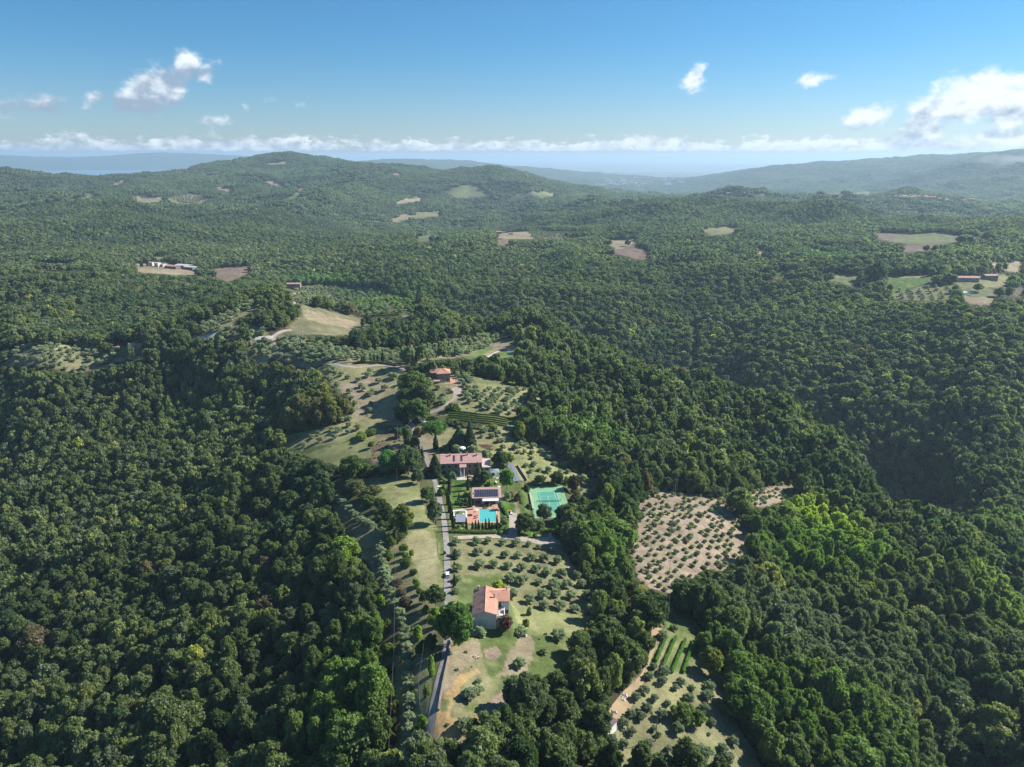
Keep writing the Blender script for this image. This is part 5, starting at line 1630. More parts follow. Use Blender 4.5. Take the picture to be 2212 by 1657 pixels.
    ('conifer', 'cypress_clump', 4, 1190, 590, 60, 70, (0.03, 0.055, 0.025), 'dark conifer left of the hipped-roof farmhouse'),
    ('conifer', 'cypress_clump', 4, 1215, 575, 50, 55, (0.045, 0.075, 0.03), 'green conifer touching the farmhouse belt'),
    ('bush', 'shrub', 4, 1395, 830, 110, 50, (0.045, 0.065, 0.02), 'dark clipped shrub beside the winding farm path'),
    ('bush', 'shrub', 4, 1660, 960, 90, 38, (0.12, 0.13, 0.03), 'yellow-green bramble below the vineyard'),
    ('bush', 'shrub', 4, 1270, 900, 70, 35, (0.06, 0.075, 0.035), 'dark bush right of the tall lone cypress'),
    ('bush', 'shrub', 21, 560, 520, 120, 60, (0.10, 0.12, 0.06), 'grey shrub in front of the small orange-roofed house'),
    ('oak', 'oak_tree', 21, 230, 470, 260, 200, (0.08, 0.10, 0.035), 'broad oak left of the tiny outbuilding'),
    ('oak', 'oak_tree', 21, 1620, 440, 380, 330, (0.06, 0.08, 0.03), 'dark round oak right of the small orange-roofed house'),
    ('oak', 'oak_tree', 6, 1798, 617, 40, 34, (0.05, 0.07, 0.03), 'lone round oak in the distant dry field'),
    ('oak', 'oak_tree', 7, 1320, 850, 110, 130, (0.055, 0.075, 0.03), 'tall dark tree between the two far pastures'),
    ('oak', 'oak_tree', 7, 1405, 890, 40, 44, (0.055, 0.075, 0.03), 'small dark tree at the edge of the far pasture'),
    ('oak', 'oak_tree', 7, 1935, 890, 60, 44, (0.09, 0.13, 0.04), 'round green tree beside the far swimming pool'),
    ('oak', 'oak_tree', 7, 2140, 870, 80, 45, (0.07, 0.10, 0.035), 'wide green tree beyond the far swimming pool'),
    ('bush', 'shrub', 16, 870, 45, 60, 80, (0.10, 0.11, 0.05), 'scrubby hedge along the pale road'),
]:
    plant_px(kind, name, n, X_, Y_, Wp, Hp, ti, lab, name.split('_')[-1] if name.split('_')[-1] != 'ball' else 'topiary', group=None)

# scrub: belts of bushes and young trees at the edges of the fields
SC = [(16, (300, 570, 200, 130), (0.10, 0.105, 0.045)), (16, (380, 620, 180, 120), (0.11, 0.11, 0.04)), (16, (460, 660, 140, 100), (0.08, 0.10, 0.03)), (16, (540, 720, 120, 110), (0.075, 0.10, 0.028)), (16, (600, 790, 130, 120), (0.06, 0.08, 0.022)),
      (16, (520, 800, 110, 100), (0.085, 0.11, 0.035)), (16, (640, 870, 120, 120), (0.05, 0.07, 0.02)), (16, (590, 890, 90, 100), (0.10, 0.12, 0.05)), (16, (720, 1000, 110, 110), (0.09, 0.10, 0.035)), (16, (640, 1050, 90, 110), (0.11, 0.13, 0.03)), (16, (745, 1100, 85, 100), (0.15, 0.18, 0.035)),
      (16, (790, 1150, 75, 80), (0.14, 0.18, 0.035)), (16, (780, 1230, 110, 90), (0.09, 0.11, 0.04)), (16, (640, 1160, 80, 90), (0.13, 0.16, 0.035)), (16, (865, 1400, 80, 80), (0.10, 0.15, 0.04)), (16, (830, 1300, 60, 60), (0.08, 0.10, 0.03)), (16, (900, 1470, 70, 70), (0.07, 0.09, 0.025)), (16, (935, 1550, 80, 100), (0.10, 0.13, 0.035)),
      (16, (960, 1640, 70, 90), (0.09, 0.12, 0.03)), (16, (705, 1400, 90, 90), (0.10, 0.08, 0.06)), (16, (740, 1500, 110, 110), (0.09, 0.075, 0.055)), (16, (790, 1600, 110, 110), (0.085, 0.07, 0.05)), (16, (60, 470, 120, 120), (0.11, 0.12, 0.07)), (16, (60, 640, 130, 110), (0.09, 0.11, 0.04)), (16, (400, 420, 80, 70), (0.08, 0.10, 0.03)),
      (16, (560, 1580, 80, 120), (0.13, 0.17, 0.03)), (16, (500, 1450, 80, 110), (0.10, 0.12, 0.03)), (17, (540, 150, 80, 150), (0.14, 0.18, 0.035)), (17, (555, 380, 100, 160), (0.10, 0.11, 0.03)), (17, (570, 600, 110, 150), (0.13, 0.15, 0.03)), (17, (590, 800, 100, 170), (0.065, 0.09, 0.025)), (17, (585, 1000, 110, 160), (0.10, 0.14, 0.03)),
      (17, (600, 1180, 130, 160), (0.10, 0.09, 0.03)), (17, (640, 1120, 90, 120), (0.09, 0.11, 0.03)), (17, (600, 1350, 130, 170), (0.09, 0.09, 0.045)), (17, (640, 1420, 100, 150), (0.11, 0.11, 0.03)), (17, (620, 1540, 80, 100), (0.12, 0.14, 0.035)), (17, (1000, 520, 120, 200), (0.055, 0.075, 0.03)), (17, (1020, 300, 110, 150), (0.12, 0.16, 0.035)),
      (17, (880, 560, 100, 130), (0.06, 0.09, 0.03)), (17, (1050, 640, 60, 90), (0.06, 0.09, 0.03)), (4, (790, 1030, 90, 45), (0.12, 0.15, 0.035)), (4, (850, 1000, 70, 40), (0.10, 0.12, 0.04)), (4, (990, 970, 90, 40), (0.08, 0.09, 0.055)), (4, (840, 1090, 40, 50), (0.12, 0.13, 0.05)), (4, (1040, 1010, 60, 60), (0.09, 0.11, 0.05)),
      (3, (620, 210, 100, 50), (0.085, 0.095, 0.05)), (3, (700, 225, 120, 55), (0.075, 0.09, 0.05)), (3, (780, 230, 100, 50), (0.07, 0.085, 0.045)), (3, (860, 235, 90, 50), (0.06, 0.08, 0.045)), (3, (400, 235, 80, 40), (0.085, 0.095, 0.05)), (3, (930, 330, 90, 38), (0.08, 0.09, 0.055)), (3, (1010, 375, 100, 45), (0.085, 0.095, 0.06)),
      (3, (940, 420, 110, 80), (0.09, 0.11, 0.05)), (3, (870, 340, 60, 50), (0.08, 0.09, 0.055)), (1, (470, 240, 80, 90), (0.12, 0.11, 0.05)), (1, (520, 200, 90, 80), (0.14, 0.11, 0.06)), (1, (680, 1300, 30, 40), (0.09, 0.1, 0.04)), (12, (640, 620, 40, 40), (0.09, 0.11, 0.04))]
bl_pts = []
for n, (X_, Y_, Wp, Hp), ti in SC:
    g0 = G(n, X_, Y_); m = mpp(g0, n)
    for k in range(3):
        bl_pts.append((g0 + Vector((rng.normal() * Wp * m * .18, rng.normal() * Wp * m * .18, 0)), Wp * m * rng.uniform(.6, .95), Hp * m * rng.uniform(.75, 1.1), np.array(ti) * rng.uniform(.8, 1.2)))
Q = np.array([tuple(b[0]) for b in bl_pts]); Q[:, 2] = ground(Q[:, 0], Q[:, 1]) - .2
w2 = np.array([b[1] for b in bl_pts]); h2 = np.array([b[2] for b in bl_pts])
scatter('hedgerow', 'oak', Q, np.stack([w2 / 10.6, w2 / 10.6, h2 / 12.2], 1), np.array([b[3] for b in bl_pts]), 'tangled hedgerows and brambles along the field edges')
# low brush sprinkled over rough ground
bx = []
for (n, poly, dens, s0, cols) in [(17, [(470, 0), (1060, 100), (1040, 560), (960, 1250), (780, 1657), (560, 1657), (520, 900)], .02, 1.3, [(0.10, 0.12, 0.04), (0.12, 0.11, 0.05), (0.09, 0.13, 0.03)]),
                                  (2, [(560, 900), (700, 690), (880, 660), (1740, 480), (1560, 900), (1200, 1250), (700, 1600), (520, 1600)], .010, .8, [(0.11, 0.12, 0.05), (0.09, 0.12, 0.03)]),
                                  (16, [(430, 100), (860, 40), (870, 300), (500, 330)], .05, 1.3, [(0.13, 0.10, 0.055), (0.10, 0.11, 0.045), (0.15, 0.11, 0.07)]),
                                  (1, [(640, 380), (1060, 400), (1260, 500), (1440, 690), (1490, 1000), (1560, 1080), (1260, 1130), (760, 1130), (620, 720)], .0, 1.1, [(0.09, 0.12, 0.04), (0.12, 0.10, 0.05)]),
                                  (8, [(840, 560), (1400, 560), (1400, 760), (840, 760)], .045, 1.2, [(0.08, 0.11, 0.04), (0.10, 0.12, 0.05), (0.13, 0.16, 0.05)]), (8, [(200, 600), (420, 600), (420, 1000), (200, 1000)], .05, 1.1, [(0.09, 0.12, 0.04), (0.13, 0.15, 0.05)]),
                                  (11, [(150, 350), (420, 400), (480, 800), (150, 830)], .05, 1.0, [(0.10, 0.10, 0.05), (0.12, 0.09, 0.06), (0.09, 0.13, 0.04)]), (8, [(480, 1050), (830, 1050), (830, 1230), (480, 1230)], .09, 1.1, [(0.08, 0.10, 0.05), (0.10, 0.11, 0.07)]), (9, [(380, 640), (1250, 640), (1250, 760), (380, 760)], .05, 1.3, [(0.08, 0.11, 0.04), (0.10, 0.12, 0.06)]),
                                  (3, [(450, 860), (680, 940), (820, 1230), (1030, 1700), (100, 1700), (300, 1240)], .008, .7, [(0.10, 0.11, 0.05)]),
                                  (4, [(350, 1110), (640, 920), (900, 530), (1090, 600), (1090, 1080), (650, 1210)], .006, .9, [(0.10, 0.12, 0.05)]),
                                  (4, [(1440, 590), (2050, 700), (1830, 950), (1360, 880)], .012, 1.0, [(0.10, 0.12, 0.05), (0.09, 0.10, 0.06)]),
                                  (1, [(640, 130), (1250, 170), (1830, 560), (2130, 700), (1420, 560), (640, 360)], .01, 1.0, [(0.10, 0.12, 0.05)])]:
    Pg = wpoly(n, poly)
    xs = [p[0] for p in Pg]; ys = [p[1] for p in Pg]
    A = (max(xs) - min(xs)) * (max(ys) - min(ys))
    m_ = int(A * dens)
    if m_ == 0: continue
    x = rng.uniform(min(xs), max(xs), m_); y = rng.uniform(min(ys), max(ys), m_)
    k = inpoly(x, y, Pg) & (vnoise(x / 9, y / 9, 5) > .45); x, y = x[k], y[k]
    k = ~road_clear(x, y, 1.2); x, y = x[k], y[k]
    for a_, b_ in zip(x, y):
        bx.append((a_, b_, s0 * rng.uniform(.5, 1.5), cols[rng.integers(len(cols))]))
Q = np.array([(b[0], b[1], float(ground(b[0], b[1])) - .1) for b in bx]); s2 = np.array([b[2] for b in bx]) / 3.6 * 1.4
scatter('undergrowth', 'bush', Q, np.stack([s2, s2, s2 * .9], 1), np.array([b[3] for b in bx]), 'low brush and weeds dotted over rough grass')


def hedge(name, n, line, w, h, ti, lab, cat='hedge', kind='hedge', s=0.3, group=None, dens=70):
    P3 = [G(n, a, b) for a, b in line]
    bl = []; o = P3[0]
    for i in range(len(P3) - 1):
        a, b = P3[i], P3[i + 1]
        L = (b - a).length; k = max(2, int(L / (w * .55)))
        for j in range(k + 1):
            q = a + (b - a) * (j / k)
            q.z = float(ground(q.x, q.y))
            q = q - o
            bl.append((q.x, q.y, q.z + h * .5, w * .55, w * .55, h * .52 * rng.uniform(.92, 1.08)))
    me = foliage(name, bl, int(len(bl) * dens), s, core=.9, rough=.6, up=.2)
    ob = bpy.data.objects.new(name, me); ob.location = o; ob['tint'] = [float(q) for q in ti]
    link(ob)
    return tag(ob, lab, cat, group)


hedge('hedge', 1, [(752, 1108), (900, 1112), (1140, 1115)], 1.6, 1.9, (0.09, 0.12, 0.03), 'long clipped hedge below the swimming pool')
hedge('hedge', 1, [(1190, 1125), (1215, 1080), (1245, 1025)], 2.0, 2.0, (0.11, 0.17, 0.035), 'light green clipped hedge left of the driveway')
hedge('hedge', 11, [(655, 1190), (980, 1200)], 1.8, 2.2, (0.11, 0.14, 0.04), 'clipped hedge above the gravel turning place')
hedge('hedge', 8, [(1395, 1200), (1455, 1290), (1500, 1400)], 1.4, 1.3, (0.05, 0.09, 0.02), 'curved dark hedge on the small lawn')
hedge('hedge', 9, [(380, 205), (560, 240), (700, 275)], 2.0, 1.6, (0.035, 0.055, 0.018), 'dark hedge from the tall cypress towards the umbrella pine')
hedge('hedge', 9, [(700, 275), (1000, 320), (1350, 365), (1500, 370)], 2.2, 1.3, (0.10, 0.10, 0.06), 'rough grey hedge below the vineyard')
hedge('hedge', 15, [(20, 470), (60, 540), (100, 600)], 2.5, 2.5, (0.06, 0.07, 0.035), 'dark hedge at the bend of the pale road')
hedge('hedge', 4, [(730, 520), (900, 515), (1020, 535)], 2.0, 1.6, (0.05, 0.07, 0.03), 'dark hedge along the ridge track')
hedge('hedge', 6, [(570, 1258), (690, 1262), (760, 1270)], 3, 2, (0.05, 0.07, 0.03), 'low dark hedge behind the track cypresses')
for j, (a, b) in enumerate([((872, 330), (765, 580)), ((965, 340), (840, 630)), ((1065, 365), (930, 690)), ((1148, 385), (1045, 690))]):
    hedge('vine_row', 12, [a, ((a[0] + b[0]) / 2, (a[1] + b[1]) / 2), b], 0.8, 1.7, (0.085, 0.15, 0.03), '%s short vine row from the left in the hillside garden' % ORD[j].capitalize(), 'vine row', group='short vine rows in the hillside garden', dens=60, s=.32)
for j in range(5):
    f_ = j / 4
    a = (960 - 45 * f_, 1185 + 160 * f_); b = (2140 - 25 * f_, 1325 + 165 * f_)
    hedge('vine_row', 15, [a, ((a[0] + b[0]) / 2, (a[1] + b[1]) / 2 - 6), b], 0.42, 0.8, (0.15, 0.175, 0.05), ('vine row %s of the vineyard behind the villa' % (('nearest the hedge side', 'second up on the lower side', 'in the middle', 'second down from the grove', 'highest up beside the grove')[4 - j])), 'vine row', group='vine rows behind the villa', dens=22, s=.36)
print('plants', time.time() - T0)
# ------------------------------------------------------------------ building materials
M['tile_warm'] = mat_tiles('tile_warm', (0.46, 0.23, 0.16), (0.57, 0.31, 0.22), (0.50, 0.33, 0.25))
M['tile_dark'] = mat_tiles('tile_dark', (0.15, 0.095, 0.09), (0.29, 0.21, 0.19), (0.10, 0.055, 0.06))  # darker, greyer tile for the near house's left slope
M['tile_pink'] = mat_tiles('tile_pink', (0.44, 0.25, 0.22), (0.54, 0.35, 0.31), (0.42, 0.27, 0.25))
M['tile_plain'] = mat_plain('tile_plain', (0.50, 0.27, 0.20), .85, .2, .8)
M['plaster_grey'] = mat_plain('plaster_grey', (0.50, 0.52, 0.53), .9, .16, .6)
M['plaster_white'] = mat_plain('plaster_white', (0.72, 0.70, 0.66), .9, .08, .8)
M['plaster_cream'] = mat_plain('plaster_cream', (0.55, 0.48, 0.38), .9, .12, .8)
M['stone'] = mat_stone('stone', (0.21, 0.16, 0.12), (0.33, 0.27, 0.20), (0.28, 0.24, 0.19))
M['stone_grey'] = mat_stone('stone_grey', (0.26, 0.23, 0.20), (0.42, 0.37, 0.31), (0.38, 0.34, 0.29), 1.6)
M['glass'] = mat_plain('glass', (0.03, 0.035, 0.04), .12, .2, 1, .6)
M['frame'] = mat_plain('frame', (0.16, 0.10, 0.06), .7, .2, 3)
M['white'] = mat_plain('white', (0.80, 0.80, 0.78), .6, .03, 2)
M['metal'] = mat_plain('metal', (0.42, 0.43, 0.44), .45, .1, 2, .5, .6)
M['dark'] = mat_plain('dark', (0.03, 0.03, 0.032), .6, .2, 2)
M['concrete'] = mat_plain('concrete', (0.42, 0.40, 0.37), .9, .15, 1)
M['wood'] = mat_plain('wood', (0.22, 0.15, 0.09), .8, .25, 3)
M['pole'] = mat_plain('pole', (0.20, 0.19, 0.175), .8, .15, 2)
M['court'] = mat_plain('court', (0.085, 0.31, 0.225), .75, .12, .25)
M['court_out'] = mat_plain('court_out', (0.20, 0.40, 0.21), .75, .12, .2)
M['brick'] = mat_tiles('brick', (0.46, 0.22, 0.15), (0.58, 0.31, 0.22), (0.50, 0.34, 0.26), .5)
M['solar'] = mat_plain('solar', (0.045, 0.05, 0.065), .22, .25, 3, .5)
M['solar_dull'] = mat_plain('solar_dull', (0.27, 0.30, 0.36), .35, .08, 3, .5)
M['shed'] = mat_plain('shed', (0.17, 0.12, 0.12), .7, .2, 1)
M['shed_pale'] = mat_plain('shed_pale', (0.52, 0.50, 0.47), .8, .1, .5)
M['car'] = mat_plain('car', (0.80, 0.81, 0.82), .25, .02, 1, .6)
M['rubber'] = mat_plain('rubber', (0.025, 0.025, 0.025), .9, .1, 3)
M['orange'] = mat_plain('orange', (0.62, 0.24, 0.05), .5, .1, 3)
M['lamp_red'] = mat_plain('lamp_red', (0.35, 0.02, 0.02), .3, .1, 3)


def slope(mb, e0, e1, r1, r0, ribs, amp=0.10, th=0.14):
    """tiled slope: eave e0-e1, ridge r0-r1, rolling with the tile columns"""
    e0, e1, r0, r1 = map(Vector, (e0, e1, r0, r1))
    n = max(2, ribs * 2)
    nrm = (e1 - e0).cross(r0 - e0)
    if nrm.length < 1e-6: nrm = (e1 - e0).cross(r1 - e0)
    nrm.normalize()
    if nrm.z < 0: nrm = -nrm
    vs = []
    for i in range(n + 1):
        t = i / n
        o = nrm * (amp if i % 2 else 0)
        a = e0 + (e1 - e0) * t; b = r0 + (r1 - r0) * t
        vs += [a + o, b + o, a - Vector((0, 0, th)), b - Vector((0, 0, th))]
    fs = []
    for i in range(n):
        k = i * 4
        fs += [(k, k + 4, k + 5, k + 1), (k + 2, k + 3, k + 7, k + 6), (k, k + 2, k + 6, k + 4), (k + 1, k + 5, k + 7, k + 3)]
    fs += [(0, 1, 3, 2), (4 * n, 4 * n + 2, 4 * n + 3, 4 * n + 1)]
    mb.add(vs, fs)


def gable_roof(parent, x0, y0, x1, y1, ze, zr, mat, mat2=None, axis='x', over=0.45, ribs_per_m=2.4, name='roof'):
    """two tiled slopes; axis = direction of the ridge"""
    outs = []
    if axis == 'x':
        ym = (y0 + y1) / 2; L = x1 - x0 + 2 * over
        k = (zr - ze) / (ym - y0)
        za = ze - k * over
        m = MB(); slope(m, (x0 - over, y0 - over, za), (x1 + over, y0 - over, za), (x1 + over, ym, zr), (x0 - over, ym, zr), int(L * ribs_per_m)); a = m.build(name, mat, parent)
        m = MB(); slope(m, (x0 - over, y1 + over, za), (x1 + over, y1 + over, za), (x1 + over, ym, zr), (x0 - over, ym, zr), int(L * ribs_per_m)); b = m.build(name, mat2 or mat, parent)
        m = MB(); m.tube([(x0 - over, ym, zr + .04), (x1 + over, ym, zr + .04)], .14, 6); c = m.build('ridge_cap', mat, a)
    else:
        xm = (x0 + x1) / 2; L = y1 - y0 + 2 * over
        k = (zr - ze) / (xm - x0)
        za = ze - k * over
        m = MB(); slope(m, (x0 - over, y0 - over, za), (x0 - over, y1 + over, za), (xm, y1 + over, zr), (xm, y0 - over, zr), int(L * ribs_per_m)); a = m.build(name, mat2 or mat, parent)
        m = MB(); slope(m, (x1 + over, y0 - over, za), (x1 + over, y1 + over, za), (xm, y1 + over, zr), (xm, y0 - over, zr), int(L * ribs_per_m)); b = m.build(name, mat, parent)
        m = MB(); m.tube([(xm, y0 - over, zr + .04), (xm, y1 + over, zr + .04)], .14, 6); c = m.build('ridge_cap', mat, a)
    return a, b


def gable_walls(x0, y0, x1, y1, zb, ze, zr, axis='x'):
    m = MB()
    zr -= .16; ze -= .05
    if axis == 'x':
        ym = (y0 + y1) / 2
        vs = [(x0, y0, zb), (x1, y0, zb), (x1, y1, zb), (x0, y1, zb), (x0, y0, ze), (x1, y0, ze), (x1, y1, ze), (x0, y1, ze), (x0, ym, zr), (x1, ym, zr)]
        fs = [(0, 1, 5, 4), (2, 3, 7, 6), (1, 2, 6, 9, 5), (3, 0, 4, 8, 7), (0, 3, 2, 1)]
    else:
        xm = (x0 + x1) / 2
        vs = [(x0, y0, zb), (x1, y0, zb), (x1, y1, zb), (x0, y1, zb), (x0, y0, ze), (x1, y0, ze), (x1, y1, ze), (x0, y1, ze), (xm, y0, zr), (xm, y1, zr)]
        fs = [(0, 1, 5, 8, 4), (1, 2, 6, 5), (2, 3, 7, 9, 6), (3, 0, 4, 7), (0, 3, 2, 1)]
    m.add(vs, fs)
    return m


def window(parent, x, y, z, w, h, face='f', name='window', mat=None, glass=None, proud=.06, shutters=False):
    """framed opening on a wall; face f/b look along y, l/r look along x"""
    m = MB(); p = MB()
    t = .1
    d = proud
    def bx(mm, a0, z0, a1, z1, q0, q1):
        if face == 'f': mm.box(a0, y - q1, z0, a1, y - q0, z1)
        elif face == 'b': mm.box(a0, y + q0, z0, a1, y + q1, z1)
        elif face == 'l': mm.box(x - q1, a0, z0, x - q0, a1, z1)
        else: mm.box(x + q0, a0, z0, x + q1, a1, z1)
    c = x if face in 'fb' else y
    bx(m, c - w / 2 - t, z - t, c - w / 2, z + h + t, -.1, d); bx(m, c + w / 2, z - t, c + w / 2 + t, z + h + t, -.1, d)
    bx(m, c - w / 2, z - t, c + w / 2, z, -.1, d); bx(m, c - w / 2, z + h, c + w / 2, z + h + t, -.1, d)
    bx(m, c - .03, z, c + .03, z + h, -.1, d * .7)
    o = m.build(name, mat or M['frame'], parent)
    bx(p, c - w / 2, z, c + w / 2, z + h, -.08, .02)
    p.build('pane', glass or M['glass'], o)
    return o


def chimney(parent, x, y, z0, z1, s=.6, mat=None):
    m = MB(); m.box(x - s / 2, y - s / 2, z0, x + s / 2, y + s / 2, z1)
    a = m.build('chimney', mat or M['plaster_cream'], parent)
    m = MB(); m.box(x - s * .65, y - s * .65, z1, x + s * .65, y + s * .65, z1 + .1); m.box(x - s * .3, y - s * .3, z1 + .1, x + s * .3, y + s * .3, z1 + .28)
    m.build('chimney_cap', M['tile_plain'], a)
    return a


def simple_house(name, lab, cat, o, yaw, W, L, h, pitch, wall, roof, axis='x', wins=(), chim=(), roof2=None, group=None, ribs=1.2, over=.4, windows=True):
    t = thing(name, lab, cat, o, yaw, group)
    zr = h + (L if axis == 'x' else W) / 2 * pitch
    gable_walls(0, 0, W, L, -2.5, h, zr, axis).build('wall', wall, t)
    ra, rb = gable_roof(t, 0, 0, W, L, h, zr, roof, roof2, axis, over, ribs)
    for (x, z, w, hh) in wins:
        window(t, x, 0, z, w, hh, 'f')
    for (x, y, z1) in chim:
        chimney(t, x, y, h, z1)
    return t


# ------------------------------------------------------------------ the near gabled house
t = thing('farmhouse', 'nearest house, grey gable wall in shade and terracotta L-shaped roof', 'house', HOUSE, HOUSE_YAW)
gable_walls(0, 0, 8.1, 15, -2, 6.2, 7.5, 'y').build('wall', M['plaster_grey'], t)
ra, rb = gable_roof(t, 0, 0, 8.1, 15, 6.2, 7.5, M['tile_warm'], M['tile_dark'], 'y', .45, 1.7)
m = MB(); m.add([(8.1, 8.2, -2), (12.4, 8.2, -2), (12.4, 14.9, -2), (8.1, 14.9, -2), (8.1, 8.2, 6.0), (12.4, 8.2, 6.0), (12.4, 14.9, 6.3), (8.1, 14.9, 6.3), (8.1, 12.6, 7.0), (12.4, 12.6, 7.0)],
              [(0, 1, 5, 4), (1, 2, 6, 9, 5), (2, 3, 7, 6), (0, 3, 2, 1)])
m.build('side_wall', M['plaster_grey'], t)
m = MB(); slope(m, (8.35, 7.8, 5.95), (12.8, 7.8, 5.95), (12.8, 12.6, 7.25), (5.0, 12.6, 7.25), 17, .06); m.build('wing_roof', M['tile_warm'], t)
m = MB(); slope(m, (8.35, 15.3, 6.45), (12.8, 15.3, 6.45), (12.8, 12.6, 7.25), (6.0, 12.6, 7.25), 15, .06); m.build('wing_roof', M['tile_warm'], t)
chimney(t, 1.4, 14.0, 6.4, 8.3, .8); chimney(t, 7.2, 9.3, 6.2, 8.0, .55); chimney(t, 11.6, 13.4, 6.5, 8.1, .45)
m = MB(); m.tube([(6.9, 3.2, 6.4), (6.9, 3.2, 8.5)], .03, 5); m.tube([(6.5, 3.2, 8.4), (7.3, 3.2, 8.4)], .02, 4); m.tube([(6.6, 3.2, 8.1), (7.2, 3.2, 8.1)], .02, 4); m.build('antenna', M['metal'], t)
m = MB(); m.box(8.1, .6, 3.1, 10.7, 8.2, 3.35); m.build('terrace_floor', M['concrete'], t)
m = MB(); m.box(8.16, .45, 3.35, 10.7, .6, 4.3); m.build('parapet', M['wood'], t)
m = MB(); m.box(10.7, .5, -1.0, 10.95, 6.4, 4.4); m.build('parapet', M['plaster_white'], t)
m = MB(); m.box(8.2, 1.4, -1.0, 10.6, 1.55, 3.05); m.build('basement_wall', M['plaster_cream'], t)
for xx in (8.35, 10.45):
    m = MB(); m.box(xx - .15, .65, -1, xx + .15, .95, 3.1); m.build('pillar', M['plaster_white'], t)
window(t, 9.0, 8.2, 3.4, 1.1, 2.2, 'f', 'door'); window(t, 11.6, 8.2, .8, 1.0, 1.3, 'f'); window(t, 8.1, 3.6, 3.6, 1.2, 2.0, 'r', 'door'); window(t, 12.4, 11.6, 3.8, 1.0, 1.2, 'r')
window(t, 0, 4.5, 4.0, 1.0, 1.2, 'l'); window(t, 0, 10.5, 4.0, 1.0, 1.2, 'l')
m = MB(); m.box(7.96, 0.02, -.4, 8.06, -.1, 6.1); m.build('downpipe', M['dark'], t)
m = MB(); m.tube([(8.62, -.4, 5.98), (8.62, 7.6, 5.98)], .08, 5); m.build('gutter', M['frame'], t)
TF = HOUSE.z + 3.35


def at_house(x, y, z=0):
    q = loc2w(HOUSE, HOUSE_YAW, x, y); return (q[0], q[1], HOUSE.z + z)


def table_set(loc, lab, col, rz=0, s=1.0):
    t = thing('garden_table', lab, 'table', loc, rz)
    m = MB(); m.box(-.7 * s, -.45 * s, .70, .7 * s, .45 * s, .75); m.build('table_top', col, t)
    for a in (-1, 1):
        for b in (-1, 1):
            m = MB(); m.box(a * .6 * s - .03, b * .38 * s - .03, 0, a * .6 * s + .03, b * .38 * s + .03, .70); m.build('leg', col, t)
    return t


def chair(loc, lab, col, rz=0, group=None):
    t = thing('garden_chair', lab, 'chair', loc, rz, group)
    m = MB(); m.box(-.25, -.25, .42, .25, .25, .47); m.build('seat', col, t)
    m = MB(); m.box(-.25, .21, .47, .25, .26, .95); m.build('backrest', col, t)
    for a in (-1, 1):
        for b in (-1, 1):
            m = MB(); m.box(a * .22 - .02, b * .22 - .02, 0, a * .22 + .02, b * .22 + .02, .42); m.build('leg', col, t)
    return t


def lounger(loc, lab, rz, group=None, col=None):
    t = thing('sun_lounger', lab, 'sun lounger', loc, rz, group)
    c = col or M['white']
    m = MB(); m.box(-.33, -.95, .28, .33, .35, .38); m.build('mattress', c, t)
    m = MB(); m.add([(-.33, .35, .28), (.33, .35, .28), (.33, .95, .68), (-.33, .95, .68), (-.33, .35, .38), (.33, .35, .38), (.33, .9, .76), (-.33, .9, .76)], [(0, 3, 2, 1), (4, 5, 6, 7), (0, 1, 5, 4), (1, 2, 6, 5), (2, 3, 7, 6), (3, 0, 4, 7)]); m.build('backrest', c, t)
    for a in (-1, 1):
        for b in (-.8, .5):
            m = MB(); m.box(a * .3 - .03, b - .03, 0, a * .3 + .03, b + .03, .28); m.build('leg', c, t)
    return t


table_set(at_house(9.7, 2.6, 3.35), 'pale table on the terrace of the grey gabled house', M['white'])
chair(at_house(9.6, 1.3, 3.35), 'brown chair in front of the pale terrace table', M['wood'], 0)
chair(at_house(9.8, 4.0, 3.35), 'orange chair behind the pale terrace table', M['orange'], 3.1)

# ------------------------------------------------------------------ the stone villa
t = thing('stone_villa', 'long stone villa with faded pink tiled roof and white porch columns', 'house', VILLA, VILLA_YAW)
VW, VL, VH, VR = 22.2, 12.6, 7.0, 8.9
gable_walls(0, 0, VW, VL, -2, VH, VR, 'x').build('wall', M['stone'], t)
ra, rb = gable_roof(t, 0, 0, VW, VL, VH, VR, M['tile_pink'], None, 'x', .5, 2.2)
for x, y, z in ((5.0, 6.0, 10.0), (14.6, 6.2, 10.2), (19.8, 5.6, 9.9)):
    chimney(t, x, y, 8.0, z, .75)
pk = (VR - VH) / (VL / 2)
for x in (6.7, 10.9):
    for j in range(4):
        y0 = 1.0 + j * 1.25; m = MB()
        z0 = VH + pk * y0 + .16; z1 = VH + pk * (y0 + 1.15) + .16
        m.add([(x, y0, z0), (x + .95, y0, z0), (x + .95, y0 + 1.15, z1), (x, y0 + 1.15, z1), (x, y0, z0 + .06), (x + .95, y0, z0 + .06), (x + .95, y0 + 1.15, z1 + .06), (x, y0 + 1.15, z1 + .06)], [(0, 3, 2, 1), (4, 5, 6, 7), (0, 1, 5, 4), (1, 2, 6, 5), (2, 3, 7, 6), (3, 0, 4, 7)])
        m.build('solar_panel', M['solar'], t)
for x, z in ((1.6, 4.2), (4.6, 4.2), (8.2, 4.2), (15.6, 4.2), (18.8, 4.2), (1.6, 1.0), (4.6, 1.0), (8.2, 1.0), (15.6, 1.0), (18.8, 1.0)):
    window(t, x, 0, z, 1.0, 1.4, 'f')
for y in (3.0, 9.0):
    window(t, VW, y, 4.4, 1.0, 1.3, 'r'); window(t, 0, y, 4.2, 1.0, 1.3, 'l')
for x in (2.5, 7.5, 13, 18):
    window(t, x, VL, 4.2, 1.0, 1.3, 'b')
m = MB(); slope(m, (10.0, -3.3, 5.6), (13.8, -3.3, 5.6), (13.8, .1, 6.6), (10.0, .1, 6.6), 8, .06); m.build('porch_roof', M['tile_pink'], t)
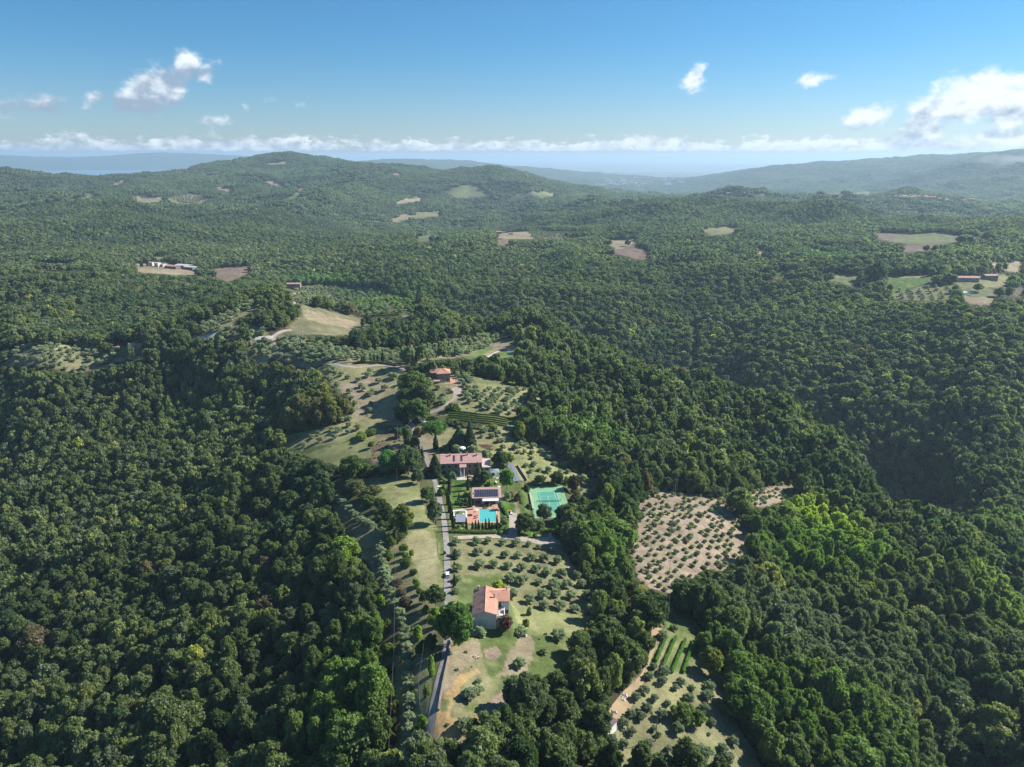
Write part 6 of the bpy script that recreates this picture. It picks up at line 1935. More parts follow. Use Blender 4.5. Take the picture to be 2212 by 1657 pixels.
for x in (10.6, 12.5):
    m = MB(); m.cyl(x, -3.0, -.5, 5.5, .26, .24, 12); m.build('column', M['plaster_white'], t)
m = MB(); m.box(10.3, -3.25, 5.35, 13.5, -2.8, 5.62); m.build('beam', M['wood'], t)
window(t, 11.6, 0, .2, 1.6, 2.4, 'f', 'door')
m = MB()
for i in range(6):
    m.box(10.95, -3.0 + i * .5, -.1, 12.2, -2.5 + i * .5, .18 * (i + 1))
m.build('stair', M['plaster_white'], t)
an = thing('side_annex', 'low annex with flat pale tiled roof joined to the right of the villa', 'annex', Vector((*loc2w(VILLA, VILLA_YAW, 22.8, 1.2), VILLA.z)), VILLA_YAW)
m = MB(); m.box(0, 0, -2, 4.4, 9.2, 3.3); m.build('wall', M['stone_grey'], an)
m = MB(); slope(m, (-.2, -.3, 3.35), (4.7, -.3, 3.35), (4.7, 9.4, 4.5), (-.2, 9.4, 4.5), 9, .05); m.build('roof', mat_tiles('tile_pale', (0.50, 0.42, 0.37), (0.58, 0.50, 0.44), (0.46, 0.38, 0.33)), an)
window(an, 2.2, 0, .3, 1.2, 2.0, 'f', 'door')


def vl(x, y, z=0.0):
    q = loc2w(VILLA, VILLA_YAW, x, y); return Vector((q[0], q[1], VILLA.z + z))


m = MB(); m.box(8.3, -7.6, -1.5, 14.9, -.05, .14); o = m.build('paved_terrace', M['pale'], None, loc=VILLA, rz=VILLA_YAW); tag(o, 'pale paved landing in front of the villa porch', 'terrace')
# villa side courtyard: gazebo, pots, low walls
t = thing('gazebo', 'square dark-roofed gazebo with white curtains right of the villa', 'gazebo', vl(29.2, -2.5), VILLA_YAW)
m = MB(); m.add([(-2.6, -2.6, 2.6), (2.6, -2.6, 2.6), (2.6, 2.6, 2.6), (-2.6, 2.6, 2.6), (0, 0, 3.5)], [(0, 1, 4), (1, 2, 4), (2, 3, 4), (3, 0, 4), (0, 3, 2, 1)]); m.build('roof', M['solar_dull'], t)
for a in (-1, 1):
    for b in (-1, 1):
        m = MB(); m.box(a * 2.4 - .06, b * 2.4 - .06, 0, a * 2.4 + .06, b * 2.4 + .06, 2.62); m.build('post', M['white'], t)
m = MB(); m.box(-2.3, -2.5, .1, -1.6, -2.4, 2.5); m.box(1.6, -2.5, .1, 2.3, -2.4, 2.5); m.build('curtain', M['white'], t)
for j, (X_, Y_, W_, D_, lab) in enumerate([(1230, 560, 2.6, .8, 'white stone bench in front of the gazebo'), (1250, 650, 1.6, 1.0, 'pale stone block on the courtyard path'), (1320, 670, 1.8, .9, 'pale stone block at the right of the courtyard'), (1290, 740, .8, 2.2, 'narrow pale step above the pool house'),
                                       (1345, 830, 1.4, 1.8, 'pale slab at the right corner of the pool house'), (860, 632, 2.2, .7, 'white bench by the villa wall'), (250, 825, 2.4, 1.2, 'pale slab left of the villa lawn')]):
    p = G(8, X_, Y_)
    m = MB(); m.box(-W_ / 2, -D_ / 2, -.2, W_ / 2, D_ / 2, .42); m.box(-W_ / 2 - .06, -D_ / 2 - .06, .42, W_ / 2 + .06, D_ / 2 + .06, .52)
    o = m.build('garden_slab', M['plaster_white'], None, loc=p, rz=rng.uniform(-.4, .4)); tag(o, lab, 'slab')
p = G(8, 806, 700); m = MB(); m.cyl(0, 0, -.1, 1.0, .35, .55, 12); m.cyl(0, 0, 1.0, 1.1, .62, .62, 12); o = m.build('terracotta_pot', M['tile_warm'], None, loc=p); tag(o, 'big terracotta pot at the corner of the villa landing', 'pot')
p = G(8, 790, 640); m = MB(); m.box(-.6, -.5, -.1, .6, .5, 1.1); m.box(-.7, -.6, 1.1, .7, .6, 1.2); o = m.build('barbecue', M['brick'], None, loc=p); tag(o, 'small brick barbecue above the terracotta pot', 'barbecue')
# parasol and terrace behind the villa
p = G(8, 670, 185)
t = thing('parasol', 'white domed parasol behind the villa roof', 'parasol', p)
m = MB(); m.cyl(0, 0, 0, 3.2, .05, .05, 8); m.build('pole', M['metal'], t)
m = MB()
nseg = 10
vs = [(0, 0, 3.6)] + [(1.5 * math.cos(2 * math.pi * i / nseg), 1.5 * math.sin(2 * math.pi * i / nseg), 3.3) for i in range(nseg)] + [(2.1 * math.cos(2 * math.pi * i / nseg), 2.1 * math.sin(2 * math.pi * i / nseg), 2.7) for i in range(nseg)]
fs = [(0, 1 + i, 1 + (i + 1) % nseg) for i in range(nseg)] + [(1 + i, 1 + nseg + i, 1 + nseg + (i + 1) % nseg, 1 + (i + 1) % nseg) for i in range(nseg)]
m.add(vs, fs); m.build('canopy', M['white'], t)
for j, (X_, Y_) in enumerate([(700, 200), (760, 190), (800, 180), (640, 205)]):
    chair(G(8, X_, Y_), 'white chair behind the villa ridge, %s from left' % ORD[(1, 2, 3, 0)[j]], M['white'], rng.uniform(0, 6), 'white chairs behind the villa')
# vegetable beds
for j, (X_, Y_, W_, D_) in enumerate([(1290, 640, 6.5, 1.2), (1320, 665, 6.0, 1.2), (1345, 690, 5.5, 1.2), (1395, 715, 4.5, 1.2), (1420, 650, 2.2, 2.0)]):
    p = G(9, X_ + 40, Y_)
    t = thing('raised_bed', 'brown raised vegetable bed, %s from the top of the group' % ORD[j], 'garden bed', p, R(-4), 'raised vegetable beds above the villa')
    m = MB(); m.box(-W_ / 2, -D_ / 2, -.2, W_ / 2, -D_ / 2 + .08, .35); m.box(-W_ / 2, D_ / 2 - .08, -.2, W_ / 2, D_ / 2, .35); m.box(-W_ / 2, -D_ / 2 + .08, -.2, -W_ / 2 + .08, D_ / 2 - .08, .35); m.box(W_ / 2 - .08, -D_ / 2 + .08, -.2, W_ / 2, D_ / 2 - .08, .35); m.build('frame', M['wood'], t)
    m = MB(); m.box(-W_ / 2 + .08, -D_ / 2 + .08, -.2, W_ / 2 - .08, D_ / 2 - .08, .25); m.build('soil', mat_plain('bed_soil', (0.19, 0.11, 0.08), .95, .3, 4) if j == 0 else bpy.data.materials['bed_soil'], t)
# ground-mounted panels beside the grove
p0 = G(1, 1270, 500); p1 = G(1, 1335, 655)
dv = Vector((p1.x - p0.x, p1.y - p0.y, 0)); Ls = dv.length; ya = math.atan2(dv.y, dv.x)
t = thing('solar_array', 'long strip of grey solar panels on the ground beside the olive grove', 'solar array', p0, ya)
ns = int(Ls / 1.7)
for i in range(ns):
    for j in range(2):
        a = i * 1.7; z0 = -(p0.z - float(ground(*(p0 + dv * (i / ns)).xy)))
        m = MB(); y0 = -1.9 + j * 1.95
        m.add([(a, y0, z0 + .35 + .28 * j), (a + 1.62, y0, z0 + .35 + .28 * j), (a + 1.62, y0 + 1.88, z0 + .62 + .28 * j), (a, y0 + 1.88, z0 + .62 + .28 * j), (a, y0, z0 + .40 + .28 * j), (a + 1.62, y0, z0 + .40 + .28 * j), (a + 1.62, y0 + 1.88, z0 + .67 + .28 * j), (a, y0 + 1.88, z0 + .67 + .28 * j)], [(0, 3, 2, 1), (4, 5, 6, 7), (0, 1, 5, 4), (1, 2, 6, 5), (2, 3, 7, 6), (3, 0, 4, 7)])
        m.build('solar_panel', M['solar_dull'], t)
    m = MB(); m.box(i * 1.7 + .7, -1.5, z0 - .5, i * 1.7 + .8, -1.4, z0 + .4); m.box(i * 1.7 + .7, 1.5, z0 - .5, i * 1.7 + .8, 1.6, z0 + .85); m.build('support', M['metal'], t)

# ------------------------------------------------------------------ pool house, terrace, pool


def pl(x, y, z=0.0):
    q = loc2w(POOLH, POOLH_YAW, x, y); return Vector((q[0], q[1], POOLH.z + z))


t = thing('pool_house', 'pool house with solar panels on its pink tiled roof', 'house', POOLH, POOLH_YAW)
PW, PL_, PH, PR = 13.6, 8.2, 3.5, 5.0
m = MB(); m.box(4.0, 0, -1.5, PW, .25, PH); m.box(0, 3.0, -1.5, 4.0, 3.25, PH); m.box(0, 3.25, -1.5, .25, PL_, PR - .3); m.box(PW - .25, .25, -1.5, PW, PL_, PH + .2); m.box(0, PL_, -1.5, PW, PL_ + .25, PR - .2); m.build('wall', M['plaster_grey'], t)
m = MB(); slope(m, (-.9, -.3, PH), (PW + .5, -.3, PH), (PW + .5, PL_ + .6, PR + .25), (-.9, PL_ + .6, PR + .25), 30, .06); m.build('roof', M['tile_pink'], t)
kp = (PR + .25 - PH) / (PL_ + .9)
for j in range(3):
    for i in range(10):
        x = .5 + i * 1.2; y = .7 + j * 2.0
        z0 = PH + kp * (y + .3) + .2; z1 = PH + kp * (y + 1.9 + .3) + .2
        m = MB(); m.add([(x, y, z0), (x + 1.1, y, z0), (x + 1.1, y + 1.88, z1), (x, y + 1.88, z1), (x, y, z0 + .05), (x + 1.1, y, z0 + .05), (x + 1.1, y + 1.88, z1 + .05), (x, y + 1.88, z1 + .05)], [(0, 3, 2, 1), (4, 5, 6, 7), (0, 1, 5, 4), (1, 2, 6, 5), (2, 3, 7, 6), (3, 0, 4, 7)])
        m.build('solar_panel', M['solar'], t)
m = MB(); x, y = .4, .6
z0 = PH + kp * .9 + .15; z1 = PH + kp * 7.1 + .15
m.add([(.4, .6, z0), (12.6, .6, z0), (12.6, 6.75, z1), (.4, 6.75, z1), (.4, .6, z0 + .04), (12.6, .6, z0 + .04), (12.6, 6.75, z1 + .04), (.4, 6.75, z1 + .04)], [(0, 3, 2, 1), (4, 5, 6, 7), (0, 1, 5, 4), (1, 2, 6, 5), (2, 3, 7, 6), (3, 0, 4, 7)]); m.build('panel_rails', M['metal'], t)
m = MB(); m.add([(4.4, -2.2, 2.75), (12.6, -2.2, 2.75), (12.6, -.1, 3.35), (4.4, -.1, 3.35), (4.4, -2.2, 2.8), (12.6, -2.2, 2.8), (12.6, -.1, 3.4), (4.4, -.1, 3.4)], [(0, 3, 2, 1), (4, 5, 6, 7), (0, 1, 5, 4), (1, 2, 6, 5), (2, 3, 7, 6), (3, 0, 4, 7)]); m.build('awning', M['white'], t)
for x in (4.6, 12.4):
    m = MB(); m.box(x - .06, -2.1, 0, x + .06, -1.98, 2.76); m.build('awning_post', M['white'], t)
window(t, 6.5, 0, .2, 2.0, 2.1, 'f', 'glass_door'); window(t, 10.0, 0, .2, 2.0, 2.1, 'f', 'glass_door')
for x in (.3, 3.7):
    m = MB(); m.box(x - .15, .1, -1, x + .15, .4, PH); m.build('pillar', M['plaster_cream'], t)
m = MB(); m.box(1.0, 1.0, 0, 3.2, 2.0, .8); m.build('bench', M['wood'], t)
# terracotta terrace, one paving field per bay
TX0, TX1 = -4.2, 12.8
px0, px1, py0, py1 = 2.7, 10.9, -19.4, -5.9       # pool basin
tt = thing('pool_terrace', 'terracotta paved terrace around the swimming pool', 'terrace', POOLH, POOLH_YAW)
for (a0, b0, a1, b1) in [(TX0, -20.6, px0 - .35, -3.6), (px0 - .35, -5.55, px1 + .35, -3.6), (px1 + .35, -20.6, TX1, -3.6), (px0 - .35, -20.6, px1 + .35, py0 - .35), (-.6, -3.6, TX1 - .3, -.02), (-.2, -.02, 4.0, 3.0)]:
    m = MB(); m.box(a0, b0, -1.2, a1, b1, .16); m.build('paving', M['brick'], tt)
t = thing('swimming_pool', 'turquoise rectangular swimming pool with pale rim', 'swimming pool', POOLH, POOLH_YAW)
m = MB(); m.box(px0 - .35, py0 - .35, -1, px1 + .35, py0, .2); m.box(px0 - .35, py1, -1, px1 + .35, py1 + .35, .2); m.box(px0 - .35, py0, -1, px0, py1, .2); m.box(px1, py0, -1, px1 + .35, py1, .2); m.build('rim', M['pale'], t)
m = MB(); m.box(px0, py0, -1.0, px1, py1, .06); m.build('water', M['pool'], t)
m = MB(); m.tube([(px1 - .5, py0 + 3, .1), (px1 - .5, py0 + 3, .9), (px1 + .4, py0 + 3, .9), (px1 + .4, py0 + 3, .1)], .03, 5); m.tube([(px1 - .5, py0 + 3.6, .1), (px1 - .5, py0 + 3.6, .9), (px1 + .4, py0 + 3.6, .9), (px1 + .4, py0 + 3.6, .1)], .03, 5); m.build('ladder', M['metal'], t)
t = thing('parasol', 'small cream parasol between pool and terrace edge', 'parasol', pl(.9, -11.0, .16))
m = MB(); m.cyl(0, 0, 0, 2.5, .04, .04, 6); m.build('pole', M['metal'], t)
m = MB(); m.add([(0, 0, 2.75)] + [(1.5 * math.cos(i * math.pi / 4), 1.5 * math.sin(i * math.pi / 4), 2.3) for i in range(8)], [(0, 1 + i, 1 + (i + 1) % 8) for i in range(8)]); m.build('canopy', mat_plain('cream_cloth', (0.62, 0.50, 0.40), .8, .05, 3), t)
for j, (x, y, rz) in enumerate([(1.0, -8.5, -1.2), (1.0, -13.4, -1.5), (.9, -15.4, -1.5), (12.0, -8.0, 1.5)]):
    lounger(pl(x, y, .16), ['brown lounger above the cream parasol', 'brown lounger just below the cream parasol', 'lowest brown lounger left of the pool', 'brown lounger at the right end of the pool'][j], rz, 'sun loungers around the pool', M['wood'])
table_set(pl(6.3, -4.6, .16), 'dark dining table in front of the pool house', M['dark'], 0, 1.4)
for j, x in enumerate((4.8, 5.6, 6.4, 7.2, 10.2, 10.9)):
    chair(pl(x, -3.7 if j % 2 else -5.4 + .3, .16), 'dark chair by the pool house dining table, %s from left' % ORD[j], M['dark'] if j < 4 else M['white'], 0 if j % 2 else 3.14, 'chairs in front of the pool house')
t = thing('outdoor_shower', 'slim white shower post between terrace table and pool', 'shower', pl(7.9, -4.4, .16))
m = MB(); m.tube([(0, 0, 0), (0, 0, 2.3), (0, -.4, 2.4)], .07, 6); m.build('post', M['white'], t); m = MB(); m.cyl(0, -.4, 2.28, 2.36, .14, .14, 8); m.build('shower_head', M['metal'], t)
# left garden: glasshouse roof, border walls, white chairs
t = thing('greenhouse', 'low greenhouse with dull grey-blue glazed roof left of the pool', 'greenhouse', G(8, 545, 1500), R(3))
for i in range(5):
    m = MB(); a = i * .95
    m.add([(a, 0, .9), (a + .9, 0, .9), (a + .9, 6.6, 1.7), (a, 6.6, 1.7), (a, 0, .94), (a + .9, 0, .94), (a + .9, 6.6, 1.74), (a, 6.6, 1.74)], [(0, 3, 2, 1), (4, 5, 6, 7), (0, 1, 5, 4), (1, 2, 6, 5), (2, 3, 7, 6), (3, 0, 4, 7)]); m.build('pane', M['solar_dull'], t)
m = MB(); m.box(0, 0.05, -.5, 4.7, .15, .88); m.box(0, 6.5, -.5, 4.7, 6.6, 1.65); m.box(0, .15, -.5, .1, 6.5, 1.0); m.box(4.6, .15, -.5, 4.7, 6.5, 1.0); m.build('frame', M['dark'], t)
for (n, line, w, h, lab, mt) in [(8, [(490, 1275), (520, 1370)], .9, .5, 'low white wall at the left of the flower beds', 'plaster_white'), (8, [(500, 1272), (735, 1262)], .9, .5, 'low white wall along the top of the flower beds', 'plaster_white'), (8, [(735, 1270), (745, 1400)], .6, .4, 'low pale wall between flower beds and terrace', 'plaster_white'),
                                 (8, [(640, 1245), (860, 1240)], .5, .9, 'dark retaining wall above the flower beds', 'stone_grey'), (1, [(1448, 760), (1478, 905)], .7, 1.0, 'pale retaining wall along the left side of the tennis court', 'pale'), (1, [(1335, 505), (1420, 640)], .3, 1.2, 'low dark wall along the edge of the upper grove', 'stone_grey'),
                                 (17, [(1180, 440), (1150, 640), (1085, 960), (1060, 1120)], .5, .8, 'stone retaining wall along the right side of the asphalt road', 'stone'), (8, [(480, 925), (700, 905)], .25, .6, 'dark low fence across the villa lawn', 'dark'), (8, [(490, 1010), (600, 995)], .25, .6, 'lower dark fence across the villa lawn', 'dark')]:
    m = MB(); P3 = [G(n, a, b) for a, b in line]; o0 = P3[0]
    for i in range(len(P3) - 1):
        a, b = P3[i] - o0, P3[i + 1] - o0; k = max(1, int((b - a).length / 1.5)); d = (b - a).normalized(); nn_ = Vector((-d.y, d.x, 0)).normalized() * w / 2
        for j in range(k):
            q0 = a + (b - a) * j / k; q1 = a + (b - a) * (j + 1) / k
            z0 = float(ground(q0.x + o0.x, q0.y + o0.y)) - o0.z; z1 = float(ground(q1.x + o0.x, q1.y + o0.y)) - o0.z
            vs = [q0 - nn_, q0 + nn_, q1 + nn_, q1 - nn_]
            zs = [z0, z0, z1, z1]
            lo = [(v.x, v.y, z - .5) for v, z in zip(vs, zs)]; hi = [(v.x, v.y, z + h) for v, z in zip(vs, zs)]
            m.add(lo + hi, [(0, 1, 2, 3), (7, 6, 5, 4), (0, 4, 5, 1), (1, 5, 6, 2), (2, 6, 7, 3), (3, 7, 4, 0)])
    o = m.build('garden_wall', M[mt], None, loc=o0); tag(o, lab, 'wall')
for j, (X_, Y_) in enumerate([(650, 1350), (715, 1340), (610, 1600), (650, 1595), (685, 1560)]):
    lounger(G(8, X_, Y_), ['white lounger beside the flower beds', 'white lounger nearest the brick terrace edge', 'cream lounger below the greenhouse, left one', 'cream lounger below the greenhouse, middle one', 'cream lounger below the greenhouse, right one'][j], rng.uniform(-1, 1), 'pale loungers in the flower garden')

# ------------------------------------------------------------------ tennis court
def cl(x, y, z=0.0):
    q = loc2w(COURT, COURT_YAW, x, y); return Vector((q[0], q[1], COURT.z + z))


t = thing('tennis_court', 'green tennis court with white lines and darker inner court', 'tennis court', COURT, COURT_YAW)
m = MB(); m.box(-9.4, -18.2, -.8, 9.6, 18.6, .10); m.build('surround', M['court_out'], t)
m = MB(); m.box(-5.485, -11.885, .102, 5.485, 11.885, .108); m.build('playing_surface', M['court'], t)
lw = .045
lines = [(-5.485, -11.885, 5.485, -11.885), (-5.485, 11.885, 5.485, 11.885), (-5.485, -11.885, -5.485, 11.885), (5.485, -11.885, 5.485, 11.885), (-4.115, -11.885, -4.115, 11.885), (4.115, -11.885, 4.115, 11.885),
         (-4.115, -6.4, 4.115, -6.4), (-4.115, 6.4, 4.115, 6.4), (0, -6.4, 0, 6.4)]
zi = .112
for (a0, b0, a1, b1) in lines:
    zi += .0012
    m = MB(); m.box(min(a0, a1) - lw, min(b0, b1) - lw, .109, max(a0, a1) + lw, max(b0, b1) + lw, zi); m.build('line', M['white'], t)
nt = thing('tennis_net', 'dark tennis net stretched across the court', 'net', cl(0, 0, .1), COURT_YAW)
for x in (-6.4, 6.4):
    m = MB(); m.cyl(x, 0, 0, 1.07, .05, .05, 8); m.build('post', M['dark'], nt)
m = MB()
for i in range(65):
    x = -6.4 + i * .2; m.box(x - .012, -.012, .03, x + .012, .012, .92)
for i in range(6):
    m.box(-6.4, -.014, .05 + i * .16, 6.4, .014, .08 + i * .16)
m.build('netting', M['dark'], nt)
m = MB(); m.box(-6.4, -.03, .92, 6.4, .03, 1.0); m.build('net_tape', M['white'], nt)


def mesh_fence(name, pts, h, lab, cat='fence', mat=None, gap=3.0):
    o0 = Vector((pts[0][0], pts[0][1], float(ground(pts[0][0], pts[0][1]))))
    t = thing(name, lab, cat, o0)
    w = MB()
    for i in range(len(pts) - 1):
        a = Vector((pts[i][0], pts[i][1], 0)); b = Vector((pts[i + 1][0], pts[i + 1][1], 0)); k = max(1, int((b - a).length / gap))
        for j in range(k + (1 if i == len(pts) - 2 else 0)):
            q = a + (b - a) * j / k; z = float(ground(q.x, q.y)) - o0.z
            m = MB(); m.cyl(q.x - o0.x, q.y - o0.y, z - .4, z + h, .045, .045, 6); m.build('post', mat or M['metal'], t)
        for s in range(int(h / .5) + 1):
            qs = [(a + (b - a) * j / k) for j in range(k + 1)]
            w.tube([(q.x - o0.x, q.y - o0.y, float(ground(q.x, q.y)) - o0.z + .05 + min(s * .5, h - .1)) for q in qs], .012, 3)
    w.build('wire', mat or M['metal'], t)
    return t


mesh_fence('court_fence', [cl(-9.2, -17.9).xy, cl(-9.2, 18.3).xy], 1.2, 'thin dark fence along the left side of the tennis court', mat=M['dark'])
mesh_fence('court_fence', [cl(-9.2, 18.3).xy, cl(9.4, 18.3).xy, cl(9.4, -17.9).xy], 2.6, 'tall wire fence behind and right of the tennis court', mat=M['dark'])
a = G(1, 1310, 60); b = G(1, 1310, 175)
mesh_fence('garden_fence', [a.xy, b.xy], 1.4, 'thin fence at the right of the small green patch beside the vineyard', mat=M['dark'])
a = G(16, 435, 100); b = G(16, 425, 400)
mesh_fence('field_fence', [a.xy, b.xy], 1.3, 'old fence between the left meadow and the scrubby plot', mat=M['wood'])
a = G(16, 1065, 1140); b = G(16, 1070, 900)
# ------------------------------------------------------------------ hipped-roof farmhouse
t = thing('stone_farmhouse', 'square stone farmhouse with hipped terracotta roof and outdoor stair', 'house', HIPH, HIPH_YAW)
FW, FL, FH, FR = 13.4, 10.5, 6.4, 8.6
m = MB(); m.box(0, 3.2, -2, 4.2, FL, FH - .1); m.box(4.2, 0, -2, FW, FL, FH - .1); m.build('wall', M['stone'], t)
oh = .55; xm0, xm1, ym = 5.4, 8.6, 5.6
C_ = [(4.2 - oh, -oh, FH - .15), (FW + oh, -oh, FH - .15), (FW + oh, FL + oh, FH - .15), (-oh, FL + oh, FH - .15), (-oh, 3.2 - oh, FH - .15)]
for (e0, e1, r1, r0) in [(C_[0], C_[1], (8.6, ym, FR), (8.2, ym, FR)), (C_[1], C_[2], (8.6, ym, FR), (8.6, ym, FR)), (C_[2], C_[3], (4.8, ym + .6, FR - .2), (8.6, ym, FR)), (C_[3], C_[4], (4.8, ym + .6, FR - .2), (4.8, ym + .6, FR - .2)), ((-oh, 3.2 - oh, FH - .15), (4.2 - oh, 3.2 - oh, FH - .15), (8.2, ym, FR), (4.8, ym + .6, FR - .2)), ((4.2 - oh, 3.2 - oh, FH - .15), (4.2 - oh, -oh, FH - .15), (8.2, ym, FR), (8.2, ym, FR))]:
    m = MB(); slope(m, e0, e1, r1, r0, max(4, int((Vector(e1) - Vector(e0)).length * 2)), .05, .1); m.build('roof', M['tile_warm'], t)
chimney(t, 4.6, 6.6, FH, 9.2, .8); chimney(t, 3.0, 4.6, FH - .2, 8.2, .6)
m = MB(); m.tube([(6.2, 8.2, FH), (6.2, 8.2, 14.5)], .05, 5)
for z in (12.6, 13.3, 14.1): m.tube([(5.5, 8.2, z), (6.9, 8.2, z)], .03, 4)
m.build('antenna', M['metal'], t)
for x, z, w, h in ((5.2, 3.9, .9, 1.3), (7.2, 3.9, .9, 1.2), (10.6, 3.9, .9, 1.3), (9.0, .6, .9, 1.2), (11.9, .1, 1.1, 2.1)):
    window(t, x, 0, z, w, h, 'f', 'window' if h < 2 else 'door', mat=M['plaster_cream'] if h < 2 else None)
window(t, 2.0, 3.2, 3.9, .9, 1.2, 'f'); window(t, 0, 6, 3.9, .9, 1.2, 'l'); window(t, FW, 4, 3.9, .9, 1.2, 'r')
m = MB()
for i in range(16):
    m.box(6.2 + i * .3, -1.3, -1, 6.5 + i * .3, -.02, 3.2 - i * .2)
m.build('stair', M['stone_grey'], t)
m = MB(); m.box(1.0, -3.4, -1.5, 6.0, -.4, 1.6); m.build('lean_to', M['stone_grey'], t)
m = MB(); slope(m, (.7, -3.8, 1.7), (6.1, -3.8, 1.7), (6.1, -.1, 2.6), (.7, -.1, 2.6), 11, .05); m.build('lean_to_roof', M['tile_warm'], t)


def hl(x, y, z=0.0):
    q = loc2w(HIPH, HIPH_YAW, x, y); return Vector((q[0], q[1], HIPH.z + z))


m = MB(); m.box(13.5, -4.0, -1, 17.0, 8, .1); m.box(9, -5.5, -1, 17, -4.0, .1); o = m.build('paved_yard', M['brick'], None, loc=HIPH, rz=HIPH_YAW); tag(o, 'pinkish paved yard right of the hipped-roof farmhouse', 'terrace')
p = G(15, 1010, 810)
t = thing('wood_oven', 'small brick oven hut beside the farm path', 'oven', p)
m = MB(); m.box(-1.2, -1.0, -.5, 1.2, 1.0, 1.7); m.build('body', M['brick'], t); m = MB(); m.box(-.5, -1.06, .5, .5, -.99, 1.2); m.build('mouth', M['dark'], t); m = MB(); m.add([(-1.4, -1.2, 1.7), (1.4, -1.2, 1.7), (1.4, 1.2, 1.7), (-1.4, 1.2, 1.7), (0, 0, 2.5)], [(0, 1, 4), (1, 2, 4), (2, 3, 4), (3, 0, 4), (0, 3, 2, 1)]); m.build('roof', M['tile_warm'], t)
for (X_, Y_, lab) in [(400, 460, 'grey boulder between the pale road and the farmhouse'), (480, 440, 'pale stone trough left of the farmhouse')]:
    p = G(15, X_, Y_); m = MB(); m.cyl(0, 0, -.3, .9, 1.3, .8, 8); o = m.build('boulder', M['concrete'], None, loc=p); o.scale = (1.3, .8, 1); tag(o, lab, 'stone')

# ------------------------------------------------------------------ farther houses
p = G(5, 1720, 868)
t = simple_house('long_farmhouse', 'long stone farmhouse with pink roof on the ridge top', 'house', p, R(2), 22, 9, 6.6, .30, M['stone'], M['tile_pink'], 'x', [(2.5 + 3.4 * i, 3.8, 1, 1.4) for i in range(6)] + [(4.2 + 5 * i, .6, 1, 1.6) for i in range(4)], [(6, 4.4, 9.0), (15, 4.4, 9.2)])
m = MB(); m.box(13, -6, -1, 19, -.1, .3); o = m.build('paved_yard', M['brick'], None, loc=p, rz=R(2)); tag(o, 'pink paved yard in front of the long farmhouse', 'terrace')
p = G(21, 625, 445)
simple_house('small_house', 'small two-storey house with orange roof among trees at left', 'house', p, R(4), 12.6, 8.5, 5.6, .28, M['stone'], M['tile_warm'], 'x', [(2.2, 3.4, .9, 1.2), (5.4, 3.4, .9, 1.2), (9.0, .3, 2.0, 2.2)], [(5.2, 3.4, 8.0)])
p = G(21, 375, 420)
simple_house('outbuilding', 'tiny orange-roofed outbuilding left of the small house', 'outbuilding', p, R(4), 4.4, 4.4, 3.0, .28, M['plaster_cream'], M['tile_warm'], 'x', [(1.6, .8, .8, 1.2)], [(3.2, 2.2, 4.4)])
p = G(19, 1560, 48)
t = simple_house('tower_house', 'little pink tower house on the wooded spur', 'house', p, R(-20), 4.6, 5.0, 7.4, .3, M['plaster_cream'], M['tile_warm'], 'y', [(1.3, 4.6, .8, 1.2), (3.2, 4.6, .8, 1.2), (2.3, 1.4, .9, 1.9)], [])
p = G(19, 1520, 165); simple_house('garden_hut', 'dark low hut under trees below the tower house', 'hut', p, R(5), 7, 3.5, 2.4, .2, M['wood'], M['shed'], 'x', [(2, .6, .8, 1), (5, .6, .8, 1)], [])
# distant farm sheds
for (X_, Y_, W_, D_, H_, wall, roof, yaw, lab) in [(870, 430, 30, 16, 4.5, 'shed', 'shed_pale', -24, 'distant long shed with pale grey roof, the upper one'), (1085, 475, 30, 14, 4.5, 'shed', 'shed_pale', -22, 'distant long shed with pale grey roof, the lower right one'),
                                              (620, 445, 26, 12, 4.0, 'shed', 'tile_plain', -20, 'distant long shed with red roof'), (450, 410, 12, 9, 4.5, 'plaster_cream', 'tile_plain', -18, 'distant red-roofed farm building beside the sheds'),
                                              (375, 415, 8, 8, 7, 'plaster_grey', 'shed_pale', -18, 'distant grey tower-like farm building'), (235, 390, 7, 7, 6, 'plaster_cream', 'tile_plain', -10, 'distant small red house among the poplars'), (1300, 510, 8, 6, 3, 'plaster_white', 'shed_pale', -20, 'distant small white hut beside the ploughed field'), (510, 375, 5, 4, 2.5, 'plaster_white', 'plaster_white', -20, 'distant tiny white hut above the red building')]:
    p = G(20, X_, Y_)
    simple_house('farm_shed' if 'shed' in lab else 'farm_building', lab, 'shed' if 'shed' in lab else 'house', p, R(yaw), W_, D_, H_, .16 if 'shed' in lab else .3, M[wall], M[roof], 'x', [(W_ * (i + .5) / 4, 1.2, 1.6, 1.6) for i in range(4)] if W_ > 10 else [(W_ / 2, 1.2, 1, 1.3)], [], ribs=.5)
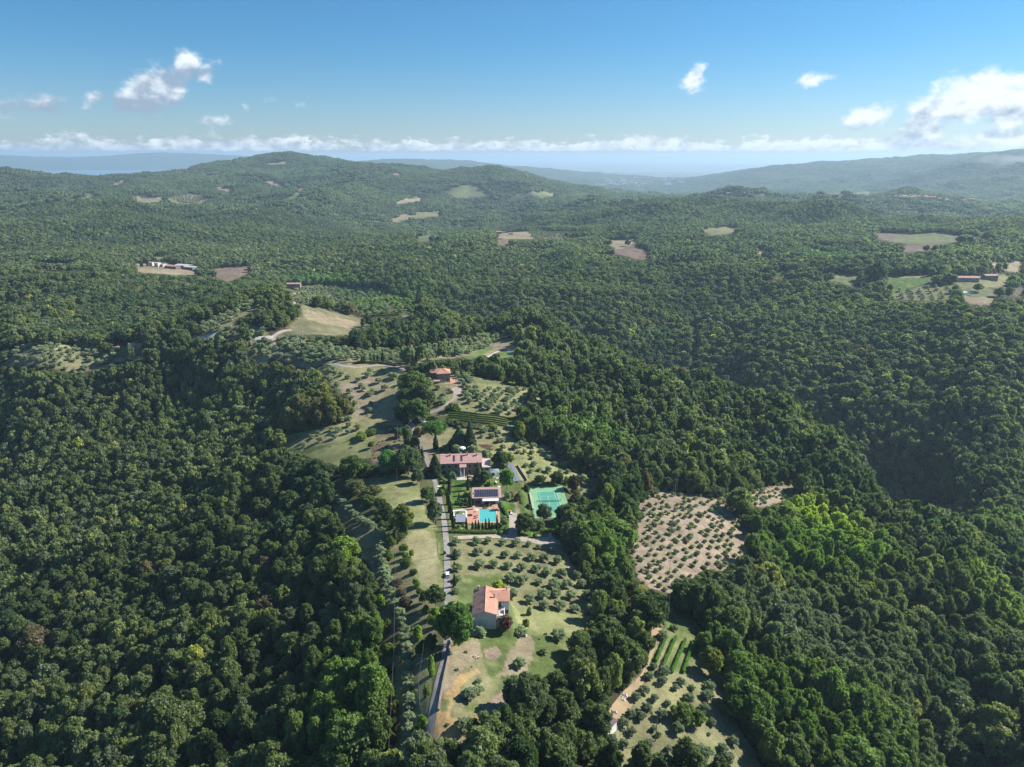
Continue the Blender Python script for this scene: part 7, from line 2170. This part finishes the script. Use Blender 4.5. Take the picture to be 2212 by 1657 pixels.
for (n, X_, Y_, W_, D_, H_, wall, roof, yaw, lab) in [(5, 622, 785, 12, 8, 5, 'plaster_cream', 'tile_plain', -8, 'lone cream house right of the far green field'), (5, 648, 787, 8, 6, 3.5, 'plaster_cream', 'tile_plain', -8, 'low annex of the lone cream house'),
    (5, 535, 405, 12, 8, 5, 'plaster_cream', 'tile_plain', 10, 'remote house on the wooded left slope'), (5, 1575, 518, 14, 8, 4, 'plaster_cream', 'tile_plain', 10, 'remote low house in a wood below the long hill'), (5, 1575, 330, 14, 9, 5, 'plaster_cream', 'tile_plain', 0, 'remote house under the summit'), (5, 55, 355, 14, 9, 5, 'plaster_cream', 'tile_plain', 0, 'remote house at the left end of the hills'), (5, 130, 355, 12, 9, 5, 'plaster_white', 'tile_plain', 0, 'remote white house near the left end of the hills'), (5, 165, 462, 14, 9, 4, 'plaster_cream', 'tile_plain', 0, 'remote farmhouse in the woods far left'),
    (5, 1800, 278, 12, 8, 5, 'plaster_white', 'tile_plain', 0, 'remote white house on the hillside clearing'), (5, 895, 190, 16, 9, 5, 'plaster_cream', 'tile_plain', 0, 'remote house on the skyline ridge at left'), (6, 910, 178, 22, 12, 7, 'plaster_cream', 'tile_plain', 0, 'remote villa on the second summit'), (6, 1340, 285, 14, 9, 5, 'plaster_cream', 'tile_plain', 0, 'remote house at the end of the sloping pasture'),
    (6, 1010, 545, 14, 9, 6, 'stone', 'tile_plain', 5, 'tallest house of the plateau hamlet'), (6, 1045, 540, 12, 8, 4.5, 'plaster_cream', 'tile_plain', -8, 'middle house of the plateau hamlet'), (6, 1085, 548, 12, 7, 3.5, 'plaster_cream', 'tile_plain', 0, 'low right house of the plateau hamlet'), (6, 975, 552, 8, 6, 3, 'plaster_cream', 'tile_plain', 0, 'low left house of the plateau hamlet'),
    (7, 1785, 832, 34, 11, 6.0, 'stone_grey', 'tile_plain', -5, 'long grey-brown farmhouse across the gorge'), (7, 1980, 818, 18, 10, 5.5, 'stone', 'tile_pink', 3, 'pink-roofed farmhouse right of the long one'), (7, 430, 318, 30, 18, 14, 'plaster_cream', 'tile_plain', 0, 'remote tower building on the plain edge'), (7, 60, 315, 24, 14, 12, 'plaster_grey', 'tile_plain', 0, 'remote blocky building left of the plain'),
    (7, 1890, 512, 18, 10, 4, 'plaster_cream', 'shed_pale', 0, 'low pale shed between woods on the plateau'), (7, 1555, 495, 16, 8, 4, 'plaster_white', 'shed_pale', 0, 'low white shed in the plateau woods'), (7, 390, 760, 12, 8, 4, 'plaster_cream', 'tile_plain', 0, 'low red-roofed building in the cypress park'), (7, 100, 775, 10, 8, 4, 'plaster_cream', 'tile_plain', 0, 'small red-roofed building at the edge of the cypress park')]:
    p = G(n, X_, Y_)
    simple_house('far_house', lab, 'house', p, R(yaw), W_, D_, H_, .3, M[wall], M[roof], 'x', [(W_ * (i + .5) / 4, H_ * .55, 1.1, 1.4) for i in range(4)], [], ribs=.4)
# hillside village far right and the town on the plain
vill = [(7, x, y) for x, y in [(1345, 330), (1362, 334), (1440, 332), (1460, 336), (1480, 330), (1497, 334), (1512, 329), (1528, 335), (1545, 331), (1560, 337), (1578, 333), (1595, 336), (1612, 332), (1630, 338), (1650, 335), (1700, 345), (1740, 350), (1800, 348), (1850, 352), (1880, 350)]]
for j, (n, X_, Y_) in enumerate(vill):
    p = G(n, X_, Y_)
    k = 1.0 + .5 * rng.random()
    simple_house('village_house', 'pale house of the hillside village far across the valley', 'house', p, rng.uniform(-.4, .4), 16 * k, 11 * k, 8 * k, .3, M['plaster_cream' if j % 3 else 'plaster_white'], M['tile_plain'], 'x', [(4 * k, 4 * k, 1.4, 2), (11 * k, 4 * k, 1.4, 2)], [], ribs=.2, group='houses of the far hillside village')
for j in range(44):
    X_ = rng.uniform(1620, 2150) if j > 14 else rng.uniform(1600, 1860); Y_ = rng.uniform(212, 258) if j > 14 else rng.uniform(240, 258)
    p = G(6, X_, Y_); k = 1.0 + 1.2 * rng.random()
    simple_house('town_building', 'tiny pale building of the town on the hazy plain', 'building', p, rng.uniform(-.5, .5), 34 * k, 18 * k, 11 * k, .15, M['plaster_white'], M['shed_pale' if j % 2 else 'tile_plain'], 'x', [(10 * k, 5 * k, 2.5, 2.5), (24 * k, 5 * k, 2.5, 2.5)], [], ribs=.1, group='buildings of the town on the plain')
# pool of the farm across the gorge
p = G(7, 1880, 893)
t = thing('swimming_pool', 'small pale swimming pool on the lawn across the gorge', 'swimming pool', p, R(-5))
m = MB(); m.box(-9, -6, -1, 9, 6, .15); m.build('rim', M['white'], t); m = MB(); m.box(-6, -3, .02, 6, 3, .22); m.build('water', M['pool'], t)
for X_, Y_ in ((700, 771),):
    p = G(7, 745, 772)

# ------------------------------------------------------------------ brown-roofed sheds low right
p = G(12, 225, 1395)
t = thing('garden_shed', 'shed with ribbed purple-brown roof at the lower end of the orange track', 'shed', p, R(52))
gable_walls(0, 0, 7.6, 5.4, -1.5, 2.4, 2.5, 'x').build('wall', M['plaster_white'], t)
m = MB(); slope(m, (-.3, -.3, 2.45), (7.9, -.3, 2.45), (7.9, 5.7, 3.0), (-.3, 5.7, 3.0), 14, .07); m.build('roof', M['shed'], t)
window(t, 7.6, 2.6, .2, 1.0, 1.9, 'r', 'door')
p = G(12, 255, 1640); m = MB(); m.box(-1, -1, -.5, 1, 1, 1.6); m.box(-1.2, -1.2, 1.6, 1.2, 1.2, 1.7); o = m.build('small_hut', M['dark'], None, loc=p); tag(o, 'small dark hut at the bottom edge below the ribbed shed', 'hut')
for (X_, Y_, lab, s) in [(435, 930, 'white tarpaulin heap beside the orange track, topmost', 1.3), (415, 975, 'white sack pile below the tarpaulin heap', 1.0), (330, 1085, 'pale junk heap halfway down the orange track', 1.0), (265, 1140, 'grey junk heap just above the ribbed shed roof', 1.2), (345, 1255, 'white water tank at the corner of the ribbed shed', .9), (420, 1280, 'pale firewood heap under the olives by the shed', 1.0)]:
    p = G(12, X_, Y_); m = MB()
    for k in range(5):
        a, b = rng.uniform(-.7, .7, 2) * s; q = rng.uniform(.25, .6) * s
        m.add([(a - q, b - q, -.2), (a + q, b - q, -.2), (a + q, b + q, -.2), (a - q, b + q, -.2), (a + rng.uniform(-.2, .2), b, q * 1.5)], [(0, 1, 4), (1, 2, 4), (2, 3, 4), (3, 0, 4), (0, 3, 2, 1)])
    o = m.build('junk_heap', M['white'] if 'white' in lab else M['concrete'], None, loc=p); tag(o, lab, 'heap')
# logs by the bare circle
p = G(2, 822, 808)
t = thing('log_pile', 'pile of cut pale logs left of the bare soil circle', 'logs', p)
for i in range(9):
    a = rng.uniform(-1.3, 1.3); b = rng.uniform(-.8, .8); th = rng.uniform(0, .9); L = rng.uniform(.8, 1.6); z = .15 + (i % 3) * .18
    m = MB(); m.tube([(a - L / 2 * math.cos(th), b - L / 2 * math.sin(th), z), (a + L / 2 * math.cos(th), b + L / 2 * math.sin(th), z)], .15, 7); m.build('log', mat_plain('log_wood', (0.55, 0.46, 0.36), .9, .2, 3) if i == 0 else bpy.data.materials['log_wood'], t)
for j, (n, X_, Y_, s, lab) in enumerate([(11, 810, 1230, .9, 'round pale boulder at the tip of the gravel island'), (2, 1210, 645, .8, 'pale rock heap under the bank olive'), (2, 1000, 1240, .5, 'small rock on the eroded orange slope'), (4, 1905, 770, 1.2, 'grey stone heap at the right end of the upper grove')]):
    p = G(n, X_, Y_); m = MB(); v = IV * s + rng.normal(size=IV.shape) * .12 * s; v[:, 2] *= .8; m.add(v.tolist(), IF.tolist()); o = m.build('boulder', M['concrete'], None, loc=p + Vector((0, 0, s * .35))); tag(o, lab, 'boulder')

# small football pitch
mid = G(19, 1540, 345)
gp = thing('football_goal', 'white goal frame on the small green pitch', 'goal', G(19, 1565, 322), R(-60))
m = MB(); m.tube([(-2.5, 0, 0), (-2.5, 0, 2.2), (2.5, 0, 2.2), (2.5, 0, 0)], .06, 6); m.build('frame', M['white'], gp); m = MB()
for i in range(9): m.tube([(-2.5 + i * .62, 0, 2.2), (-2.5 + i * .62, 1.2, 0)], .015, 3)
m.build('net', M['white'], gp)
M['net'] = mat_plain('net', (0.30, 0.48, 0.44), .8, .05, 2)
mesh_fence('pitch_fence', [G(19, 1480, 300).xy, G(19, 1590, 305).xy, G(19, 1648, 330).xy, G(19, 1540, 390).xy], 4.5, 'tall pale green net fence around the small football pitch', mat=M['net'], gap=4)

# ------------------------------------------------------------------ vehicle and machine
p = G(16, 1150, 1335); p.z += .12
q = G(16, 1146, 1270)
yawc = math.atan2(q.y - p.y, q.x - p.x)
pc = G(16, 1150, 1312); pc.z += .10
t = thing('parked_car', 'white hatchback standing on the asphalt road', 'car', pc, yawc)
prof = [(-2.05, .30), (-2.08, .75), (-1.95, .95), (-1.55, 1.42), (-.9, 1.52), (.25, 1.50), (.95, 1.02), (1.75, .88), (2.05, .70), (2.08, .32)]
m = MB(); wl = [(.84 if z < 1.0 else .66) for x, z in prof]
vs = [(x, -w, z) for (x, z), w in zip(prof, wl)] + [(x, w, z) for (x, z), w in zip(prof, wl)]
n = len(prof)
fs = [(i, i + 1, n + i + 1, n + i)[::-1] for i in range(n - 1)] + [(n - 1, 0, n, 2 * n - 1)[::-1], tuple(range(n - 1, -1, -1))[::-1], tuple(range(n, 2 * n))[::-1]]
m.add(vs, fs); m.build('body', M['car'], t)
m = MB(); m.add([(.30, -.60, 1.49), (.30, .60, 1.49), (.92, .72, 1.07), (.92, -.72, 1.07)], [(0, 3, 2, 1)]); o = m.build('windscreen', M['glass'], t); o.location = (.02, 0, .03)
m = MB(); m.add([(-1.60, -.60, 1.40), (-1.60, .60, 1.40), (-1.93, .76, 1.0), (-1.93, -.76, 1.0)], [(0, 1, 2, 3)]); o = m.build('rear_window', M['glass'], t); o.location = (-.03, 0, .02)
for s in (-1, 1):
    m = MB(); m.add([(-1.45, s * .69, 1.36), (.2, s * .69, 1.40), (.8, s * .80, 1.02), (-1.7, s * .80, 1.0)], [(0, 1, 2, 3)]); m.build('side_window', M['glass'], t)
    for x in (-1.3, 1.3):
        m = MB(); vs = []; 
        for k in range(14):
            a = 2 * math.pi * k / 14; vs.append((x + .32 * math.cos(a), s * .70, .32 + .32 * math.sin(a)))
        for k in range(14):
            a = 2 * math.pi * k / 14; vs.append((x + .32 * math.cos(a), s * .88, .32 + .32 * math.sin(a)))
        m.add(vs, [(k, (k + 1) % 14, 14 + (k + 1) % 14, 14 + k) for k in range(14)] + [tuple(range(14)), tuple(range(14, 28))]); w = m.build('wheel', M['rubber'], t)
        m = MB(); m.box(x - .16, s * .88 - .01, .16, x + .16, s * .88 + .02, .48); m.build('rim', M['metal'], w)
    m = MB(); m.box(1.9, s * .62 - .16, .62, 2.09, s * .62 + .16, .80); m.build('headlight', M['metal'], t)
    m = MB(); m.box(-2.10, s * .66 - .12, .72, -2.0, s * .66 + .12, .92); m.build('tail_light', M['lamp_red'], t)
p = G(8, 1562, 1300)
t = thing('garden_tractor', 'small orange and white garden tractor at the top of the driveway', 'tractor', p, R(100))
m = MB(); m.box(-.2, -.5, .4, 1.3, .5, 1.05); m.build('bonnet', M['orange'], t); m = MB(); m.box(-1.1, -.6, .35, -.2, .6, .8); m.build('chassis', M['orange'], t); m = MB(); m.box(-.9, -.3, .8, -.3, .3, 1.0); m.box(-.95, -.3, 1.0, -.85, .3, 1.4); m.build('seat', M['white'], t)
m = MB(); m.box(-2.3, -.6, .4, -1.2, .6, .9); m.build('trailer', M['white'], t)
for x, r in ((-.8, .45), (.9, .32)):
    for s in (-1, 1):
        m = MB(); m.tube([(x, s * .55, r), (x, s * .8, r)], r, 12); m.build('wheel', M['rubber'], t)
# car half hidden under the trees by the gate, and stacked things there
p = G(9, 60, 225); m = MB(); m.box(-3, -1.4, -.5, 3, 1.4, .5); o = m.build('pale_wall', M['plaster_white'], None, loc=p, rz=.15); tag(o, 'pale low wall under the trees at the top of the road', 'wall')
for j, (X_, Y_, lab) in enumerate([(290, 250, 'pale parked car shaded by trees above the umbrella pine'), (225, 205, 'second pale parked car farther up beneath the trees')]):
    p = G(9, X_, Y_); t = thing('parked_car', lab, 'car', p, .2 + j)
    m = MB(); m.add(vs_ := [(x, -w, z) for (x, z), w in zip(prof, wl)] + [(x, w, z) for (x, z), w in zip(prof, wl)], [(i, i + 1, n + i + 1, n + i)[::-1] for i in range(n - 1)] + [(n - 1, 0, n, 2 * n - 1)[::-1], tuple(range(n)), tuple(range(2 * n - 1, n - 1, -1))]) if (n := len(prof)) else None; m.build('body', M['car'], t)
    for x in (-1.3, 1.3):
        for s in (-1, 1):
            m = MB(); m.tube([(x, s * .72, .32), (x, s * .88, .32)], .32, 10); m.build('wheel', M['rubber'], t)
    m = MB(); m.add([(.30, -.60, 1.53), (.30, .60, 1.53), (.92, .72, 1.11), (.92, -.72, 1.11)], [(0, 3, 2, 1)]); m.build('windscreen', M['glass'], t)

# ------------------------------------------------------------------ poles and cables
def utility_pole(p, h, lab, yaw=0, arm=True):
    t = thing('utility_pole', lab, 'utility pole', p, yaw)
    m = MB(); m.cyl(0, 0, -.8, h, .16, .10, 8); m.build('post', M['pole'], t)
    tops = []
    if arm:
        m = MB(); m.box(-1.1, -.07, h - .55, 1.1, .07, h - .42); m.build('crossarm', M['metal'], t)
        for x in (-1.0, 0, 1.0):
            z = h - .42 if x else h
            m = MB(); m.cyl(x, 0, z, z + .28, .07, .05, 6); m.build('insulator', M['white'], t)
            q = Matrix.Rotation(yaw, 3, 'Z') @ Vector((x, 0, z + .28)); tops.append(p + q)
    else:
        tops = [p + Vector((0, 0, h))]
    return tops


def cable(a, b, sag, lab, group, r=.022):
    m = MB(); P3 = []
    for i in range(25):
        t_ = i / 24; q = a + (b - a) * t_ - a; q.z -= sag * 4 * t_ * (1 - t_); P3.append(q)
    m.tube(P3, r, 4)
    o = m.build('power_cable', M['pole'], None, loc=a); return tag(o, lab, 'cable', group)


PP = [(3, 430, 1520, 11.5, 'concrete crossarm pole standing among the olives of the hillside garden'), (3, 478, 925, 11, 'crossarm pole beside the green patch at the gap in the trees'), (3, 499, 690, 11, 'crossarm pole at the foot of the bare olive grove'), (3, 517, 410, 11, 'crossarm pole in the middle of the bare olive grove'), (3, 531, 240, 11, 'crossarm pole at the top edge of the bare olive grove')]
tops = [utility_pole(G(n, X_, Y_), h, lab, R(5)) for (n, X_, Y_, h, lab) in PP]
for i in range(len(tops) - 1):
    for k in range(3):
        cable(tops[i][k], tops[i + 1][k], 2.2, 'thin power cable running up through the bare olive grove, one of three', 'power cables over the bare olive grove', .02)
far = [Vector((tops[-1][k].x - 8, tops[-1][k].y + 110, float(ground(tops[-1][k].x - 8, tops[-1][k].y + 110)) + 14)) for k in range(3)]
for k in range(3):
    cable(tops[-1][k], far[k], 3, 'power cable crossing the wood above the bare grove, one of three', 'power cables over the upper wood', .02)
A = G(16, 705, 90); tA = utility_pole(A, 9.5, 'slim pole at the scrubby plot carrying the long overhead cable', 0, False)
B = G(17, 645, 760); tB = utility_pole(B, 9.5, 'slim pole in the lower grove carrying the overhead cable', 0, False)
Cc = Vector((-30, 128, float(ground(-30, 128)))); tC = [Cc + Vector((0, 0, 9.5))]
cable(tA[0], tB[0], 3.0, 'long pale overhead cable left of the road, upper span', 'long overhead cable left of the road', .028)
cable(tB[0], tC[0], 1.0, 'long pale overhead cable left of the road, lower span', 'long overhead cable left of the road', .028)
S1 = G(17, 878, 1065); t1 = utility_pole(S1, 8.5, 'thin pole in the roadside grove low in the photo', 0, False)
S2 = G(16, 1065, 1140); t2 = utility_pole(S2, 8.5, 'thin pole on the right edge of the mown strip', 0, False)
S3 = G(16, 1050, 850); t3 = utility_pole(S3, 9.5, 'pale pole on the verge opposite the pool garden', 0, False)
cable(t1[0], t2[0], 1.5, 'thin cable along the mown strip', 'thin roadside cables', .015); cable(t2[0], t3[0], 1.0, 'thin cable from the mown strip to the villa verge', 'thin roadside cables', .015)
F1 = G(5, 1812, 1185); t4 = utility_pole(F1, 11, 'white pole at the near side of the big dry field', 0, False); F2 = G(5, 1818, 960); t5 = utility_pole(F2, 11, 'white pole at the far side of the big dry field', 0, False)
cable(t4[0], t5[0], 1.5, 'pale cable crossing the big dry field', None, .06)
# smoke drifting on the far ridge
sm, ts = new_mat('smoke')
tcs = ts.new('ShaderNodeTexCoord')
nz = ts.noise(tcs.outputs['Object'], 0.004, 4, .6)
gx_, gy_, gz_ = ts.xyz(tcs.outputs['Object'])[0:3]
rr_ = ts.math('SQRT', ts.math('ADD', ts.math('POWER', ts.math('DIVIDE', gx_, 520), 2), ts.math('POWER', ts.math('DIVIDE', gz_, 70), 2)))
pvv = ts.new('ShaderNodeVolumePrincipled'); pvv.inputs['Color'].default_value = (.95, .95, .95, 1)
ts.put(pvv.inputs['Density'], ts.math('MULTIPLY', ts.maprange(ts.math('SUBTRACT', nz, ts.math('MULTIPLY', rr_, .35)), .22, .55), .0035))
oo = ts.new('ShaderNodeOutputMaterial'); ts.l.new(pvv.outputs[0], oo.inputs['Volume'])
p = G(7, 2085, 140); m = MB(); m.box(-560, -80, -70, 560, 80, 90)
o = m.build('smoke', sm, None, loc=(p.x, p.y - 250, p.z + 60)); tag(o, 'thin pale smoke drifting in front of the far ridge', kind='stuff')
print('done', time.time() - T0, len(bpy.data.objects))
